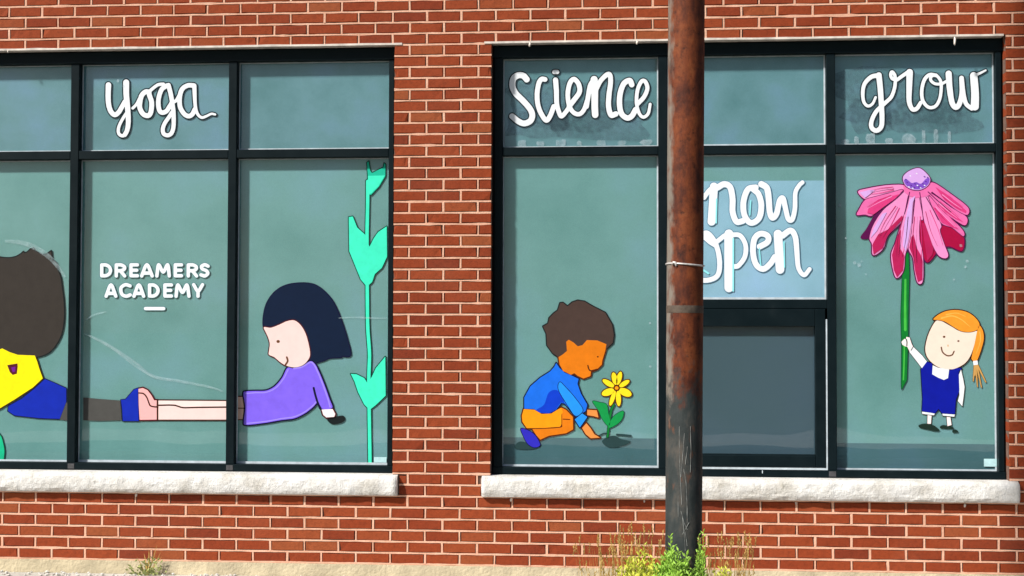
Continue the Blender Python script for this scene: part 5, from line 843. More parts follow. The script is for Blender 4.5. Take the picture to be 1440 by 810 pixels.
('eye','brown',7,'55055 13024 55079 13039 55091 13064 55089 13088 55080 13104 55044 13120 55008 13120 54984 13111 54964 13075 54976 13039 55008 13022'),
('nose','tan',7,'54455 12747 54467 12755 54475 12777 54468 12850 54456 12866 54432 12869 54413 12850 54419 12767 54431 12750'),
('mouth','brown',7,'54560 12191 54656 12223 54692 12243 54728 12278 54765 12341 54821 12473 54819 12498 54811 12510 54778 12521 54754 12506 54685 12351 54668 12326 54639 12302 54585 12278 54537 12266 54453 12262 54405 12271 54364 12288 54286 12338 54239 12378 54179 12444 54157 12483 54140 12532 54102 12728 54074 12748 54045 12740 54034 12727 54030 12703 54067 12507 54088 12446 54146 12361 54238 12276 54345 12211 54441 12184'),
]),
('window_lettering','white brush word yoga on the upper middle pane of the left window','lettering','words painted on the glass',[
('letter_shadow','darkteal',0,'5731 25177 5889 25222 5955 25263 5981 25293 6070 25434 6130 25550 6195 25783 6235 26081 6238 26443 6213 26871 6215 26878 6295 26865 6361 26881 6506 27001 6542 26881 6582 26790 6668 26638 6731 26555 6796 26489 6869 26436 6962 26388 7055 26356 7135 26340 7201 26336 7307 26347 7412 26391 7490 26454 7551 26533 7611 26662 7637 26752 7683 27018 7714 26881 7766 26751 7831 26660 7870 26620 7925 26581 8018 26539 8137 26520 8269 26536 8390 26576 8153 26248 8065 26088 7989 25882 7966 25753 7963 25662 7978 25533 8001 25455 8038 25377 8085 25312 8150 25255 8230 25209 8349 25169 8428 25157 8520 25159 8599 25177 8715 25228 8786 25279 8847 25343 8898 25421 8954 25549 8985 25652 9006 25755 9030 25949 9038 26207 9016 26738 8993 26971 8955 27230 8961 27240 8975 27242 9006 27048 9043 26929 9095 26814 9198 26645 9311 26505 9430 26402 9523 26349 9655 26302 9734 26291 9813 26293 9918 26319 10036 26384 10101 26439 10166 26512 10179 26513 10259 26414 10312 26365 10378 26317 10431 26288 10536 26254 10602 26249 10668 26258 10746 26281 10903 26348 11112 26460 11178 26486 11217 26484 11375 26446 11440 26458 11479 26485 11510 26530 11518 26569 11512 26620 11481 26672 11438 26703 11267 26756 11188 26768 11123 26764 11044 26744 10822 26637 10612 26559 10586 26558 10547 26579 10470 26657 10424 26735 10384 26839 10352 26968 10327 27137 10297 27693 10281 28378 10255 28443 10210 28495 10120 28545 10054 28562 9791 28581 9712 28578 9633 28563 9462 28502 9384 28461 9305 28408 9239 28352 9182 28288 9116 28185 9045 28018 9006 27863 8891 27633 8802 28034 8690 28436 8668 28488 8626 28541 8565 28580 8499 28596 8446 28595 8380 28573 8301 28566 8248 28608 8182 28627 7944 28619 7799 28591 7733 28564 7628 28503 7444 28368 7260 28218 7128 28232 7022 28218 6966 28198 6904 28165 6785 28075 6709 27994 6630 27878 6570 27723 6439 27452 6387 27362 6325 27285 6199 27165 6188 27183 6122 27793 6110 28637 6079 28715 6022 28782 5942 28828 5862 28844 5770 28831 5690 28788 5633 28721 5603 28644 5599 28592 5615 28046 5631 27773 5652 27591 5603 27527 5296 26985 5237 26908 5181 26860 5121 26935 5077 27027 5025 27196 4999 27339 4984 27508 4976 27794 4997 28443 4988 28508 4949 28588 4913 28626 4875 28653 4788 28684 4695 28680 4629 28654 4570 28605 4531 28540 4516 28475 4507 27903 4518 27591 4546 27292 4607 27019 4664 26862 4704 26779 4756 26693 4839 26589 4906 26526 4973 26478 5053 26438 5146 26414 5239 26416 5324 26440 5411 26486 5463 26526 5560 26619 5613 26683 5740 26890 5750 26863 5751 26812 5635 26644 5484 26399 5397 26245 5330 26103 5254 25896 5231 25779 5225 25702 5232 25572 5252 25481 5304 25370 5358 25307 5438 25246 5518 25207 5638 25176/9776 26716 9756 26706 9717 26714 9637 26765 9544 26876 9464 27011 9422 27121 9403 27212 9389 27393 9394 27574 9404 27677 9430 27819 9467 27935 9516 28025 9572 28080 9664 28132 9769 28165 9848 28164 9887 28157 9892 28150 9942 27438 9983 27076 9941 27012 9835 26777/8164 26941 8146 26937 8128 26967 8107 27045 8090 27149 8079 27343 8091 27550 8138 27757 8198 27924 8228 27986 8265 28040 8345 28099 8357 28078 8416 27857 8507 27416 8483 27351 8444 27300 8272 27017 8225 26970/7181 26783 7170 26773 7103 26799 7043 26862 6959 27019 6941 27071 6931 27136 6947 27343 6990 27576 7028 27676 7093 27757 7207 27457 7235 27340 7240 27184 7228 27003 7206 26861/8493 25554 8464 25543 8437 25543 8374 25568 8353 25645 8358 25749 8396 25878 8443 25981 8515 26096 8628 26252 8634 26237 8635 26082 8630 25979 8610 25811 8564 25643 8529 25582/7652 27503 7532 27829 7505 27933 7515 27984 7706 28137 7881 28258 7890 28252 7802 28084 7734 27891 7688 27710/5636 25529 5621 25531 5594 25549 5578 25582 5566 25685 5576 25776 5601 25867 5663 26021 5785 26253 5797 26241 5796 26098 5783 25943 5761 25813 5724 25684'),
('letter','white',1,'5734 25248 5800 25275 5866 25288 5907 25315 6008 25470 6062 25573 6106 25715 6141 25883 6170 26194 6167 26453 6132 27024 6052 27790 6044 28049 6044 28608 6023 28673 5987 28720 5934 28757 5867 28774 5801 28767 5735 28733 5690 28677 5670 28612 5692 27911 5727 27560 5723 27547 5687 27522 5667 27496 5344 26930 5265 26836 5186 26775 5160 26787 5116 26827 5065 26893 5036 26945 4973 27114 4940 27257 4919 27427 4907 27699 4908 27998 4926 28440 4915 28505 4887 28554 4847 28589 4793 28612 4727 28615 4674 28598 4626 28560 4595 28509 4586 28457 4580 27794 4595 27495 4616 27300 4653 27118 4731 26883 4801 26750 4891 26635 5003 26540 5097 26496 5163 26482 5229 26485 5322 26515 5427 26587 5551 26719 5633 26847 5780 27115 5793 27115 5825 26793 5700 26613 5587 26433 5429 26149 5368 26009 5326 25891 5308 25813 5295 25697 5302 25580 5319 25502 5348 25433 5404 25359 5482 25301 5588 25256 5655 25244/5670 25447 5639 25450 5581 25474 5546 25499 5525 25526 5510 25565 5497 25643 5505 25785 5552 25940 5631 26121 5710 26265 5853 26501 5869 26197 5862 26015 5842 25860 5799 25679;6325 26941 6351 26958 6521 27123 6594 27213 6634 27277 6787 27600 6783 27652 6767 27678 6741 27698 6714 27708 6675 27708 6627 27679 6503 27421 6444 27318 6381 27241 6205 27064 6197 27010 6219 26965 6246 26944 6272 26935'),
('letter','white',2,'7237 26406 7303 26418 7382 26455 7434 26497 7485 26560 7520 26625 7565 26754 7597 26947 7611 27167 7604 27375 7589 27466 7562 27557 7480 27765 7451 27856 7433 27934 7442 28012 7625 28165 7786 28283 7851 28322 7930 28348 8181 28362 8234 28381 8263 28416 8272 28468 8259 28507 8218 28546 8166 28558 7955 28550 7836 28529 7770 28504 7626 28415 7484 28309 7284 28145 7139 28163 7073 28158 6993 28134 6941 28105 6873 28057 6783 27973 6731 27907 6690 27839 6657 27762 6613 27606 6562 27257 6559 27127 6567 27049 6612 26893 6681 26750 6729 26672 6785 26599 6852 26533 6918 26486 7051 26429 7144 26408/7215 26706 7167 26703 7101 26723 7048 26754 7015 26785 6976 26838 6917 26942 6875 27046 6861 27124 6863 27228 6885 27409 6908 27538 6941 27655 6963 27706 7010 27773 7076 27834 7129 27865 7142 27860 7180 27717 7277 27469 7306 27339 7310 27171 7286 26899 7258 26783 7242 26744'),
('letter','white',3,'8535 25233 8620 25258 8679 25288 8742 25335 8784 25378 8834 25450 8865 25514 8913 25656 8935 25759 8960 25953 8965 26340 8937 26845 8878 27272 8885 27285 8962 27320 9021 27361 9080 27425 9130 27502 9253 27747 9265 27798 9247 27850 9207 27884 9154 27893 9101 27873 9074 27839 8926 27556 8881 27506 8855 27489 8842 27491 8754 27934 8620 28427 8600 28466 8568 28500 8528 28521 8488 28528 8449 28524 8396 28503 8343 28500 8304 28483 8075 28343 8015 28292 7951 28215 7864 28048 7776 27777 7740 27596 7725 27350 7732 27195 7748 27052 7766 26961 7800 26844 7830 26779 7875 26714 7926 26664 8006 26617 8085 26594 8191 26592 8270 26608 8375 26650 8441 26691 8505 26746 8558 26809 8649 26951 8656 26938 8668 26848 8609 26797 8460 26552 8260 26280 8164 26129 8075 25923 8045 25807 8035 25729 8037 25613 8049 25535 8094 25418 8142 25353 8204 25302 8310 25251 8442 25225/8199 26879 8149 26867 8109 26873 8079 26906 8050 26984 8021 27139 8010 27269 8009 27412 8020 27554 8073 27786 8127 27941 8163 28016 8189 28059 8241 28114 8386 28202 8399 28184 8485 27872 8582 27392 8557 27353 8551 27315 8505 27263 8323 26968 8267 26913/8494 25479 8453 25473 8413 25477 8360 25495 8321 25522 8301 25558 8285 25623 8287 25752 8327 25894 8386 26023 8459 26140 8693 26471 8705 26084 8700 25968 8680 25800 8649 25671 8606 25568 8564 25517'),
('letter','white',1,'10635 26323 10714 26343 10871 26409 11080 26521 11158 26553 11210 26555 11368 26516 11408 26519 11430 26534 11446 26560 11449 26586 11441 26612 11406 26643 11288 26680 11196 26698 11144 26696 11065 26677 10843 26570 10633 26493 10568 26492 10515 26518 10480 26545 10410 26623 10341 26753 10300 26882 10269 27037 10248 27231 10236 27451 10214 28343 10196 28408 10155 28451 10076 28488 9799 28512 9720 28509 9641 28494 9510 28446 9431 28407 9353 28356 9287 28300 9233 28239 9183 28161 9140 28072 9108 27982 9084 27891 9054 27724 9042 27607 9037 27387 9056 27154 9077 27051 9111 26947 9197 26774 9304 26619 9410 26505 9490 26446 9612 26386 9688 26366 9793 26361 9872 26377 9937 26405 10003 26447 10085 26523 10133 26587 10172 26660 10268 26508 10371 26406 10464 26348 10530 26325 10596 26318/9785 26642 9751 26636 9698 26648 9632 26682 9597 26709 9485 26839 9406 26969 9351 27111 9335 27190 9324 27294 9319 27488 9332 27669 9359 27823 9403 27965 9451 28055 9526 28134 9618 28188 9723 28226 9802 28235 9957 28217 10012 27441 10058 27040 10009 26989 9889 26732 9844 26680'),
]),
('window_lettering','white brush word science on the upper left pane of the right window','lettering','words painted on the glass',[
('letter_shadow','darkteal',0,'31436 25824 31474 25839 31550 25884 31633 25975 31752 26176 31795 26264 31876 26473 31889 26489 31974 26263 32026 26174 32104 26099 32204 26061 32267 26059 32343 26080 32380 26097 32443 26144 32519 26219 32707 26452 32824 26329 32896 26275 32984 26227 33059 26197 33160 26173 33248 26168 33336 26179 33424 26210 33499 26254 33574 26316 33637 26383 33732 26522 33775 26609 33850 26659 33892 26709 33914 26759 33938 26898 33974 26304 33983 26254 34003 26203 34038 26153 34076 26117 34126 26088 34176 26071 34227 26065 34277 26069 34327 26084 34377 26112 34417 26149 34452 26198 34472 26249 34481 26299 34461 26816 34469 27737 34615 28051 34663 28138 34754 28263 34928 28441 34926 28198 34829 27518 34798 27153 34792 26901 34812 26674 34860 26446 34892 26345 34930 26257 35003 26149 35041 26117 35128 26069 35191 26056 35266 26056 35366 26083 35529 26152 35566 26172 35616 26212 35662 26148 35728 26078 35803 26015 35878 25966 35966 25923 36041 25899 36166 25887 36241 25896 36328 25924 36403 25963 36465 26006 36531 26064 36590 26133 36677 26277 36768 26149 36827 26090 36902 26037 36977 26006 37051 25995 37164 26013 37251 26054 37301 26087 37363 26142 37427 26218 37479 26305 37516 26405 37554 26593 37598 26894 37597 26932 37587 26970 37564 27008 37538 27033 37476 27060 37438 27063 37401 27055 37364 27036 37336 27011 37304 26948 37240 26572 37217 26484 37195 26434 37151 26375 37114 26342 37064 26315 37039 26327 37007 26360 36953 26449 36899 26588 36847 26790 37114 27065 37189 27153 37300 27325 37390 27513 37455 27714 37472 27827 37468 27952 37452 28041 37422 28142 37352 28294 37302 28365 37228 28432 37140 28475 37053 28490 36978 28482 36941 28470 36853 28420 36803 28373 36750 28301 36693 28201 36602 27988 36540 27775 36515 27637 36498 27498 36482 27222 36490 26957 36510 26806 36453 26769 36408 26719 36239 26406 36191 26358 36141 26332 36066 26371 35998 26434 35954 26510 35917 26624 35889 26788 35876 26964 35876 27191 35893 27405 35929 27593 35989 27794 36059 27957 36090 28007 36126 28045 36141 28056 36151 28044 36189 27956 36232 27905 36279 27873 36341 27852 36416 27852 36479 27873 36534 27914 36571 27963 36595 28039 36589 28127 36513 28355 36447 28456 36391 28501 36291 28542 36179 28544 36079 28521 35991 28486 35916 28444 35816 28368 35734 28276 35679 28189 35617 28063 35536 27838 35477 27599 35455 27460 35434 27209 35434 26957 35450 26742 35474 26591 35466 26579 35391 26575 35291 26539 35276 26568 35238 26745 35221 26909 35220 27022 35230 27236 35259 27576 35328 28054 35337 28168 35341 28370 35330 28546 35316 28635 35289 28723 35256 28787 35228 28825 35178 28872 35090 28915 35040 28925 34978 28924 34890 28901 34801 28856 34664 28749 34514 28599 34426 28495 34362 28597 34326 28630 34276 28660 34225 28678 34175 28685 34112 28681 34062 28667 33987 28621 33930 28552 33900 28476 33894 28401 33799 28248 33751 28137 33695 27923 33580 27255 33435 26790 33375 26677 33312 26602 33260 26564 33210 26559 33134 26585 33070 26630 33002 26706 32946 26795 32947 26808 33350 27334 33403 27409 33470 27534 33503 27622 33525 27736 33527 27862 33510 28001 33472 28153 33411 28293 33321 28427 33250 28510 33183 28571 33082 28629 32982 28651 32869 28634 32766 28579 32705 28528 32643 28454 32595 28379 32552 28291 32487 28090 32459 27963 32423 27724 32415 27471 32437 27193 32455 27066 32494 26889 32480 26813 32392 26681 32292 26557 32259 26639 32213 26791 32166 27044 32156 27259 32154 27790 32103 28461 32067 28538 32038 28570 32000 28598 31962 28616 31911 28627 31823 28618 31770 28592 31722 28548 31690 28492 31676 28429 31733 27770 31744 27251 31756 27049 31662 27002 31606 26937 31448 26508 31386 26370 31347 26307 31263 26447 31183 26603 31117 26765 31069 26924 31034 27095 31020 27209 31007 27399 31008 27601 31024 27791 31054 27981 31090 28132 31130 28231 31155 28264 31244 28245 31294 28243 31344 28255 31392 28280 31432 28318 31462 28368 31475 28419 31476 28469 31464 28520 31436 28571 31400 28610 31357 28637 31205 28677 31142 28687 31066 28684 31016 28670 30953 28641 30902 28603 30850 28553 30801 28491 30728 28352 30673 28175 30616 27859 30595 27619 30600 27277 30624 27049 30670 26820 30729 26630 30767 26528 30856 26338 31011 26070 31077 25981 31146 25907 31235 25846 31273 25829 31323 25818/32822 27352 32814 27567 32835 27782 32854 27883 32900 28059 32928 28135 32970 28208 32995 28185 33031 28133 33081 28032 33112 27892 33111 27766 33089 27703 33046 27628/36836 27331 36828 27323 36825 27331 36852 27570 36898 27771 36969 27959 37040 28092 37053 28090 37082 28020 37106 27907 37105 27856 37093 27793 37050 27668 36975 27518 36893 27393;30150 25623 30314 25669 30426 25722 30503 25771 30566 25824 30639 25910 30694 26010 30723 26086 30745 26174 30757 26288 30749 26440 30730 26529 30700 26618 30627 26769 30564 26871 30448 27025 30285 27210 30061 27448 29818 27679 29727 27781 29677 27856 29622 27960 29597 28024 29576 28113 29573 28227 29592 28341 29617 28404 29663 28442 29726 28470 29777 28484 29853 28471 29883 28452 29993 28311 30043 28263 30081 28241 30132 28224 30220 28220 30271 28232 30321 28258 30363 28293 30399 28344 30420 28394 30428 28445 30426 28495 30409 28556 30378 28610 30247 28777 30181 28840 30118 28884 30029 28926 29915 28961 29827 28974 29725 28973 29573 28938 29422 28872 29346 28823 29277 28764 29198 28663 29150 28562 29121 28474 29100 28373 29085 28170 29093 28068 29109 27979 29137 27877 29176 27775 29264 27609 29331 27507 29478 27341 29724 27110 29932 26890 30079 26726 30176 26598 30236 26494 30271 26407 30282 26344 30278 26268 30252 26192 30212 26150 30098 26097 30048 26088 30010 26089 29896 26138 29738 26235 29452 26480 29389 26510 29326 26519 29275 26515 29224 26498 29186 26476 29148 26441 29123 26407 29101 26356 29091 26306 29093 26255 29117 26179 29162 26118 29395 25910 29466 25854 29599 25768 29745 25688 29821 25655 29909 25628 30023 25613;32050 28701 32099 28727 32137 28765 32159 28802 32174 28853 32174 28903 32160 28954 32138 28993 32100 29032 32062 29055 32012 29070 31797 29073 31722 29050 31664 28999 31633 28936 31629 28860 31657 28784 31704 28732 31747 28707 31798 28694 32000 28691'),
('letter','white',1,'30114 25681 30227 25707 30303 25733 30392 25776 30467 25824 30519 25868 30584 25943 30634 26031 30663 26106 30682 26182 30694 26283 30688 26422 30666 26524 30612 26664 30525 26817 30463 26906 30325 27072 30090 27328 29718 27693 29628 27815 29556 27956 29523 28057 29512 28121 29510 28235 29518 28298 29532 28362 29562 28437 29597 28475 29635 28500 29716 28534 29766 28546 29830 28543 29880 28528 29928 28496 30071 28322 30121 28293 30172 28281 30235 28288 30298 28320 30338 28364 30362 28427 30363 28491 30340 28554 30209 28724 30146 28788 30073 28837 29956 28885 29829 28910 29740 28910 29601 28881 29458 28819 29386 28774 29323 28720 29253 28632 29206 28531 29182 28455 29161 28354 29149 28164 29156 28075 29172 27986 29197 27896 29237 27795 29318 27641 29386 27539 29522 27385 29769 27153 29985 26926 30124 26769 30230 26630 30296 26515 30331 26426 30346 26338 30339 26249 30302 26152 30252 26100 30164 26053 30113 26036 30037 26023 29999 26026 29911 26059 29746 26154 29645 26229 29429 26419 29366 26451 29315 26456 29277 26450 29210 26413 29178 26375 29164 26344 29154 26299 29156 26261 29172 26211 29210 26160 29440 25954 29625 25826 29772 25744 29912 25693 30025 25676'),
('letter','white',2,'31436 25891 31512 25936 31565 25991 31618 26067 31696 26205 31775 26381 31921 26784 31930 26822 31929 26860 31917 26898 31891 26936 31863 26958 31826 26975 31775 26981 31737 26972 31700 26951 31674 26926 31654 26888 31476 26409 31360 26200 31348 26200 31341 26209 31255 26336 31132 26565 31058 26743 31008 26908 30985 27009 30959 27187 30944 27390 30944 27592 30975 27896 31033 28161 31068 28249 31105 28307 31130 28333 31269 28306 31332 28319 31370 28344 31392 28372 31409 28409 31414 28447 31409 28485 31393 28524 31369 28553 31331 28579 31180 28618 31129 28624 31079 28621 31041 28612 30978 28581 30928 28541 30863 28467 30816 28392 30787 28329 30735 28165 30678 27849 30658 27608 30663 27279 30686 27063 30732 26835 30824 26556 30912 26365 31060 26110 31125 26021 31185 25957 31260 25905 31323 25882 31399 25881'),
('letter','white',3,'32279 26126 32342 26148 32414 26203 32475 26265 32607 26428 32688 26541 32827 26767 32840 26804 32840 26842 32819 26898 32769 26941 32706 26954 32643 26932 32608 26895 32435 26632 32279 26445 32266 26432 32258 26444 32152 26774 32117 26939 32104 27040 32094 27255 32091 27786 32045 28432 32024 28488 31983 28534 31923 28561 31860 28562 31810 28542 31772 28509 31746 28461 31738 28411 31795 27777 31812 27132 31839 26904 31863 26790 31913 26612 32007 26346 32062 26232 32115 26169 32153 26143 32229 26121;32024 28760 32054 28774 32083 28799 32100 28824 32111 28862 32111 28900 32099 28938 32074 28971 32049 28991 31999 29008 31797 29010 31746 28991 31709 28951 31692 28905 31694 28854 31710 28816 31748 28778 31810 28757 31986 28754'),
('letter','white',1,'33267 26234 33330 26243 33393 26266 33468 26310 33539 26370 33641 26495 33723 26646 33760 26746 33882 27162 33883 27212 33871 27250 33853 27275 33823 27301 33794 27314 33756 27319 33719 27313 33665 27278 33642 27240 33520 26837 33463 26699 33385 26587 33348 26549 33292 26509 33255 26496 33204 26496 33154 26508 33104 26530 33041 26572 32995 26616 32918 26718 32871 26807 32877 26819 33351 27445 33388 27508 33436 27621 33456 27697 33466 27798 33459 27924 33433 28063 33386 28203 33341 28288 33258 28407 33152 28515 33064 28569 33001 28585 32964 28588 32876 28568 32813 28535 32750 28483 32700 28425 32652 28351 32609 28263 32577 28175 32520 27948 32485 27708 32478 27468 32499 27203 32517 27076 32559 26886 32548 26836 32555 26785 32582 26734 32628 26696 32691 26581 32744 26505 32864 26378 32928 26329 33001 26288 33079 26257 33154 26238/32781 27187 32776 27181 32773 27187 32766 27237 32750 27465 32751 27579 32773 27793 32815 27995 32864 28146 32919 28247 32952 28284 32977 28295 33014 28259 33077 28178 33106 28131 33139 28054 33174 27902 33179 27814 33173 27751 33152 27688 33103 27599'),
('letter','white',2,'35271 26120 35358 26148 35540 26231 35566 26256 35589 26294 35599 26331 35601 26369 35588 26420 35565 26458 35533 26488 35483 26512 35433 26517 35396 26511 35258 26452 35242 26474 35197 26626 35165 26827 35159 26916 35161 27117 35197 27583 35251 27948 35274 28162 35278 28364 35268 28541 35253 28629 35234 28693 35183 28782 35143 28820 35108 28841 35045 28861 34982 28861 34907 28840 34845 28808 34704 28700 34567 28563 34494 28479 34381 28319 34371 28439 34357 28490 34318 28552 34268 28593 34193 28620 34117 28617 34042 28584 33992 28532 33960 28457 33958 28381 33848 28206 33811 28118 33781 28017 33737 27803 33574 26807 33587 26757 33613 26719 33654 26688 33692 26675 33742 26675 33779 26687 33817 26714 33842 26749 33856 26792 33992 27598 34003 27534 34011 26702 34043 26272 34065 26222 34095 26184 34144 26149 34194 26132 34244 26129 34294 26139 34344 26166 34382 26204 34409 26256 34419 26319 34398 26811 34405 27744 34567 28096 34649 28233 34707 28306 34820 28427 34970 28555 34982 28547 34992 28456 34988 28191 34964 27990 34904 27625 34879 27385 34855 27020 34862 26780 34893 26578 34919 26465 34952 26364 34998 26262 35058 26183 35133 26135 35183 26119'),
('letter','white',3,'36215 25956 36302 25982 36377 26021 36483 26105 36537 26167 36594 26255 36731 26517 36746 26555 36751 26593 36747 26630 36733 26668 36706 26706 36674 26732 36640 26748 36590 26756 36552 26750 36515 26735 36460 26684 36323 26421 36282 26359 36202 26289 36140 26269 36063 26298 35990 26352 35953 26391 35895 26489 35859 26602 35827 26779 35814 26956 35813 27182 35820 27308 35833 27421 35869 27610 35899 27723 35967 27911 36003 27987 36066 28075 36116 28116 36178 28149 36189 28135 36212 28059 36245 27983 36281 27945 36328 27920 36390 27912 36453 27931 36503 27974 36530 28030 36530 28106 36478 28273 36441 28359 36403 28412 36366 28443 36303 28474 36253 28483 36178 28480 36103 28463 36016 28428 35941 28385 35841 28303 35778 28230 35724 28141 35632 27928 35591 27802 35539 27589 35505 27337 35495 27085 35503 26846 35530 26631 35576 26442 35609 26353 35653 26269 35703 26197 35770 26125 35840 26066 35915 26017 35990 25981 36065 25957 36140 25949'),
('letter','white',1,'37126 26067 37200 26097 37275 26148 37322 26191 37375 26253 37420 26328 37454 26415 37475 26503 37537 26917 37516 26968 37475 26996 37450 27000 37418 26994 37375 26959 37365 26932 37301 26555 37278 26468 37258 26418 37225 26365 37183 26318 37113 26267 37076 26252 37038 26255 36995 26282 36964 26315 36897 26421 36838 26573 36789 26762 36780 26813 36784 26825 37071 27111 37139 27191 37197 27273 37289 27439 37337 27548 37393 27724 37409 27824 37409 27925 37392 28026 37361 28127 37297 28266 37251 28330 37192 28381 37127 28413 37052 28427 36990 28420 36927 28394 36853 28334 36798 28260 36753 28180 36665 27979 36601 27759 36576 27620 36550 27356 36545 27092 36553 26954 36589 26727 36649 26512 36727 26323 36810 26196 36864 26140 36914 26103 37001 26065 37063 26057/36772 27178 36765 27170 36756 27190 36775 27467 36812 27693 36839 27794 36877 27902 36953 28069 37019 28169 37052 28190 37079 28168 37115 28105 37157 27978 37167 27915 37168 27852 37157 27790 37106 27639 37065 27552 36989 27420 36889 27294'),
]),
('window_lettering','white brush word grow on the upper right pane of the right window','lettering','words painted on the glass',[
('letter_shadow','darkteal',0,'50498 25030 50583 25047 50668 25083 50753 25139 50808 25189 50896 25300 50935 25374 50964 25460 50988 25584 51002 25794 51005 26141 50988 26588 51365 26943 51472 27078 51528 27177 51607 27374 51682 27646 51712 27819 51733 28018 51800 28053 51970 28183 52128 28292 52137 28285 52139 28273 52133 27120 52155 26860 52178 26748 52211 26636 52287 26462 52335 26387 52390 26325 52478 26263 52587 26234 52671 26238 52768 26266 52841 26305 52901 26350 52962 26415 53013 26491 53096 26649 53108 26654 53206 26538 53288 26466 53372 26413 53469 26380 53577 26368 53649 26372 53734 26388 53830 26423 53915 26473 53988 26538 54043 26603 54092 26677 54139 26763 54212 26935 54264 27132 54295 27330 54314 27540 54327 27799 54394 27838 54480 27167 54538 26857 54569 26746 54617 26622 54655 26547 54707 26472 54769 26407 54865 26344 54949 26319 55009 26317 55105 26339 55190 26390 55256 26454 55318 26540 55384 26673 55458 26563 55527 26488 55605 26426 55790 26296 55825 26278 55873 26269 55921 26274 55969 26291 56017 26280 56077 26278 56173 26303 56222 26331 56258 26362 56314 26442 56342 26541 56356 27071 56352 27367 56332 27688 56279 28294 56282 28306 56442 28382 56755 28565 56781 28596 56794 28633 56795 28670 56780 28713 56756 28743 56732 28759 56697 28770 56661 28768 56336 28622 56179 28566 56167 28566 56119 28596 56059 28617 56000 28623 55939 28615 55879 28592 55832 28559 55795 28520 55765 28473 55743 28412 55735 28350 55780 27658 55793 27349 55786 26967 55777 26781 55769 26766 55721 26831 55696 26893 55645 27092 55569 27574 55512 28254 55486 28329 55433 28387 55397 28409 55349 28423 55301 28424 55253 28413 55216 28394 55180 28365 55156 28333 55134 28284 55126 28222 55147 27678 55141 27431 55129 27320 55092 27110 55043 26926 55001 26821 54976 26877 54936 27075 54881 27521 54850 27929 54828 28523 54809 28588 54772 28647 54738 28680 54690 28709 54642 28725 54594 28730 54545 28725 54497 28709 54461 28688 54420 28652 54380 28591 54360 28517 54377 28170 54288 28113 54276 28121 54209 28259 54151 28346 54009 28509 53966 28544 53918 28562 53641 28616 53544 28616 53435 28586 53363 28548 53304 28506 53223 28432 53161 28359 53111 28285 53053 28174 53018 28088 52980 27965 52931 27742 52914 27619 52900 27421 52901 27297 52909 27185 52940 26987 52900 26963 52869 26928 52698 26654 52674 26630 52637 26614 52599 26694 52576 26768 52549 26917 52543 27016 52550 27252 52636 28614 52628 28663 52610 28713 52579 28761 52539 28801 52482 28834 52410 28852 52349 28850 52282 28829 52228 28793 52171 28731 51827 28489 51717 28404 51708 28415 51678 28527 51638 28602 51573 28690 51489 28761 51417 28787 51356 28787 51283 28756 51234 28709 51196 28645 51164 28546 51157 28472 51168 28372 51208 28248 51268 28151 51328 28097 51412 28054 51396 27860 51372 27737 51327 27576 51271 27415 51238 27341 51203 27280 51156 27218 51080 27141 50970 27046 50941 27581 50910 27978 50860 28488 50833 28566 50797 28615 50749 28653 50688 28678 50628 28684 50550 28666 50482 28620 50336 28602 50251 28581 50129 28528 49969 28413 49811 28254 49744 28167 49689 28080 49642 27982 49608 27883 49584 27783 49559 27597 49550 27386 49562 27175 49594 26976 49622 26876 49660 26789 49705 26714 49766 26639 49827 26585 49899 26540 49984 26513 50057 26511 50142 26530 50215 26564 50326 26645 50384 26706 50427 26768 50465 26842 50546 27043 50565 26692 50436 26569 50348 26467 50273 26360 50162 26163 50105 26039 50036 25854 49998 25681 49991 25581 49995 25495 50008 25420 50037 25333 50088 25246 50143 25183 50219 25119 50304 25070 50401 25037/53645 26694 53579 26687 53531 26694 53478 26721 53423 26770 53342 26871 53298 26946 53254 27058 53235 27144 53220 27306 53220 27405 53233 27578 53249 27689 53291 27874 53323 27973 53354 28047 53420 28153 53454 28045 53493 27983 53549 27920 53647 27840 53719 27798 53792 27768 53924 27743 54020 27740 54025 27729 54006 27469 53983 27284 53950 27124 53923 27037 53864 26902 53795 26792 53733 26730/50071 26821 50034 26811 50010 26825 49976 26860 49931 26935 49901 27034 49881 27196 49877 27382 49891 27556 49917 27705 49958 27829 49989 27890 50084 28013 50190 28111 50261 28164 50346 28207 50431 28223 50442 28208 50488 27810 50529 27288 50523 27281 50486 27298 50438 27303 50390 27289 50357 27265 50331 27228 50193 26926 50144 26869/50480 25428 50464 25424 50432 25441 50380 25491 50366 25540 50366 25627 50391 25751 50443 25899 50524 26072 50589 26182 50600 26170 50605 26009 50606 25798 50597 25625 50578 25538 50560 25501 50516 25452/53988 28039 53950 28037 53878 28050 53806 28087 53722 28166 53712 28191 53714 28215 53723 28228 53759 28247 53860 28226 53915 28163'),
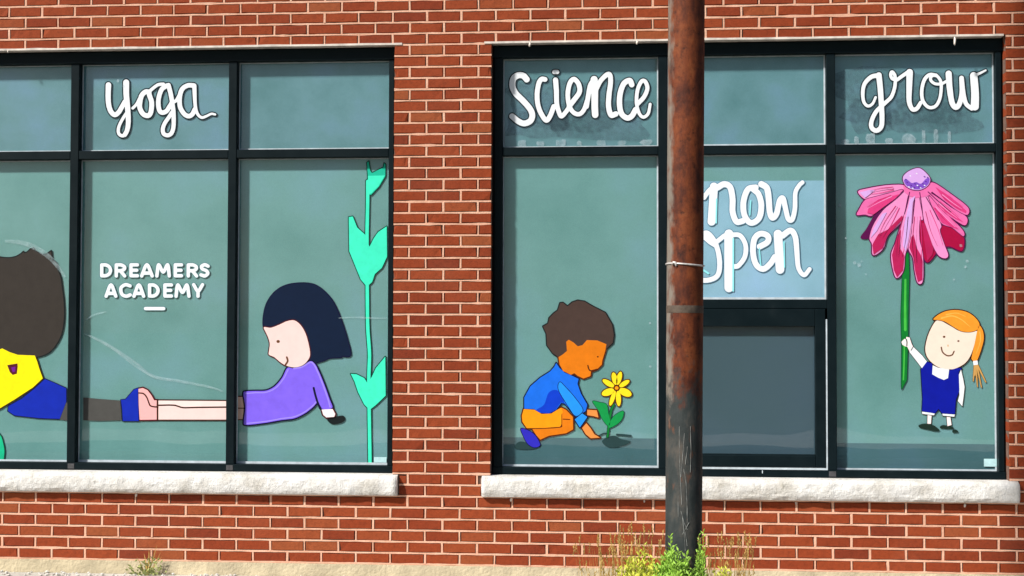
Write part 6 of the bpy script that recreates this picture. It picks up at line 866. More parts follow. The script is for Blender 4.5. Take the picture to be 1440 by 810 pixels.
('letter','white',1,'50480 25092 50578 25110 50650 25144 50716 25189 50782 25250 50831 25311 50884 25410 50911 25496 50927 25583 50941 25793 50944 26141 50926 26612 50931 26624 51316 26980 51377 27049 51425 27118 51478 27213 51551 27398 51625 27670 51653 27831 51679 28128 51674 28166 51661 28191 51638 28215 51614 28227 51578 28232 51553 28228 51529 28216 51505 28191 51489 28156 51457 27858 51428 27710 51359 27475 51293 27315 51251 27241 51170 27142 50915 26915 50871 27717 50800 28475 50786 28525 50751 28575 50707 28606 50646 28622 50573 28609 50500 28558 50342 28540 50257 28518 50172 28481 50086 28426 50004 28361 49867 28223 49793 28130 49745 28054 49695 27948 49643 27769 49628 27670 49613 27496 49611 27384 49622 27185 49657 26974 49683 26886 49717 26812 49797 26696 49858 26638 49918 26599 49979 26577 50040 26572 50113 26586 50174 26611 50283 26689 50344 26755 50409 26866 50520 27150 50515 27200 50496 27225 50468 27239 50432 27239 50405 27226 50383 27196 50272 26942 50211 26849 50148 26794 50102 26767 50041 26748 49999 26759 49939 26809 49902 26859 49861 26946 49841 27021 49821 27183 49816 27295 49830 27555 49858 27717 49907 27865 49939 27927 50034 28050 50158 28166 50280 28247 50328 28267 50389 28281 50486 28288 50494 28280 50561 27683 50630 26677 50628 26665 50476 26522 50398 26432 50329 26333 50216 26136 50165 26025 50095 25839 50059 25679 50051 25579 50055 25505 50071 25418 50099 25343 50148 25268 50194 25218 50250 25173 50323 25129 50408 25099/50489 25364 50458 25361 50397 25389 50361 25419 50325 25465 50307 25527 50303 25577 50314 25688 50355 25837 50431 26022 50532 26207 50582 26281 50645 26358 50652 26342 50657 26268 50665 26019 50666 25796 50658 25623 50634 25512 50607 25462 50551 25401'),
('letter','white',2,'52692 26306 52741 26322 52804 26354 52862 26397 52914 26452 52963 26526 53100 26784 53110 26834 53097 26883 53059 26923 53035 26934 52998 26938 52950 26923 52914 26885 52743 26612 52694 26570 52633 26547 52609 26551 52587 26579 52545 26667 52520 26741 52489 26915 52484 27113 52576 28587 52569 28649 52549 28699 52503 28751 52442 28783 52370 28790 52309 28773 52261 28740 52220 28691 51859 28436 51677 28293 51665 28303 51641 28443 51619 28512 51534 28642 51486 28688 51437 28717 51389 28728 51328 28711 51304 28693 51270 28653 51232 28567 51217 28480 51228 28381 51260 28281 51313 28192 51370 28143 51446 28110 51603 28062 51663 28062 51700 28070 51761 28101 51979 28266 52198 28411 52194 27116 52213 26881 52235 26769 52267 26657 52338 26496 52386 26421 52439 26361 52499 26321 52535 26307 52608 26295/51463 28316 51459 28311 51445 28328 51423 28380 51408 28453 51411 28481 51450 28403'),
('letter','white',3,'53607 26431 53728 26451 53801 26477 53873 26519 53941 26576 53993 26638 54042 26711 54088 26797 54151 26945 54205 27142 54247 27451 54264 27710 54265 27834 54273 27846 54365 27892 54509 27979 54528 28004 54537 28041 54528 28078 54511 28103 54487 28119 54451 28125 54414 28114 54245 28018 54196 28156 54150 28239 54095 28319 53950 28481 53911 28501 53706 28543 53634 28555 53562 28555 53465 28532 53392 28494 53320 28440 53269 28391 53207 28318 53157 28244 53111 28158 53041 27961 52990 27726 52964 27503 52961 27305 52980 27107 53005 26995 53034 26908 53074 26821 53134 26721 53190 26647 53259 26572 53319 26520 53391 26473 53487 26439 53559 26430/53634 26629 53561 26626 53524 26631 53476 26649 53392 26714 53332 26781 53250 26906 53216 26980 53192 27055 53165 27216 53159 27402 53173 27587 53190 27699 53234 27896 53266 27995 53330 28130 53414 28241 53488 28303 53493 28289 53483 28240 53481 28178 53489 28128 53506 28079 53546 28015 53630 27930 53738 27857 53810 27827 53930 27805 54075 27805 54087 27799 54080 27638 54055 27366 54025 27181 53977 27009 53887 26820 53808 26714 53766 26678 53730 26658/54020 27973 53944 27975 53859 27991 53811 28012 53739 28061 53679 28122 53656 28163 53652 28213 53670 28262 53700 28287 53753 28311 53889 28284 53966 28197 54040 28072 54069 27985 54064 27976'),
('letter','white',1,'55909 26334 55957 26358 56017 26343 56064 26339 56113 26346 56161 26365 56209 26399 56245 26443 56270 26492 56282 26541 56296 27072 56292 27356 56271 27689 56216 28344 56417 28439 56711 28609 56725 28621 56735 28646 56728 28683 56707 28703 56671 28707 56358 28565 56165 28497 56153 28496 56106 28534 56058 28554 55998 28561 55950 28554 55901 28534 55867 28509 55835 28473 55814 28436 55799 28387 55795 28337 55840 27657 55853 27348 55850 27077 55827 26644 55741 26708 55696 26758 55666 26807 55641 26869 55611 26969 55565 27191 55510 27562 55450 28255 55437 28292 55407 28330 55371 28353 55335 28363 55287 28359 55239 28335 55213 28308 55189 28258 55186 28221 55208 27554 55190 27319 55151 27097 55102 26913 55047 26777 54999 26704 54987 26707 54947 26779 54917 26865 54877 27063 54854 27224 54797 27794 54770 28499 54764 28536 54749 28573 54723 28611 54688 28640 54652 28658 54616 28667 54568 28666 54497 28639 54468 28614 54441 28577 54426 28540 54418 28491 54464 27773 54517 27327 54592 26894 54628 26757 54666 26658 54712 26571 54757 26507 54804 26458 54888 26401 54984 26377 55080 26395 55165 26449 55213 26498 55262 26565 55303 26639 55340 26725 55384 26863 55409 26786 55451 26686 55507 26599 55564 26537 55641 26474 55825 26346 55861 26333'),
]),
('window_lettering','white brush words now open on the pale blue pane beside the pole','lettering','words painted on the glass',[
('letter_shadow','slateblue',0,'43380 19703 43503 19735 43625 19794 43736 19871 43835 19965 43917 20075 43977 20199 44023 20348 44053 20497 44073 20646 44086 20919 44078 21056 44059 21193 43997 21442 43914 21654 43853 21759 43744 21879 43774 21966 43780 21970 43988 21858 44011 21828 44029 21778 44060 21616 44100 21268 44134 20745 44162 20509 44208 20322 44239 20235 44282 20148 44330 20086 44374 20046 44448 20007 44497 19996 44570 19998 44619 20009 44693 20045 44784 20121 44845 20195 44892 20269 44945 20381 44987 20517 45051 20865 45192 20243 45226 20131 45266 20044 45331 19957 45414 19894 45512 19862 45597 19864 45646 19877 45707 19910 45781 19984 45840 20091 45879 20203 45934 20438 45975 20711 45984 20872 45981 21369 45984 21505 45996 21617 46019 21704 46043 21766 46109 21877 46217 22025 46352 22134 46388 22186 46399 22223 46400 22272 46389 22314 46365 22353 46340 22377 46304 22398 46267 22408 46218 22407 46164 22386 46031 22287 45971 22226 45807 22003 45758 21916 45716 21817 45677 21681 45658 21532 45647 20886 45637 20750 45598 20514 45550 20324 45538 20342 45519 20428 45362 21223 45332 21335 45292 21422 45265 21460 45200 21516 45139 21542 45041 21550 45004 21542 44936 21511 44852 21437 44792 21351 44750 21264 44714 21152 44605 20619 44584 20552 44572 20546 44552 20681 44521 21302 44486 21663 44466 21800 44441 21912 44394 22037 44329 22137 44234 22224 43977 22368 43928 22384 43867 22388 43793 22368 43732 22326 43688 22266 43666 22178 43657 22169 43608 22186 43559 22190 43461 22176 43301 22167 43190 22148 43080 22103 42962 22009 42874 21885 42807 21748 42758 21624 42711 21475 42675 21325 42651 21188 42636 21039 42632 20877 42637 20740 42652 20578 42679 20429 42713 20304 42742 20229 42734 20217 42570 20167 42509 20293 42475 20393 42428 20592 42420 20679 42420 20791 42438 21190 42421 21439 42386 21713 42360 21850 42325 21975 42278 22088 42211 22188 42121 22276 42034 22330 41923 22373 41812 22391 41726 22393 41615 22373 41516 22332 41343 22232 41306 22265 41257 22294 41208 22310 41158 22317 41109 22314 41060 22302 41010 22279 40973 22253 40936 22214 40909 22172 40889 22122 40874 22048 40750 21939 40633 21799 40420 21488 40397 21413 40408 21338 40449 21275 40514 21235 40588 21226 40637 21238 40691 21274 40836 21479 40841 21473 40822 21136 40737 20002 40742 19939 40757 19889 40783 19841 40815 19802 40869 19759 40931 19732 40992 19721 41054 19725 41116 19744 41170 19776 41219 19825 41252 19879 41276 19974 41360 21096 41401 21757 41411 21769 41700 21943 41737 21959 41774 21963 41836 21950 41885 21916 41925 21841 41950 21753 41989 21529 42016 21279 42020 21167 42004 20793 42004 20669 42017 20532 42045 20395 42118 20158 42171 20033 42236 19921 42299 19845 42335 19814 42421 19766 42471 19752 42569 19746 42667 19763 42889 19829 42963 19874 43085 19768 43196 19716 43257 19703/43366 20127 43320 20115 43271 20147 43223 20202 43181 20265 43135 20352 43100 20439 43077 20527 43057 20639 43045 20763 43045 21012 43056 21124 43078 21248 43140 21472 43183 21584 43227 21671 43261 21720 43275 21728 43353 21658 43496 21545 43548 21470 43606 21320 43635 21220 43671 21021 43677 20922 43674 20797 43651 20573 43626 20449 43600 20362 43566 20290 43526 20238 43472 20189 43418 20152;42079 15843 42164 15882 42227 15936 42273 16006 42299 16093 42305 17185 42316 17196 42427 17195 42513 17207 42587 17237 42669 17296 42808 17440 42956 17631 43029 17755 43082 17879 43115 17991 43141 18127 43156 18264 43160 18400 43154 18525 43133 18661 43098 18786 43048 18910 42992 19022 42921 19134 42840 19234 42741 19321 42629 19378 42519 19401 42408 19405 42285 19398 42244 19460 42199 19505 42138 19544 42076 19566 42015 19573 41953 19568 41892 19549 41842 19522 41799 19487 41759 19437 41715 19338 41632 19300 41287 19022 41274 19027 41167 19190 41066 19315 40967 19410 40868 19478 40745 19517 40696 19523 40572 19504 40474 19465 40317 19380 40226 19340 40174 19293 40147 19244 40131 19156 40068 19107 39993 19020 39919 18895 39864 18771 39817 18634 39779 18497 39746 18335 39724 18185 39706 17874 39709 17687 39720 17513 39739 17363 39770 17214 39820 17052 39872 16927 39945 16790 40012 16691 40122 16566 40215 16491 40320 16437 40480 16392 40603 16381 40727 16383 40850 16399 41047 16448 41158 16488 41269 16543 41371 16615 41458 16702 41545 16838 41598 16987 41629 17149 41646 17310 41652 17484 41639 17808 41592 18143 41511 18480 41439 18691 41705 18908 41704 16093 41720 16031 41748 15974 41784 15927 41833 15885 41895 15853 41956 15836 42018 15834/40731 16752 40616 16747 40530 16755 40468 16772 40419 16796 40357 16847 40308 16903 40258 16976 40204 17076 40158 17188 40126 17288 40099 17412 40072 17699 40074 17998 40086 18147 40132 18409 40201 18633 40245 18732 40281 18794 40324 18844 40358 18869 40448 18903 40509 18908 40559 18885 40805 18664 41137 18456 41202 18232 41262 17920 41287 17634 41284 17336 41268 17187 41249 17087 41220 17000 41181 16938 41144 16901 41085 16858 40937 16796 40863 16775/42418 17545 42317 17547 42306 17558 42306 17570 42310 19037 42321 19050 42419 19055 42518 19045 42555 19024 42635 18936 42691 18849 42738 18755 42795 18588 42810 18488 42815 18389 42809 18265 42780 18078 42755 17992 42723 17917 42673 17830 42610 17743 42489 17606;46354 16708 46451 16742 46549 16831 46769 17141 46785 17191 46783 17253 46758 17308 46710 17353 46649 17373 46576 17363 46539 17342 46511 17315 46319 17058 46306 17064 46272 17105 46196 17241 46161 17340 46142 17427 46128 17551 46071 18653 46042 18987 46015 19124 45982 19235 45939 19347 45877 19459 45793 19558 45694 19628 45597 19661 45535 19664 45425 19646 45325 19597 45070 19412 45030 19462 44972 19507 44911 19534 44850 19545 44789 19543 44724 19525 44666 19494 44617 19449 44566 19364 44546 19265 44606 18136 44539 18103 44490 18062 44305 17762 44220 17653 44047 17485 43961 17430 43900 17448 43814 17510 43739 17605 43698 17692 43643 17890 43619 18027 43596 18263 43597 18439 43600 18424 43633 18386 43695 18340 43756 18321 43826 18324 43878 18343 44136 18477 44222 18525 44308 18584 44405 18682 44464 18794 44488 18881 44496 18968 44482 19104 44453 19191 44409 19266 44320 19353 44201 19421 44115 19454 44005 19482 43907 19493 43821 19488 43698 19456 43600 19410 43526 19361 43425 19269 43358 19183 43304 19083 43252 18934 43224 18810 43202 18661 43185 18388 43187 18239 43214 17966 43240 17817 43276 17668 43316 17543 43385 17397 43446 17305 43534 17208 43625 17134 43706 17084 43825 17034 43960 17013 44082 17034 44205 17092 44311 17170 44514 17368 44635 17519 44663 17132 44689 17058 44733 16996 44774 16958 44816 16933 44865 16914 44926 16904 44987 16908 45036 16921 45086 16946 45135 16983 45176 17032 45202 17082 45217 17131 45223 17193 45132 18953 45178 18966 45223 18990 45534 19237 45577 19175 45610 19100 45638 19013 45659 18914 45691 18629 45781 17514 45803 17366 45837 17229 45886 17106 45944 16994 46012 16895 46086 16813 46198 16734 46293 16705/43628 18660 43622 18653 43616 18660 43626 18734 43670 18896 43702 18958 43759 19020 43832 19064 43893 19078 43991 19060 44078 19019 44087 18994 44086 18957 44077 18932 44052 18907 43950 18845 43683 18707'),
('letter','white',1,'41058 19764 41120 19788 41173 19828 41216 19891 41236 19953 41323 21099 41366 21785 41371 21794 41482 21851 41680 21974 41754 22001 41791 22000 41853 21984 41910 21944 41937 21906 41958 21856 41987 21756 42026 21531 42053 21282 42057 21170 42041 20684 42054 20535 42083 20397 42152 20173 42205 20048 42254 19961 42323 19873 42364 19839 42463 19791 42561 19783 42659 19800 42881 19866 42939 19908 42974 19970 42982 20032 42971 20082 42942 20132 42894 20171 42845 20189 42796 20191 42710 20174 42562 20128 42550 20132 42538 20146 42504 20209 42439 20383 42391 20595 42382 20682 42383 20782 42402 21168 42397 21305 42368 21579 42321 21854 42289 21966 42247 22066 42181 22166 42087 22254 42014 22299 41927 22332 41829 22353 41742 22357 41631 22339 41527 22295 41347 22186 41335 22188 41261 22250 41187 22276 41101 22275 41027 22246 40984 22212 40946 22162 40922 22100 40915 22037 40779 21915 40711 21839 40457 21478 40440 21441 40434 21403 40438 21366 40454 21328 40473 21303 40506 21279 40543 21265 40580 21263 40617 21271 40653 21290 40678 21315 40875 21601 40886 21601 40859 21139 40775 19967 40786 19917 40810 19867 40873 19801 40910 19779 40960 19763 41009 19758'),
('letter','white',2,'43386 19743 43509 19779 43608 19827 43694 19886 43804 19987 43878 20084 43943 20214 43986 20351 44017 20500 44036 20649 44049 20922 44041 21059 44021 21196 43961 21433 43884 21632 43834 21720 43761 21809 43693 21870 43722 21919 43734 21969 43730 22019 43713 22066 43688 22099 43652 22129 43578 22152 43308 22130 43197 22111 43086 22064 42981 21974 42904 21862 42848 21751 42789 21601 42747 21465 42711 21315 42687 21179 42674 21042 42669 20892 42673 20743 42687 20593 42710 20456 42751 20307 42796 20195 42854 20082 42929 19970 43004 19883 43111 19795 43239 19742 43350 19737/43337 20080 43314 20078 43289 20085 43240 20125 43151 20243 43098 20343 43064 20430 43041 20517 43022 20629 43009 20766 43008 21003 43020 21127 43071 21376 43111 21500 43193 21686 43235 21748 43282 21779 43368 21693 43520 21572 43553 21535 43582 21485 43640 21335 43672 21223 43708 21024 43714 20924 43711 20800 43687 20564 43662 20439 43631 20340 43594 20266 43556 20216 43504 20167 43437 20120 43375 20090'),
('letter','white',3,'45577 19900 45626 19909 45687 19941 45713 19962 45765 20023 45813 20122 45872 20321 45919 20569 45938 20717 45948 20866 45947 21499 45960 21623 45982 21710 46045 21846 46185 22044 46221 22081 46319 22155 46350 22192 46365 22254 46358 22291 46344 22320 46295 22361 46259 22372 46222 22370 46184 22355 46051 22256 46001 22205 45839 21984 45790 21898 45748 21798 45714 21674 45694 21526 45683 20880 45673 20744 45654 20620 45609 20396 45554 20223 45541 20212 45505 20322 45483 20422 45329 21205 45299 21317 45260 21404 45240 21432 45179 21485 45130 21506 45045 21513 44957 21480 44885 21418 44824 21332 44782 21245 44747 21133 44638 20600 44610 20513 44563 20430 44528 20575 44517 20662 44494 21172 44450 21657 44408 21894 44368 22006 44306 22106 44226 22184 44152 22232 43969 22331 43920 22348 43871 22351 43821 22340 43772 22312 43727 22259 43705 22197 43705 22135 43727 22072 43755 22035 43786 22010 44004 21893 44041 21851 44062 21796 44097 21622 44136 21274 44171 20751 44196 20527 44244 20328 44276 20241 44323 20154 44378 20089 44452 20045 44501 20033 44574 20036 44611 20045 44684 20083 44751 20140 44803 20201 44867 20301 44908 20387 44947 20511 45043 21024 45055 21045 45225 20262 45258 20150 45292 20075 45353 19988 45418 19935 45504 19901'),
('letter','white',1,'40773 16426 40945 16457 41155 16527 41254 16577 41341 16638 41449 16750 41520 16874 41563 16998 41592 17147 41609 17321 41612 17645 41584 17968 41520 18304 41424 18628 41364 18777 41303 18902 41217 19052 41136 19170 41039 19289 40952 19374 40828 19456 40730 19482 40693 19485 40582 19468 40495 19433 40223 19292 40198 19263 40182 19230 40174 19142 40095 19080 40029 19006 39953 18881 39899 18757 39855 18632 39814 18483 39783 18333 39761 18184 39749 18034 39745 17698 39756 17524 39777 17362 39812 17200 39856 17063 39908 16938 39974 16814 40050 16702 40138 16602 40228 16527 40354 16463 40477 16430 40588 16419/40721 16713 40601 16710 40527 16718 40453 16737 40383 16776 40338 16813 40280 16878 40223 16963 40170 17062 40123 17174 40088 17286 40064 17399 40045 17548 40032 17859 40048 18146 40071 18295 40131 18544 40210 18745 40252 18818 40284 18856 40334 18898 40383 18923 40482 18945 40531 18942 40580 18916 40827 18694 41168 18479 41238 18242 41270 18093 41315 17782 41327 17483 41320 17322 41306 17185 41284 17073 41247 16974 41217 16924 41168 16872 41106 16828 41045 16797 40872 16739'),
('letter','white',2,'42037 15873 42119 15898 42188 15948 42234 16011 42263 16097 42268 17227 42274 17234 42422 17232 42483 17238 42569 17270 42643 17323 42705 17382 42860 17561 42931 17660 42990 17760 43045 17884 43081 18008 43105 18132 43119 18268 43124 18393 43116 18529 43099 18641 43061 18778 43017 18890 42955 19012 42890 19114 42808 19214 42722 19289 42612 19344 42501 19365 42267 19360 42255 19367 42212 19440 42157 19490 42083 19525 42009 19536 41923 19521 41874 19498 41837 19471 41800 19431 41775 19392 41747 19305 41738 19297 41689 19288 41652 19268 41195 18900 41158 18856 41142 18796 41155 18734 41194 18683 41256 18656 41318 18660 41362 18684 41737 18984 41742 18981 41739 16110 41749 16060 41769 16010 41804 15961 41840 15926 41890 15895 41939 15878 41988 15871/42438 17512 42275 17506 42269 17512 42273 19079 42279 19085 42414 19092 42525 19082 42574 19057 42619 19015 42669 18953 42717 18878 42768 18779 42807 18679 42832 18592 42847 18493 42852 18381 42837 18182 42816 18070 42787 17971 42748 17884 42641 17723 42521 17585'),
('letter','white',3,'43974 17051 44084 17073 44194 17129 44280 17192 44354 17258 44489 17395 44556 17473 44656 17621 44796 17857 44811 17931 44802 17981 44785 18017 44761 18047 44724 18075 44687 18090 44638 18096 44589 18086 44553 18068 44504 18018 44339 17746 44285 17672 44194 17573 44077 17461 44012 17413 43975 17395 43926 17397 43840 17441 43785 17487 43743 17534 43699 17598 43661 17685 43606 17884 43582 18021 43559 18269 43562 18505 43590 18741 43616 18852 43663 18964 43699 19013 43747 19058 43821 19100 43870 19114 43944 19110 44054 19075 44103 19046 44122 19012 44124 18975 44115 18925 44078 18879 43967 18812 43697 18672 43660 18641 43634 18604 43621 18567 43616 18517 43638 18442 43666 18405 43696 18381 43733 18365 43770 18357 43819 18361 43855 18373 44199 18554 44288 18614 44382 18713 44427 18800 44453 18899 44460 18986 44449 19085 44415 19185 44356 19272 44275 19338 44202 19380 44116 19414 44006 19444 43896 19456 43785 19444 43699 19417 43613 19375 43538 19325 43466 19259 43382 19151 43325 19040 43291 18940 43260 18804 43227 18518 43224 18245 43251 17972 43279 17810 43309 17686 43349 17562 43411 17425 43472 17332 43544 17251 43645 17164 43741 17107 43839 17069'),
('letter','white',1,'46365 16750 46439 16778 46524 16859 46736 17158 46749 17195 46748 17245 46723 17294 46685 17324 46624 17336 46575 17321 46542 17295 46489 17230 46377 17072 46318 17005 46245 17080 46202 17147 46159 17233 46128 17320 46107 17419 46090 17555 46034 18657 46008 18967 45982 19104 45946 19228 45902 19339 45854 19426 45787 19513 45705 19580 45608 19619 45559 19628 45449 19614 45339 19563 45241 19495 45069 19359 45057 19357 45030 19405 44984 19454 44946 19479 44898 19499 44849 19508 44800 19507 44751 19496 44702 19473 44653 19433 44615 19381 44590 19319 44583 19257 44694 17174 44706 17112 44729 17062 44768 17013 44828 16969 44889 16947 44962 16942 45024 16956 45085 16989 45134 17037 45171 17103 45183 17148 45187 17198 45092 18983 45153 18996 45200 19019 45447 19220 45509 19266 45545 19282 45582 19240 45643 19117 45671 19030 45696 18919 45728 18633 45818 17519 45840 17370 45874 17234 45918 17122 45977 17011 46046 16912 46114 16838 46183 16785 46219 16766 46304 16741'),
('stroke_shade','aqua',5,'42253 15900 42281 15913 42299 15950 42316 18981 42314 19006 42299 19031 42262 19044 42231 19031 42212 18994 42196 15963 42198 15938 42214 15913;41291 19878 41309 19894 41316 19919 41355 21302 41343 21334 41306 21348 41282 21336 41267 21302 41228 19919 41235 19894 41247 19881 41266 19874;45223 17293 45239 17311 45243 17336 45213 18798 45204 18823 45192 18833 45168 18838 45143 18825 45133 18798 45164 17324 45174 17301 45186 17292;43853 17387 43871 17400 43879 17425 43792 18430 43783 18458 43758 18471 43734 18463 43720 18430 43807 17425 43816 17399 43828 17389;43224 20331 43247 20346 43256 20370 43312 21191 43301 21229 43276 21241 43245 21229 43233 21204 43176 20371 43187 20343 43199 20334;40841 16915 40862 16932 40873 16957 40871 16982 40853 17010 40570 17201 40533 17207 40496 17182 40488 17144 40509 17107 40791 16917 40816 16910'),
]),
('window_lettering','bold white capitals DREAMERS ACADEMY above a short white dash','lettering','words printed on the glass',[
('letter_shadow','slateteal',0,'10844 16720 10884 16725 10949 16750 11004 16784 11079 16852 11124 16912 11148 16963 11156 17053 11139 17117 11111 17168 11075 17214 11015 17271 10944 17315 10781 17374 10838 17392 10970 17321 11009 17309 11061 17310 11101 17325 11149 17373 11168 17437 11154 17501 11112 17551 10954 17638 10901 17656 10836 17664 10770 17657 10705 17638 10614 17596 10562 17559 10514 17502 10491 17438 10486 17387 10493 17336 10522 17259 10552 17213 10605 17162 10657 17131 10828 17069 10864 17040 10865 17027 10816 16990 10632 17051 10566 17052 10527 17037 10488 17004 10450 16916 10306 17092 10312 17105 10366 17143 10408 17191 10434 17236 10454 17310 10456 17374 10444 17425 10418 17479 10377 17528 10326 17569 10234 17618 10142 17649 10076 17660 9788 17654 9735 17634 9704 17606 9682 17568 9673 17529 9680 16849 9694 16798 9731 16752 9770 16730 9823 16721 9875 16732 9916 16759 9944 16798 9956 16836 9955 17016 9964 17030 9990 17030 10003 17028 10229 16761 10281 16728 10347 16722 10399 16740 10444 16784 10466 16849 10477 16856 10516 16811 10556 16791 10740 16728 10792 16719/10100 17311 9961 17302 9953 17311 9956 17388 10065 17387 10158 17353 10164 17349 10164 17336;7655 16735 7693 16762 7714 16787 7741 16864 7498 17469 7422 17590 7338 17649 7276 17670 7223 17665 7132 17613 7092 17574 7026 17457 6822 16923 6809 16928 6769 16977 6716 17003 6426 17011 6425 17059 6438 17067 6676 17071 6728 17096 6763 17136 6778 17174 6779 17226 6758 17277 6726 17311 6660 17338 6422 17342 6421 17393 6685 17394 6751 17415 6795 17457 6814 17509 6808 17573 6776 17625 6735 17653 6682 17666 6273 17667 6207 17648 6159 17600 6140 17536 6148 16866 6168 16802 6217 16754 6283 16735 6693 16735 6758 16755 6784 16776 6810 16813 6851 16763 6877 16743 6917 16727 6970 16725 7022 16744 7057 16775 7113 16893 7416 16895 7431 16890 7478 16787 7515 16749 7549 16731 7589 16723/7322 17173 7308 17167 7229 17167 7215 17174 7267 17308;7141 15515 7180 15542 7207 15580 7220 15631 7213 15682 7005 16248 6934 16371 6828 16445 6775 16455 6722 16444 6643 16394 6614 16364 6545 16235 6386 15779 6373 15783 6352 15811 6320 15836 6253 15855 6201 15846 6030 15778 5990 15776 5924 15792 5871 15817 5851 15837 5826 15888 5803 15991 5800 16068 5815 16104 5883 16158 5959 16195 6012 16195 6211 16126 6264 16127 6316 16149 6342 16174 6364 16210 6372 16274 6347 16338 6301 16379 6075 16460 6009 16472 5922 16467 5798 16426 5693 16364 5594 16274 5552 16210 5530 16146 5519 16043 5532 15914 5563 15798 5613 15695 5653 15644 5715 15592 5781 15556 5848 15530 5940 15508 6059 15506 6149 15528 6335 15610 6349 15601 6374 15554 6402 15528 6442 15509 6495 15503 6547 15517 6587 15547 6609 15580 6651 15674 6915 15674 6964 15567 7001 15528 7035 15511 7075 15503/6820 15952 6807 15946 6754 15946 6740 15952 6779 16064;9926 15513 9965 15536 9992 15567 10008 15606 10012 15644 9930 16208 9898 16323 9839 16413 9786 16445 9734 16453 9681 16440 9616 16402 9590 16374 9539 16278 9474 16124 9461 16122 9386 16285 9341 16365 9310 16401 9244 16439 9196 16453 9143 16448 9091 16419 9065 16389 9028 16324 8998 16196 8942 15644 8951 15593 8982 15545 9034 15511 9087 15503 9141 15516 9191 15555 9219 15618 9253 15918 9309 15824 9333 15797 9413 15741 9478 15728 9544 15746 9613 15798 9636 15824 9686 15915 9697 15888 9737 15619 9755 15569 9794 15529 9834 15509 9887 15504;8707 16734 8746 16761 8767 16786 8783 16825 8787 16863 8726 17415 8699 17531 8647 17621 8593 17659 8540 17668 8487 17658 8422 17622 8383 17577 8267 17341 8189 17506 8145 17583 8109 17622 8040 17659 8000 17669 7948 17664 7895 17636 7872 17610 7830 17533 7802 17404 7747 16864 7755 16813 7778 16774 7826 16737 7892 16723 7946 16736 7996 16775 8024 16838 8059 17139 8129 17031 8205 16976 8271 16958 8336 16972 8402 17018 8429 17043 8480 17118 8510 16838 8530 16786 8568 16748 8615 16726 8668 16723;4710 16737 4816 16761 4915 16803 5000 16859 5066 16932 5109 17009 5142 17112 5151 17215 5134 17318 5099 17408 5037 17499 4952 17572 4859 17624 4752 17661 4686 17672 4593 17673 4421 17660 4381 17642 4352 17616 4329 17577 4321 17539 4329 16868 4337 16829 4370 16778 4432 16742/4682 17009 4614 17007 4607 17022 4603 17383 4609 17400 4689 17395 4742 17377 4796 17347 4838 17306 4869 17228 4870 17190 4859 17138 4825 17077 4773 17040;7707 15515 7812 15550 7903 15601 7959 15644 8025 15721 8074 15811 8105 15914 8111 15991 8092 16093 8048 16196 7988 16281 7909 16353 7816 16406 7710 16445 7644 16456 7552 16456 7394 16443 7355 16424 7329 16401 7306 16363 7297 16325 7304 15644 7312 15605 7351 15548 7378 15530 7417 15516 7602 15505/7661 15785 7599 15777 7581 15785 7581 16185 7661 16176 7748 16132 7796 16081 7829 16003 7825 15939 7785 15862 7730 15816;5940 16733 5979 16754 6011 16789 6027 16828 6030 16879 6004 16940 5868 17098 5973 17188 5998 17227 6019 17278 6029 17330 6026 17394 6011 17446 5982 17497 5931 17549 5851 17600 5745 17644 5679 17661 5559 17671 5361 17664 5322 17657 5282 17637 5243 17594 5226 17537 5234 16854 5255 16790 5305 16743 5359 16726 5411 16730 5464 16757 5493 16789 5512 16841 5512 17034 5553 17035 5808 16753 5874 16726/5658 17317 5564 17308 5511 17313 5508 17395 5629 17393 5722 17360 5728 17343;8811 15514 8850 15524 8890 15548 8916 15578 8936 15618 8933 15683 8905 15734 8861 15769 8808 15785 8533 15785 8529 15849 8545 15856 8768 15857 8821 15874 8860 15908 8883 15952 8888 16003 8878 16042 8845 16089 8792 16120 8752 16127 8529 16128 8525 16170 8529 16180 8542 16182 8804 16182 8857 16198 8896 16229 8922 16273 8929 16324 8915 16375 8868 16429 8802 16453 8381 16454 8316 16436 8265 16389 8246 16324 8253 15644 8266 15593 8312 15539 8378 15514;9416 16733 9481 16755 9507 16778 9529 16811 9540 16850 9540 16888 9511 16952 9479 16980 9427 17001 9164 17004 9157 17017 9157 17055 9177 17064 9387 17064 9439 17080 9478 17110 9504 17155 9511 17196 9502 17247 9466 17299 9423 17325 9371 17335 9161 17336 9154 17376 9160 17390 9410 17390 9462 17405 9501 17435 9527 17478 9535 17530 9522 17581 9499 17615 9473 17638 9407 17661 9013 17662 8947 17647 8912 17621 8893 17595 8874 17531 8881 16863 8894 16812 8937 16760 8996 16735;5412 15511 5451 15534 5479 15566 5496 15605 5498 15657 5283 16249 5226 16352 5190 16392 5097 16449 5044 16456 5004 16448 4899 16376 4827 16249 4626 15682 4619 15631 4631 15586 4650 15553 4684 15524 4724 15507 4777 15503 4830 15520 4869 15553 4921 15669 5185 15674 5199 15668 5242 15566 5279 15528 5346 15503/5097 15953 5090 15946 5023 15946 5017 15953 5049 16045 5062 16052;10489 15516 10539 15555 10565 15606 10567 15862 10642 15952 10826 16272 10840 16323 10828 16387 10795 16432 10742 16462 10677 16466 10625 16446 10581 16400 10431 16136 10418 16146 10323 16323 10256 16426 10219 16454 10179 16466 10140 16468 10101 16458 10061 16433 10035 16400 10021 16362 10020 16311 10033 16272 10176 16016 10223 15938 10290 15862 10292 15631 10300 15593 10332 15544 10373 15516 10437 15503;8372 14768 8411 14790 8441 14823 8458 14862 8460 14913 8449 14951 8422 14990 8383 15017 8343 15030 7185 15029 7138 15014 7103 14989 7077 14950 7066 14912 7070 14860 7096 14811 7135 14777 7188 14760 8320 14760'),
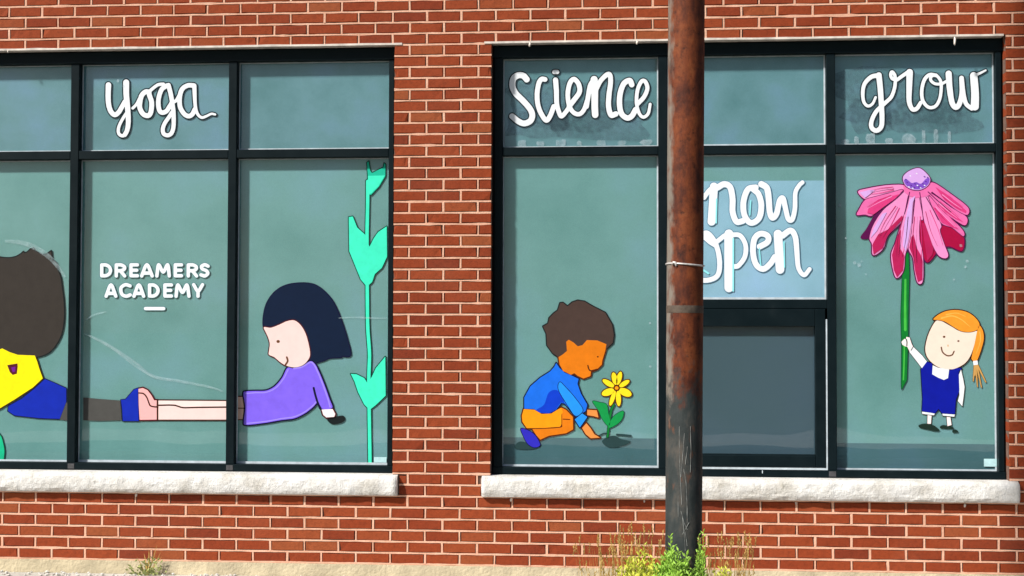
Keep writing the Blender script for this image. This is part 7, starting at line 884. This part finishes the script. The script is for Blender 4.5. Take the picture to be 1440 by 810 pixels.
('letter','white',1,'4745 16777 4850 16811 4938 16857 5014 16921 5051 16973 5092 17063 5113 17153 5112 17256 5088 17346 5042 17436 5001 17485 4935 17542 4841 17594 4748 17626 4682 17637 4430 17627 4378 17593 4357 17541 4368 16844 4400 16797 4453 16772 4652 16768/4665 16973 4584 16975 4572 16986 4567 17412 4568 17425 4578 17432 4697 17429 4804 17382 4844 17352 4870 17321 4890 17282 4904 17231 4904 17179 4893 17127 4869 17076 4848 17050 4769 17000 4703 16978'),
('letter','white',2,'5927 16765 5966 16789 5986 16816 5996 16855 5990 16893 5976 16919 5810 17113 5909 17173 5940 17203 5972 17254 5991 17318 5993 17370 5978 17434 5957 17473 5918 17515 5838 17568 5772 17598 5679 17626 5613 17635 5507 17635 5348 17628 5309 17613 5274 17577 5261 17526 5269 16856 5288 16804 5318 16776 5371 16760 5411 16766 5450 16791 5468 16817 5478 16855 5476 17061 5487 17072 5566 17069 5580 17065 5821 16787 5874 16761/5651 17280 5564 17273 5476 17281 5473 17422 5483 17430 5562 17433 5642 17426 5708 17404 5774 17367 5784 17357 5783 17344 5762 17322 5709 17297'),
('letter','white',3,'6708 16771 6759 16800 6783 16839 6786 16890 6758 16941 6732 16960 6692 16972 6402 16973 6392 16981 6390 17083 6391 17096 6400 17102 6651 17102 6691 17113 6719 17135 6741 17173 6745 17212 6733 17250 6702 17285 6662 17303 6398 17306 6387 17315 6386 17418 6397 17429 6674 17428 6714 17435 6749 17456 6775 17495 6781 17533 6771 17572 6738 17612 6685 17632 6276 17633 6236 17624 6191 17586 6176 17534 6183 16878 6194 16826 6229 16788 6272 16771'),
('letter','white',1,'7630 16763 7660 16779 7684 16804 7698 16843 7697 16881 7470 17447 7409 17550 7385 17578 7292 17633 7252 17636 7222 17628 7134 17571 7060 17448 6849 16895 6843 16857 6853 16818 6870 16792 6905 16767 6932 16759 6971 16760 7011 16778 7036 16805 7088 16926 7444 16929 7456 16920 7501 16817 7525 16785 7578 16759/7371 17139 7363 17133 7178 17133 7165 17139 7249 17358 7268 17385'),
('letter','white',2,'8686 16763 8712 16778 8736 16803 8748 16829 8751 16867 8692 17407 8665 17523 8619 17600 8583 17626 8533 17634 8493 17623 8434 17587 8373 17485 8273 17257 8260 17273 8162 17485 8099 17586 8072 17605 8006 17633 7967 17633 7924 17614 7900 17588 7864 17524 7838 17408 7782 16869 7786 16830 7809 16791 7844 16766 7897 16758 7949 16777 7981 16817 8004 16971 8028 17241 8036 17264 8084 17164 8148 17061 8223 17005 8276 16992 8328 17007 8398 17061 8459 17163 8497 17247 8553 16816 8571 16791 8607 16765 8647 16756'),
('letter','white',3,'9424 16768 9477 16796 9502 16836 9505 16887 9477 16938 9449 16958 9409 16969 9134 16970 9123 16977 9122 17080 9123 17093 9132 17098 9382 17098 9421 17109 9450 17131 9472 17169 9476 17208 9464 17246 9433 17281 9393 17299 9130 17301 9120 17311 9118 17414 9129 17424 9392 17424 9431 17429 9470 17454 9494 17490 9500 17529 9491 17567 9456 17608 9403 17627 9009 17628 8970 17619 8925 17581 8909 17530 8916 16875 8927 16823 8961 16785 9004 16768'),
('letter','white',1,'10353 16758 10392 16778 10420 16812 10430 16850 10424 16889 10404 16922 10249 17107 10328 17158 10362 17189 10395 17235 10411 17273 10421 17324 10420 17376 10407 17427 10386 17466 10346 17510 10267 17564 10188 17599 10122 17618 10057 17627 9952 17627 9794 17620 9755 17605 9721 17569 9708 17518 9715 16851 9733 16800 9763 16771 9816 16755 9855 16761 9894 16787 9912 16812 9922 16851 9920 17056 9931 17066 10010 17064 10023 17058 10261 16778 10301 16758/10093 17274 10008 17267 9920 17274 9917 17415 9927 17422 9967 17424 10072 17421 10137 17401 10203 17363 10214 17350 10204 17322 10165 17297'),
('letter','white',2,'10884 16762 10976 16806 11066 16890 11094 16929 11117 16980 11120 17057 11110 17096 11084 17147 11051 17190 10987 17249 10932 17282 10761 17345 10748 17352 10732 17378 10739 17391 10762 17404 10839 17426 10997 17347 11049 17343 11088 17358 11110 17377 11125 17403 11133 17441 11119 17493 11087 17527 10942 17606 10890 17624 10837 17630 10785 17625 10720 17607 10641 17572 10589 17537 10550 17494 10537 17469 10525 17430 10522 17378 10545 17289 10605 17205 10671 17163 10850 17096 10883 17070 10913 17032 10865 16980 10817 16956 10620 17019 10568 17017 10542 17006 10515 16981 10501 16955 10495 16917 10511 16866 10557 16827 10754 16760 10806 16752'),
('letter','white',3,'5365 15537 5405 15546 5443 15576 5462 15615 5463 15653 5252 16233 5195 16336 5171 16363 5091 16415 5051 16422 5011 16413 4922 16349 4858 16233 4658 15666 4655 15628 4662 15602 4677 15576 4707 15550 4744 15538 4783 15539 4813 15550 4843 15576 4900 15708 5218 15708 5278 15576 5312 15548/5145 15924 5136 15912 5123 15912 4978 15913 4970 15924 5054 16156'),
('letter','white',1,'6057 15540 6162 15570 6320 15642 6343 15670 6353 15696 6354 15734 6346 15760 6305 15805 6252 15821 6213 15814 6029 15742 5949 15749 5856 15785 5818 15824 5782 15914 5765 16017 5770 16095 5787 16125 5839 16171 5904 16210 5970 16233 6023 16228 6209 16161 6262 16162 6301 16181 6325 16210 6335 16236 6337 16274 6313 16326 6273 16354 6074 16425 6008 16437 5942 16436 5865 16416 5758 16365 5666 16297 5618 16249 5585 16198 5563 16133 5554 16056 5560 15966 5580 15863 5611 15773 5645 15709 5688 15657 5739 15617 5846 15567 5952 15541'),
('letter','white',2,'7087 15537 7126 15546 7164 15576 7183 15615 7184 15654 6974 16232 6917 16335 6893 16362 6814 16414 6774 16421 6735 16412 6645 16348 6582 16232 6382 15666 6379 15628 6385 15602 6401 15576 6431 15551 6467 15538 6507 15539 6536 15551 6566 15576 6623 15708 6940 15708 6999 15576 7034 15548/6867 15923 6859 15912 6845 15912 6700 15912 6693 15923 6777 16156'),
('letter','white',3,'7652 15541 7757 15565 7848 15607 7927 15662 7992 15734 8042 15824 8072 15927 8075 15991 8060 16081 8015 16183 7961 16260 7888 16325 7801 16376 7709 16410 7643 16421 7406 16411 7354 16376 7333 16325 7344 15618 7368 15580 7415 15552/7651 15747 7558 15744 7546 15760 7542 16196 7542 16209 7553 16218 7658 16213 7711 16193 7764 16163 7821 16106 7849 16055 7865 16004 7866 15965 7857 15927 7809 15837 7741 15783'),
('letter','white',1,'8823 15551 8870 15577 8895 15615 8899 15667 8873 15718 8847 15738 8808 15750 8506 15751 8496 15756 8494 15769 8493 15872 8495 15885 8504 15890 8754 15890 8793 15899 8827 15923 8849 15962 8853 16000 8841 16039 8805 16077 8765 16092 8502 16093 8491 16103 8490 16205 8501 16216 8790 16216 8829 16223 8862 16244 8888 16282 8894 16321 8880 16367 8853 16398 8801 16419 8380 16419 8328 16404 8296 16372 8281 16321 8287 15654 8300 15602 8336 15564 8376 15549'),
('letter','white',2,'9879 15537 9918 15547 9944 15564 9971 15603 9977 15641 9898 16192 9867 16307 9818 16384 9779 16411 9739 16419 9700 16411 9634 16372 9614 16346 9567 16256 9468 16027 9362 16256 9294 16369 9228 16409 9202 16417 9162 16417 9119 16398 9096 16372 9059 16308 9033 16192 8977 15641 8985 15602 9000 15576 9040 15546 9092 15538 9134 15551 9173 15590 9185 15628 9223 16026 9231 16046 9283 15936 9346 15833 9418 15778 9470 15762 9523 15774 9601 15835 9664 15949 9704 16043 9716 16013 9777 15603 9813 15557 9840 15543'),
('letter','white',3,'10449 15539 10475 15547 10504 15567 10532 15619 10532 15875 10609 15964 10794 16285 10805 16323 10801 16361 10779 16400 10728 16430 10676 16431 10637 16412 10566 16310 10431 16071 10417 16080 10386 16131 10290 16310 10233 16400 10205 16422 10178 16432 10126 16430 10087 16409 10061 16375 10053 16336 10059 16298 10248 15964 10324 15875 10327 15631 10338 15593 10358 15567 10383 15549 10409 15540'),
('letter','white',1,'8333 14795 8373 14806 8399 14826 8420 14860 8427 14899 8417 14937 8397 14965 8371 14985 8331 14997 7200 14996 7161 14987 7126 14962 7109 14936 7100 14898 7107 14859 7134 14821 7163 14802 7202 14793'),
]),
]
def art_mesh(name, data, y):
    V = []; Fc = []
    for grp in data.split(';'):
        if not grp: continue
        loops = []
        for l in grp.split('/'):
            a = [int(t)/10000 for t in l.split()]
            loops.append([Vector((a[i], a[i+1], 0)) for i in range(0, len(a), 2)])
        flat = [p for l in loops for p in l]
        n = len(V); V += [(p.x, y, p.y) for p in flat]
        for t in tessellate_polygon(loops): Fc.append(tuple(n+i for i in t))
    me = bpy.data.meshes.new(name); me.from_pydata(V, [], Fc); me.update()
    return me
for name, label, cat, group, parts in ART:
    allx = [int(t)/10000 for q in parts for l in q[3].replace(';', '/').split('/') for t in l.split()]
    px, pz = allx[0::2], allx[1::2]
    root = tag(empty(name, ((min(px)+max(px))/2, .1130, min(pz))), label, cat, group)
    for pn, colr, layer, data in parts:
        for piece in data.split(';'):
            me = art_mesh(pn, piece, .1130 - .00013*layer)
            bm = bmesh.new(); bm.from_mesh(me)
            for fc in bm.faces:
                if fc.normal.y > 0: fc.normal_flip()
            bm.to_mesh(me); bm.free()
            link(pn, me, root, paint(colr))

# ------------------------------------------------------------------ the pole
PX, PY = 3.868, -1.70
pole = tag(empty('steel_pole', (PX, PY, GZ)), 'rusty round steel pole, grey painted below, standing in front of the right window', 'pole')
b = MB(); b.smooth = True
zz = [GZ-.05 + i*.05 for i in range(int(6.2/.05))]
b.tube([(PX + .0067*(z-GZ) + .0008*noise.noise(Vector((z*3, 0, 1))), PY, z) for z in zz], [.0832 + .0007*noise.noise(Vector((z*5, 4, 1))) for z in zz], 56)
b.build('shaft', MT['pole'], pole)
def px_at(z): return PX + .0067*(z-GZ)
b = MB(); b.smooth = True; seg = 40
zb = 1.660
b.tube([(px_at(zb)+math.cos(2*math.pi*i/seg)*.0856, PY+math.sin(2*math.pi*i/seg)*.0856, zb-.004*math.cos(2*math.pi*i/seg)-.0 + .002*math.sin(4*math.pi*i/seg)) for i in range(seg+1)], .0042, 8, False)
wire = b.build('wire_band', MT['steel'], pole)
b = MB(); b.smooth = True
b.tube([(px_at(zb)-.060, PY-.068, zb-.002), (px_at(zb)-.054, PY-.074, zb+.009), (px_at(zb)-.047, PY-.075, zb+.008), (px_at(zb)-.042, PY-.078, zb-.006), (px_at(zb)-.046, PY-.077, zb-.014)], [.004, .006, .0065, .005, .002], 8)
b.build('wire_knot', MT['steel'], wire)
b = MB(); b.smooth = True
b.tube([(px_at(z), PY, z) for z in (1.440, 1.443, 1.470, 1.474)], [.0836, .0843, .0843, .0836], 48, False); b.build('tape_ring', MT['tape'], pole)
b = MB(); b.smooth = True
b.tube([(px_at(6.1), PY, 6.07), (px_at(6.1), PY, 6.10), (px_at(6.1), PY, 6.125)], [.089, .089, .05], 32); b.build('pole_cap', MT['pole'], pole)
# scraped lines in the lower paint: thin raised curls of paint following the round of the shaft
def on_pole(t, z): return (px_at(z)+math.sin(t)*.0842, PY-math.cos(t)*.0842, z)
scr = [[(-.30, .93), (-.28, .80), (-.20, .66), (-.12, .56)], [(-.02, .90), (-.10, .80), (-.22, .68)], [(.30, .93), (.34, .82), (.30, .70)], [(-.05, .74), (.08, .68), (.14, .58), (.16, .48)], [(-.18, .55), (-.02, .50), (.20, .46)], [(-.10, .52), (.02, .43), (.06, .36)], [(.25, .50), (.05, .47), (-.16, .44)], [(.14, .84), (.02, .74)], [(-.35, .62), (-.32, .50)], [(.05, .46), (.18, .38)]]
for ln in scr:
    b = MB(); pts = []
    for (t0, z0), (t1, z1) in zip(ln[:-1], ln[1:]):
        for k in range(5): pts.append(on_pole(t0+(t1-t0)*k/5 + .012*noise.noise(Vector((z0*40+k, 0, 0))), z0+(z1-z0)*k/5))
    b.tube(pts, [.0005+.0013*rng.random() for _ in pts], 5); b.build('scratch', MT['scratch'], pole)

# ------------------------------------------------------------------ weeds
def blade(b, base, tip, w, bend, r, n=4):
    base, tip = Vector(base), Vector(tip); d = tip-base
    sidev = d.cross(Vector((r.uniform(-.4, .4), -1, 0))).normalized(); out = []
    for i in range(n+1):
        t = i/n; p = base + d*t + Vector(bend)*(t*t - t)
        ww = w*(1-t)**.7*.5 if i < n else 0
        out.append((p+sidev*ww, p-sidev*ww))
    k = len(b.v)
    for a, c in out: b.v += [tuple(a), tuple(c)]
    for i in range(n): b.f.append((k+2*i, k+2*i+1, k+2*i+3, k+2*i+2))
def leaf(b, p, d, l, w, r):
    d = Vector(d).normalized(); s = d.cross(Vector((r.uniform(-.6, .6), -1, r.uniform(-.3, .3)))).normalized(); nrm = d.cross(s)
    p = Vector(p); k = len(b.v)
    b.v += [tuple(p), tuple(p+d*l*.45+s*w*.5+nrm*l*.06), tuple(p+d*l), tuple(p+d*l*.45-s*w*.5+nrm*l*.06)]
    b.f.append((k, k+1, k+2, k+3))
def leafy_weed(name, x, y, h, spread, n, m, label, seed, cat='weed', leafl=.035, group=None):
    r = random.Random(seed); root = tag(empty(name, (x, y, GZ)), label, cat, group)
    sm, lm = MB(), MB()
    for i in range(n):
        a = r.uniform(0, 2*math.pi); q = spread*math.sqrt(r.random()); hh = h*(1-.55*(q/spread)**1.5)*r.uniform(.72, 1.0)
        bx, by = x+math.cos(a)*q*.35, y+math.sin(a)*q*.35; tx, ty = x+math.cos(a)*q*1.0, y+math.sin(a)*q*.8
        pts = [(bx+(tx-bx)*t**1.3, by+(ty-by)*t**1.3, GZ+hh*t) for t in (0, .35, .7, 1)]
        sm.tube(pts, [.0028, .0024, .0018, .0008], 4)
        for k in range(int(hh/.012)):
            t = .12+.88*(k+.5)/int(hh/.012); p = Vector(pts[0]).lerp(Vector(pts[3]), t); ang = k*2.4+a
            lm_l = leafl*(1.15-.6*t)*r.uniform(.7, 1.2)
            leaf(lm, p, (math.cos(ang), math.sin(ang)*.9, r.uniform(.5, 1.5)), lm_l, lm_l*.34, r)
    sm.build('stems', MT[m], root); lm.build('foliage', MT[m], root)
    return root
def dry_tuft(x, y, h, spread, n, label, seed, group, m='straw'):
    r = random.Random(seed); root = tag(empty('dry_grass', (x, y, GZ)), label, 'grass tuft', group)
    sm, hd = MB(), MB()
    for i in range(n):
        a = r.uniform(0, 2*math.pi); q = spread*math.sqrt(r.random()); hh = h*r.uniform(.45, 1)
        bx, by = x+math.cos(a)*q*.5, y+math.sin(a)*q*.35; tip = Vector((x+math.cos(a)*q+r.uniform(-.03, .03), y+math.sin(a)*q*.5, GZ+hh))
        blade(sm, (bx, by, GZ), tip, .0030, (r.uniform(-.03, .03), 0, 0), r)
        if r.random() < .6:
            for k in range(9):
                p = tip - Vector((0, 0, .045*k/9)); leaf(hd, p, (r.uniform(-.6, .6), r.uniform(-.6, .6), 1), .013, .0045, r)
        if r.random() < .5: blade(sm, (bx, by, GZ), (bx+r.uniform(-.1, .1), by+r.uniform(-.05, .05), GZ+hh*.5), .006, (0, 0, -.06), r)
    sm.build('blades', MT[m], root); hd.build('seed_heads', MT[m], root)
    return root
leafy_weed('weed', 3.825, -1.86, .55, .130, 230, 'leaf_green', 'bright green leafy weed growing against the foot of the pole', 3, leafl=.046)
leafy_weed('weed', 3.675, -1.84, .50, .19, 300, 'leaf_yellow', 'yellow green weed left of the green one at the pole foot', 5, leafl=.042)
leafy_weed('weed', 3.940, -1.82, .62, .050, 22, 'leaf_green', 'thin tall green weed at the right edge of the pole', 8, leafl=.034)
leafy_weed('weed', 4.040, -1.80, .44, .11, 90, 'leaf_yellow', 'low yellow green weed right of the pole', 12, leafl=.036)
G_ = 'dry grass tufts round the pole foot'
dry_tuft(3.54, -1.80, .52, .17, 170, 'dry straw grass with seed heads, farthest left of the pole', 21, G_)
dry_tuft(3.66, -1.74, .56, .15, 130, 'dry straw grass behind the yellow green weed', 22, G_)
dry_tuft(4.05, -1.76, .53, .15, 190, 'dry straw grass with seed heads right of the pole', 23, G_)
# the small weed at the foot of the wall
r = random.Random(77); root = tag(empty('weed', (.80, -.045, GZ)), 'small pale weed growing from the wall foot under the left window', 'weed')
sm, lm = MB(), MB()
for bx, tip, w in ((.80, (.865, -.06, .105), .012), (.80, (.82, -.07, .075), .016), (.805, (.885, -.05, .062), .008), (.79, (.745, -.06, .03), .010), (.80, (.79, -.07, .055), .014), (.80, (.90, -.06, .045), .005)):
    blade(sm, (bx, -.05, GZ), tip, w, (-.02, 0, .01), r, 5)
for k in range(110):
    a = r.uniform(0, 6.28); leaf(lm, (.80+r.gauss(0, .045), -.06+r.gauss(0, .015), GZ+abs(r.gauss(0, .035))), (math.cos(a), -.4, r.uniform(.1, 1.1)), r.uniform(.016, .040), .012, r)
sm.build('blades', MT['straw'], root); lm.build('foliage', MT['leaf_olive'], root)
# pale gravel and litter along the wall foot
b = MB(); r = random.Random(5)
for i in range(420):
    x = r.uniform(-1.6, 2.3) if i < 330 else r.uniform(2.3, 7); y = -.016-abs(r.gauss(0, .10)); s = r.uniform(.004, .013); n = len(b.v)
    for k in range(6):
        d = [(1,0,0),(-1,0,0),(0,1,0),(0,-1,0),(0,0,1),(0,0,-1)][k]
        b.v.append((x+d[0]*s*r.uniform(.7, 1.3), y+d[1]*s*r.uniform(.7, 1.3), GZ+s*.5+d[2]*s*.7))
    for t in ((0,2,4),(2,1,4),(1,3,4),(3,0,4),(2,0,5),(1,2,5),(3,1,5),(0,3,5)): b.f.append(tuple(n+q for q in t))
tag(b.build('gravel', MT['gravel']), 'pale gravel and grit along the foot of the brick wall', 'gravel', kind='stuff')
# short grass on the verge
b = MB(); r = random.Random(6)
for i in range(7000):
    x = r.uniform(-4, 11); y = r.uniform(-2.5, -1.22)
    blade(b, (x, y, GZ-.012), (x+r.uniform(-.03, .03), y+r.uniform(-.03, .03), GZ+r.uniform(.03, .10)), .005, (r.uniform(-.02, .02), 0, 0), r, 2)
tag(b.build('grass', MT['grass']), 'short grass on the verge round the pole foot', 'grass', kind='stuff')
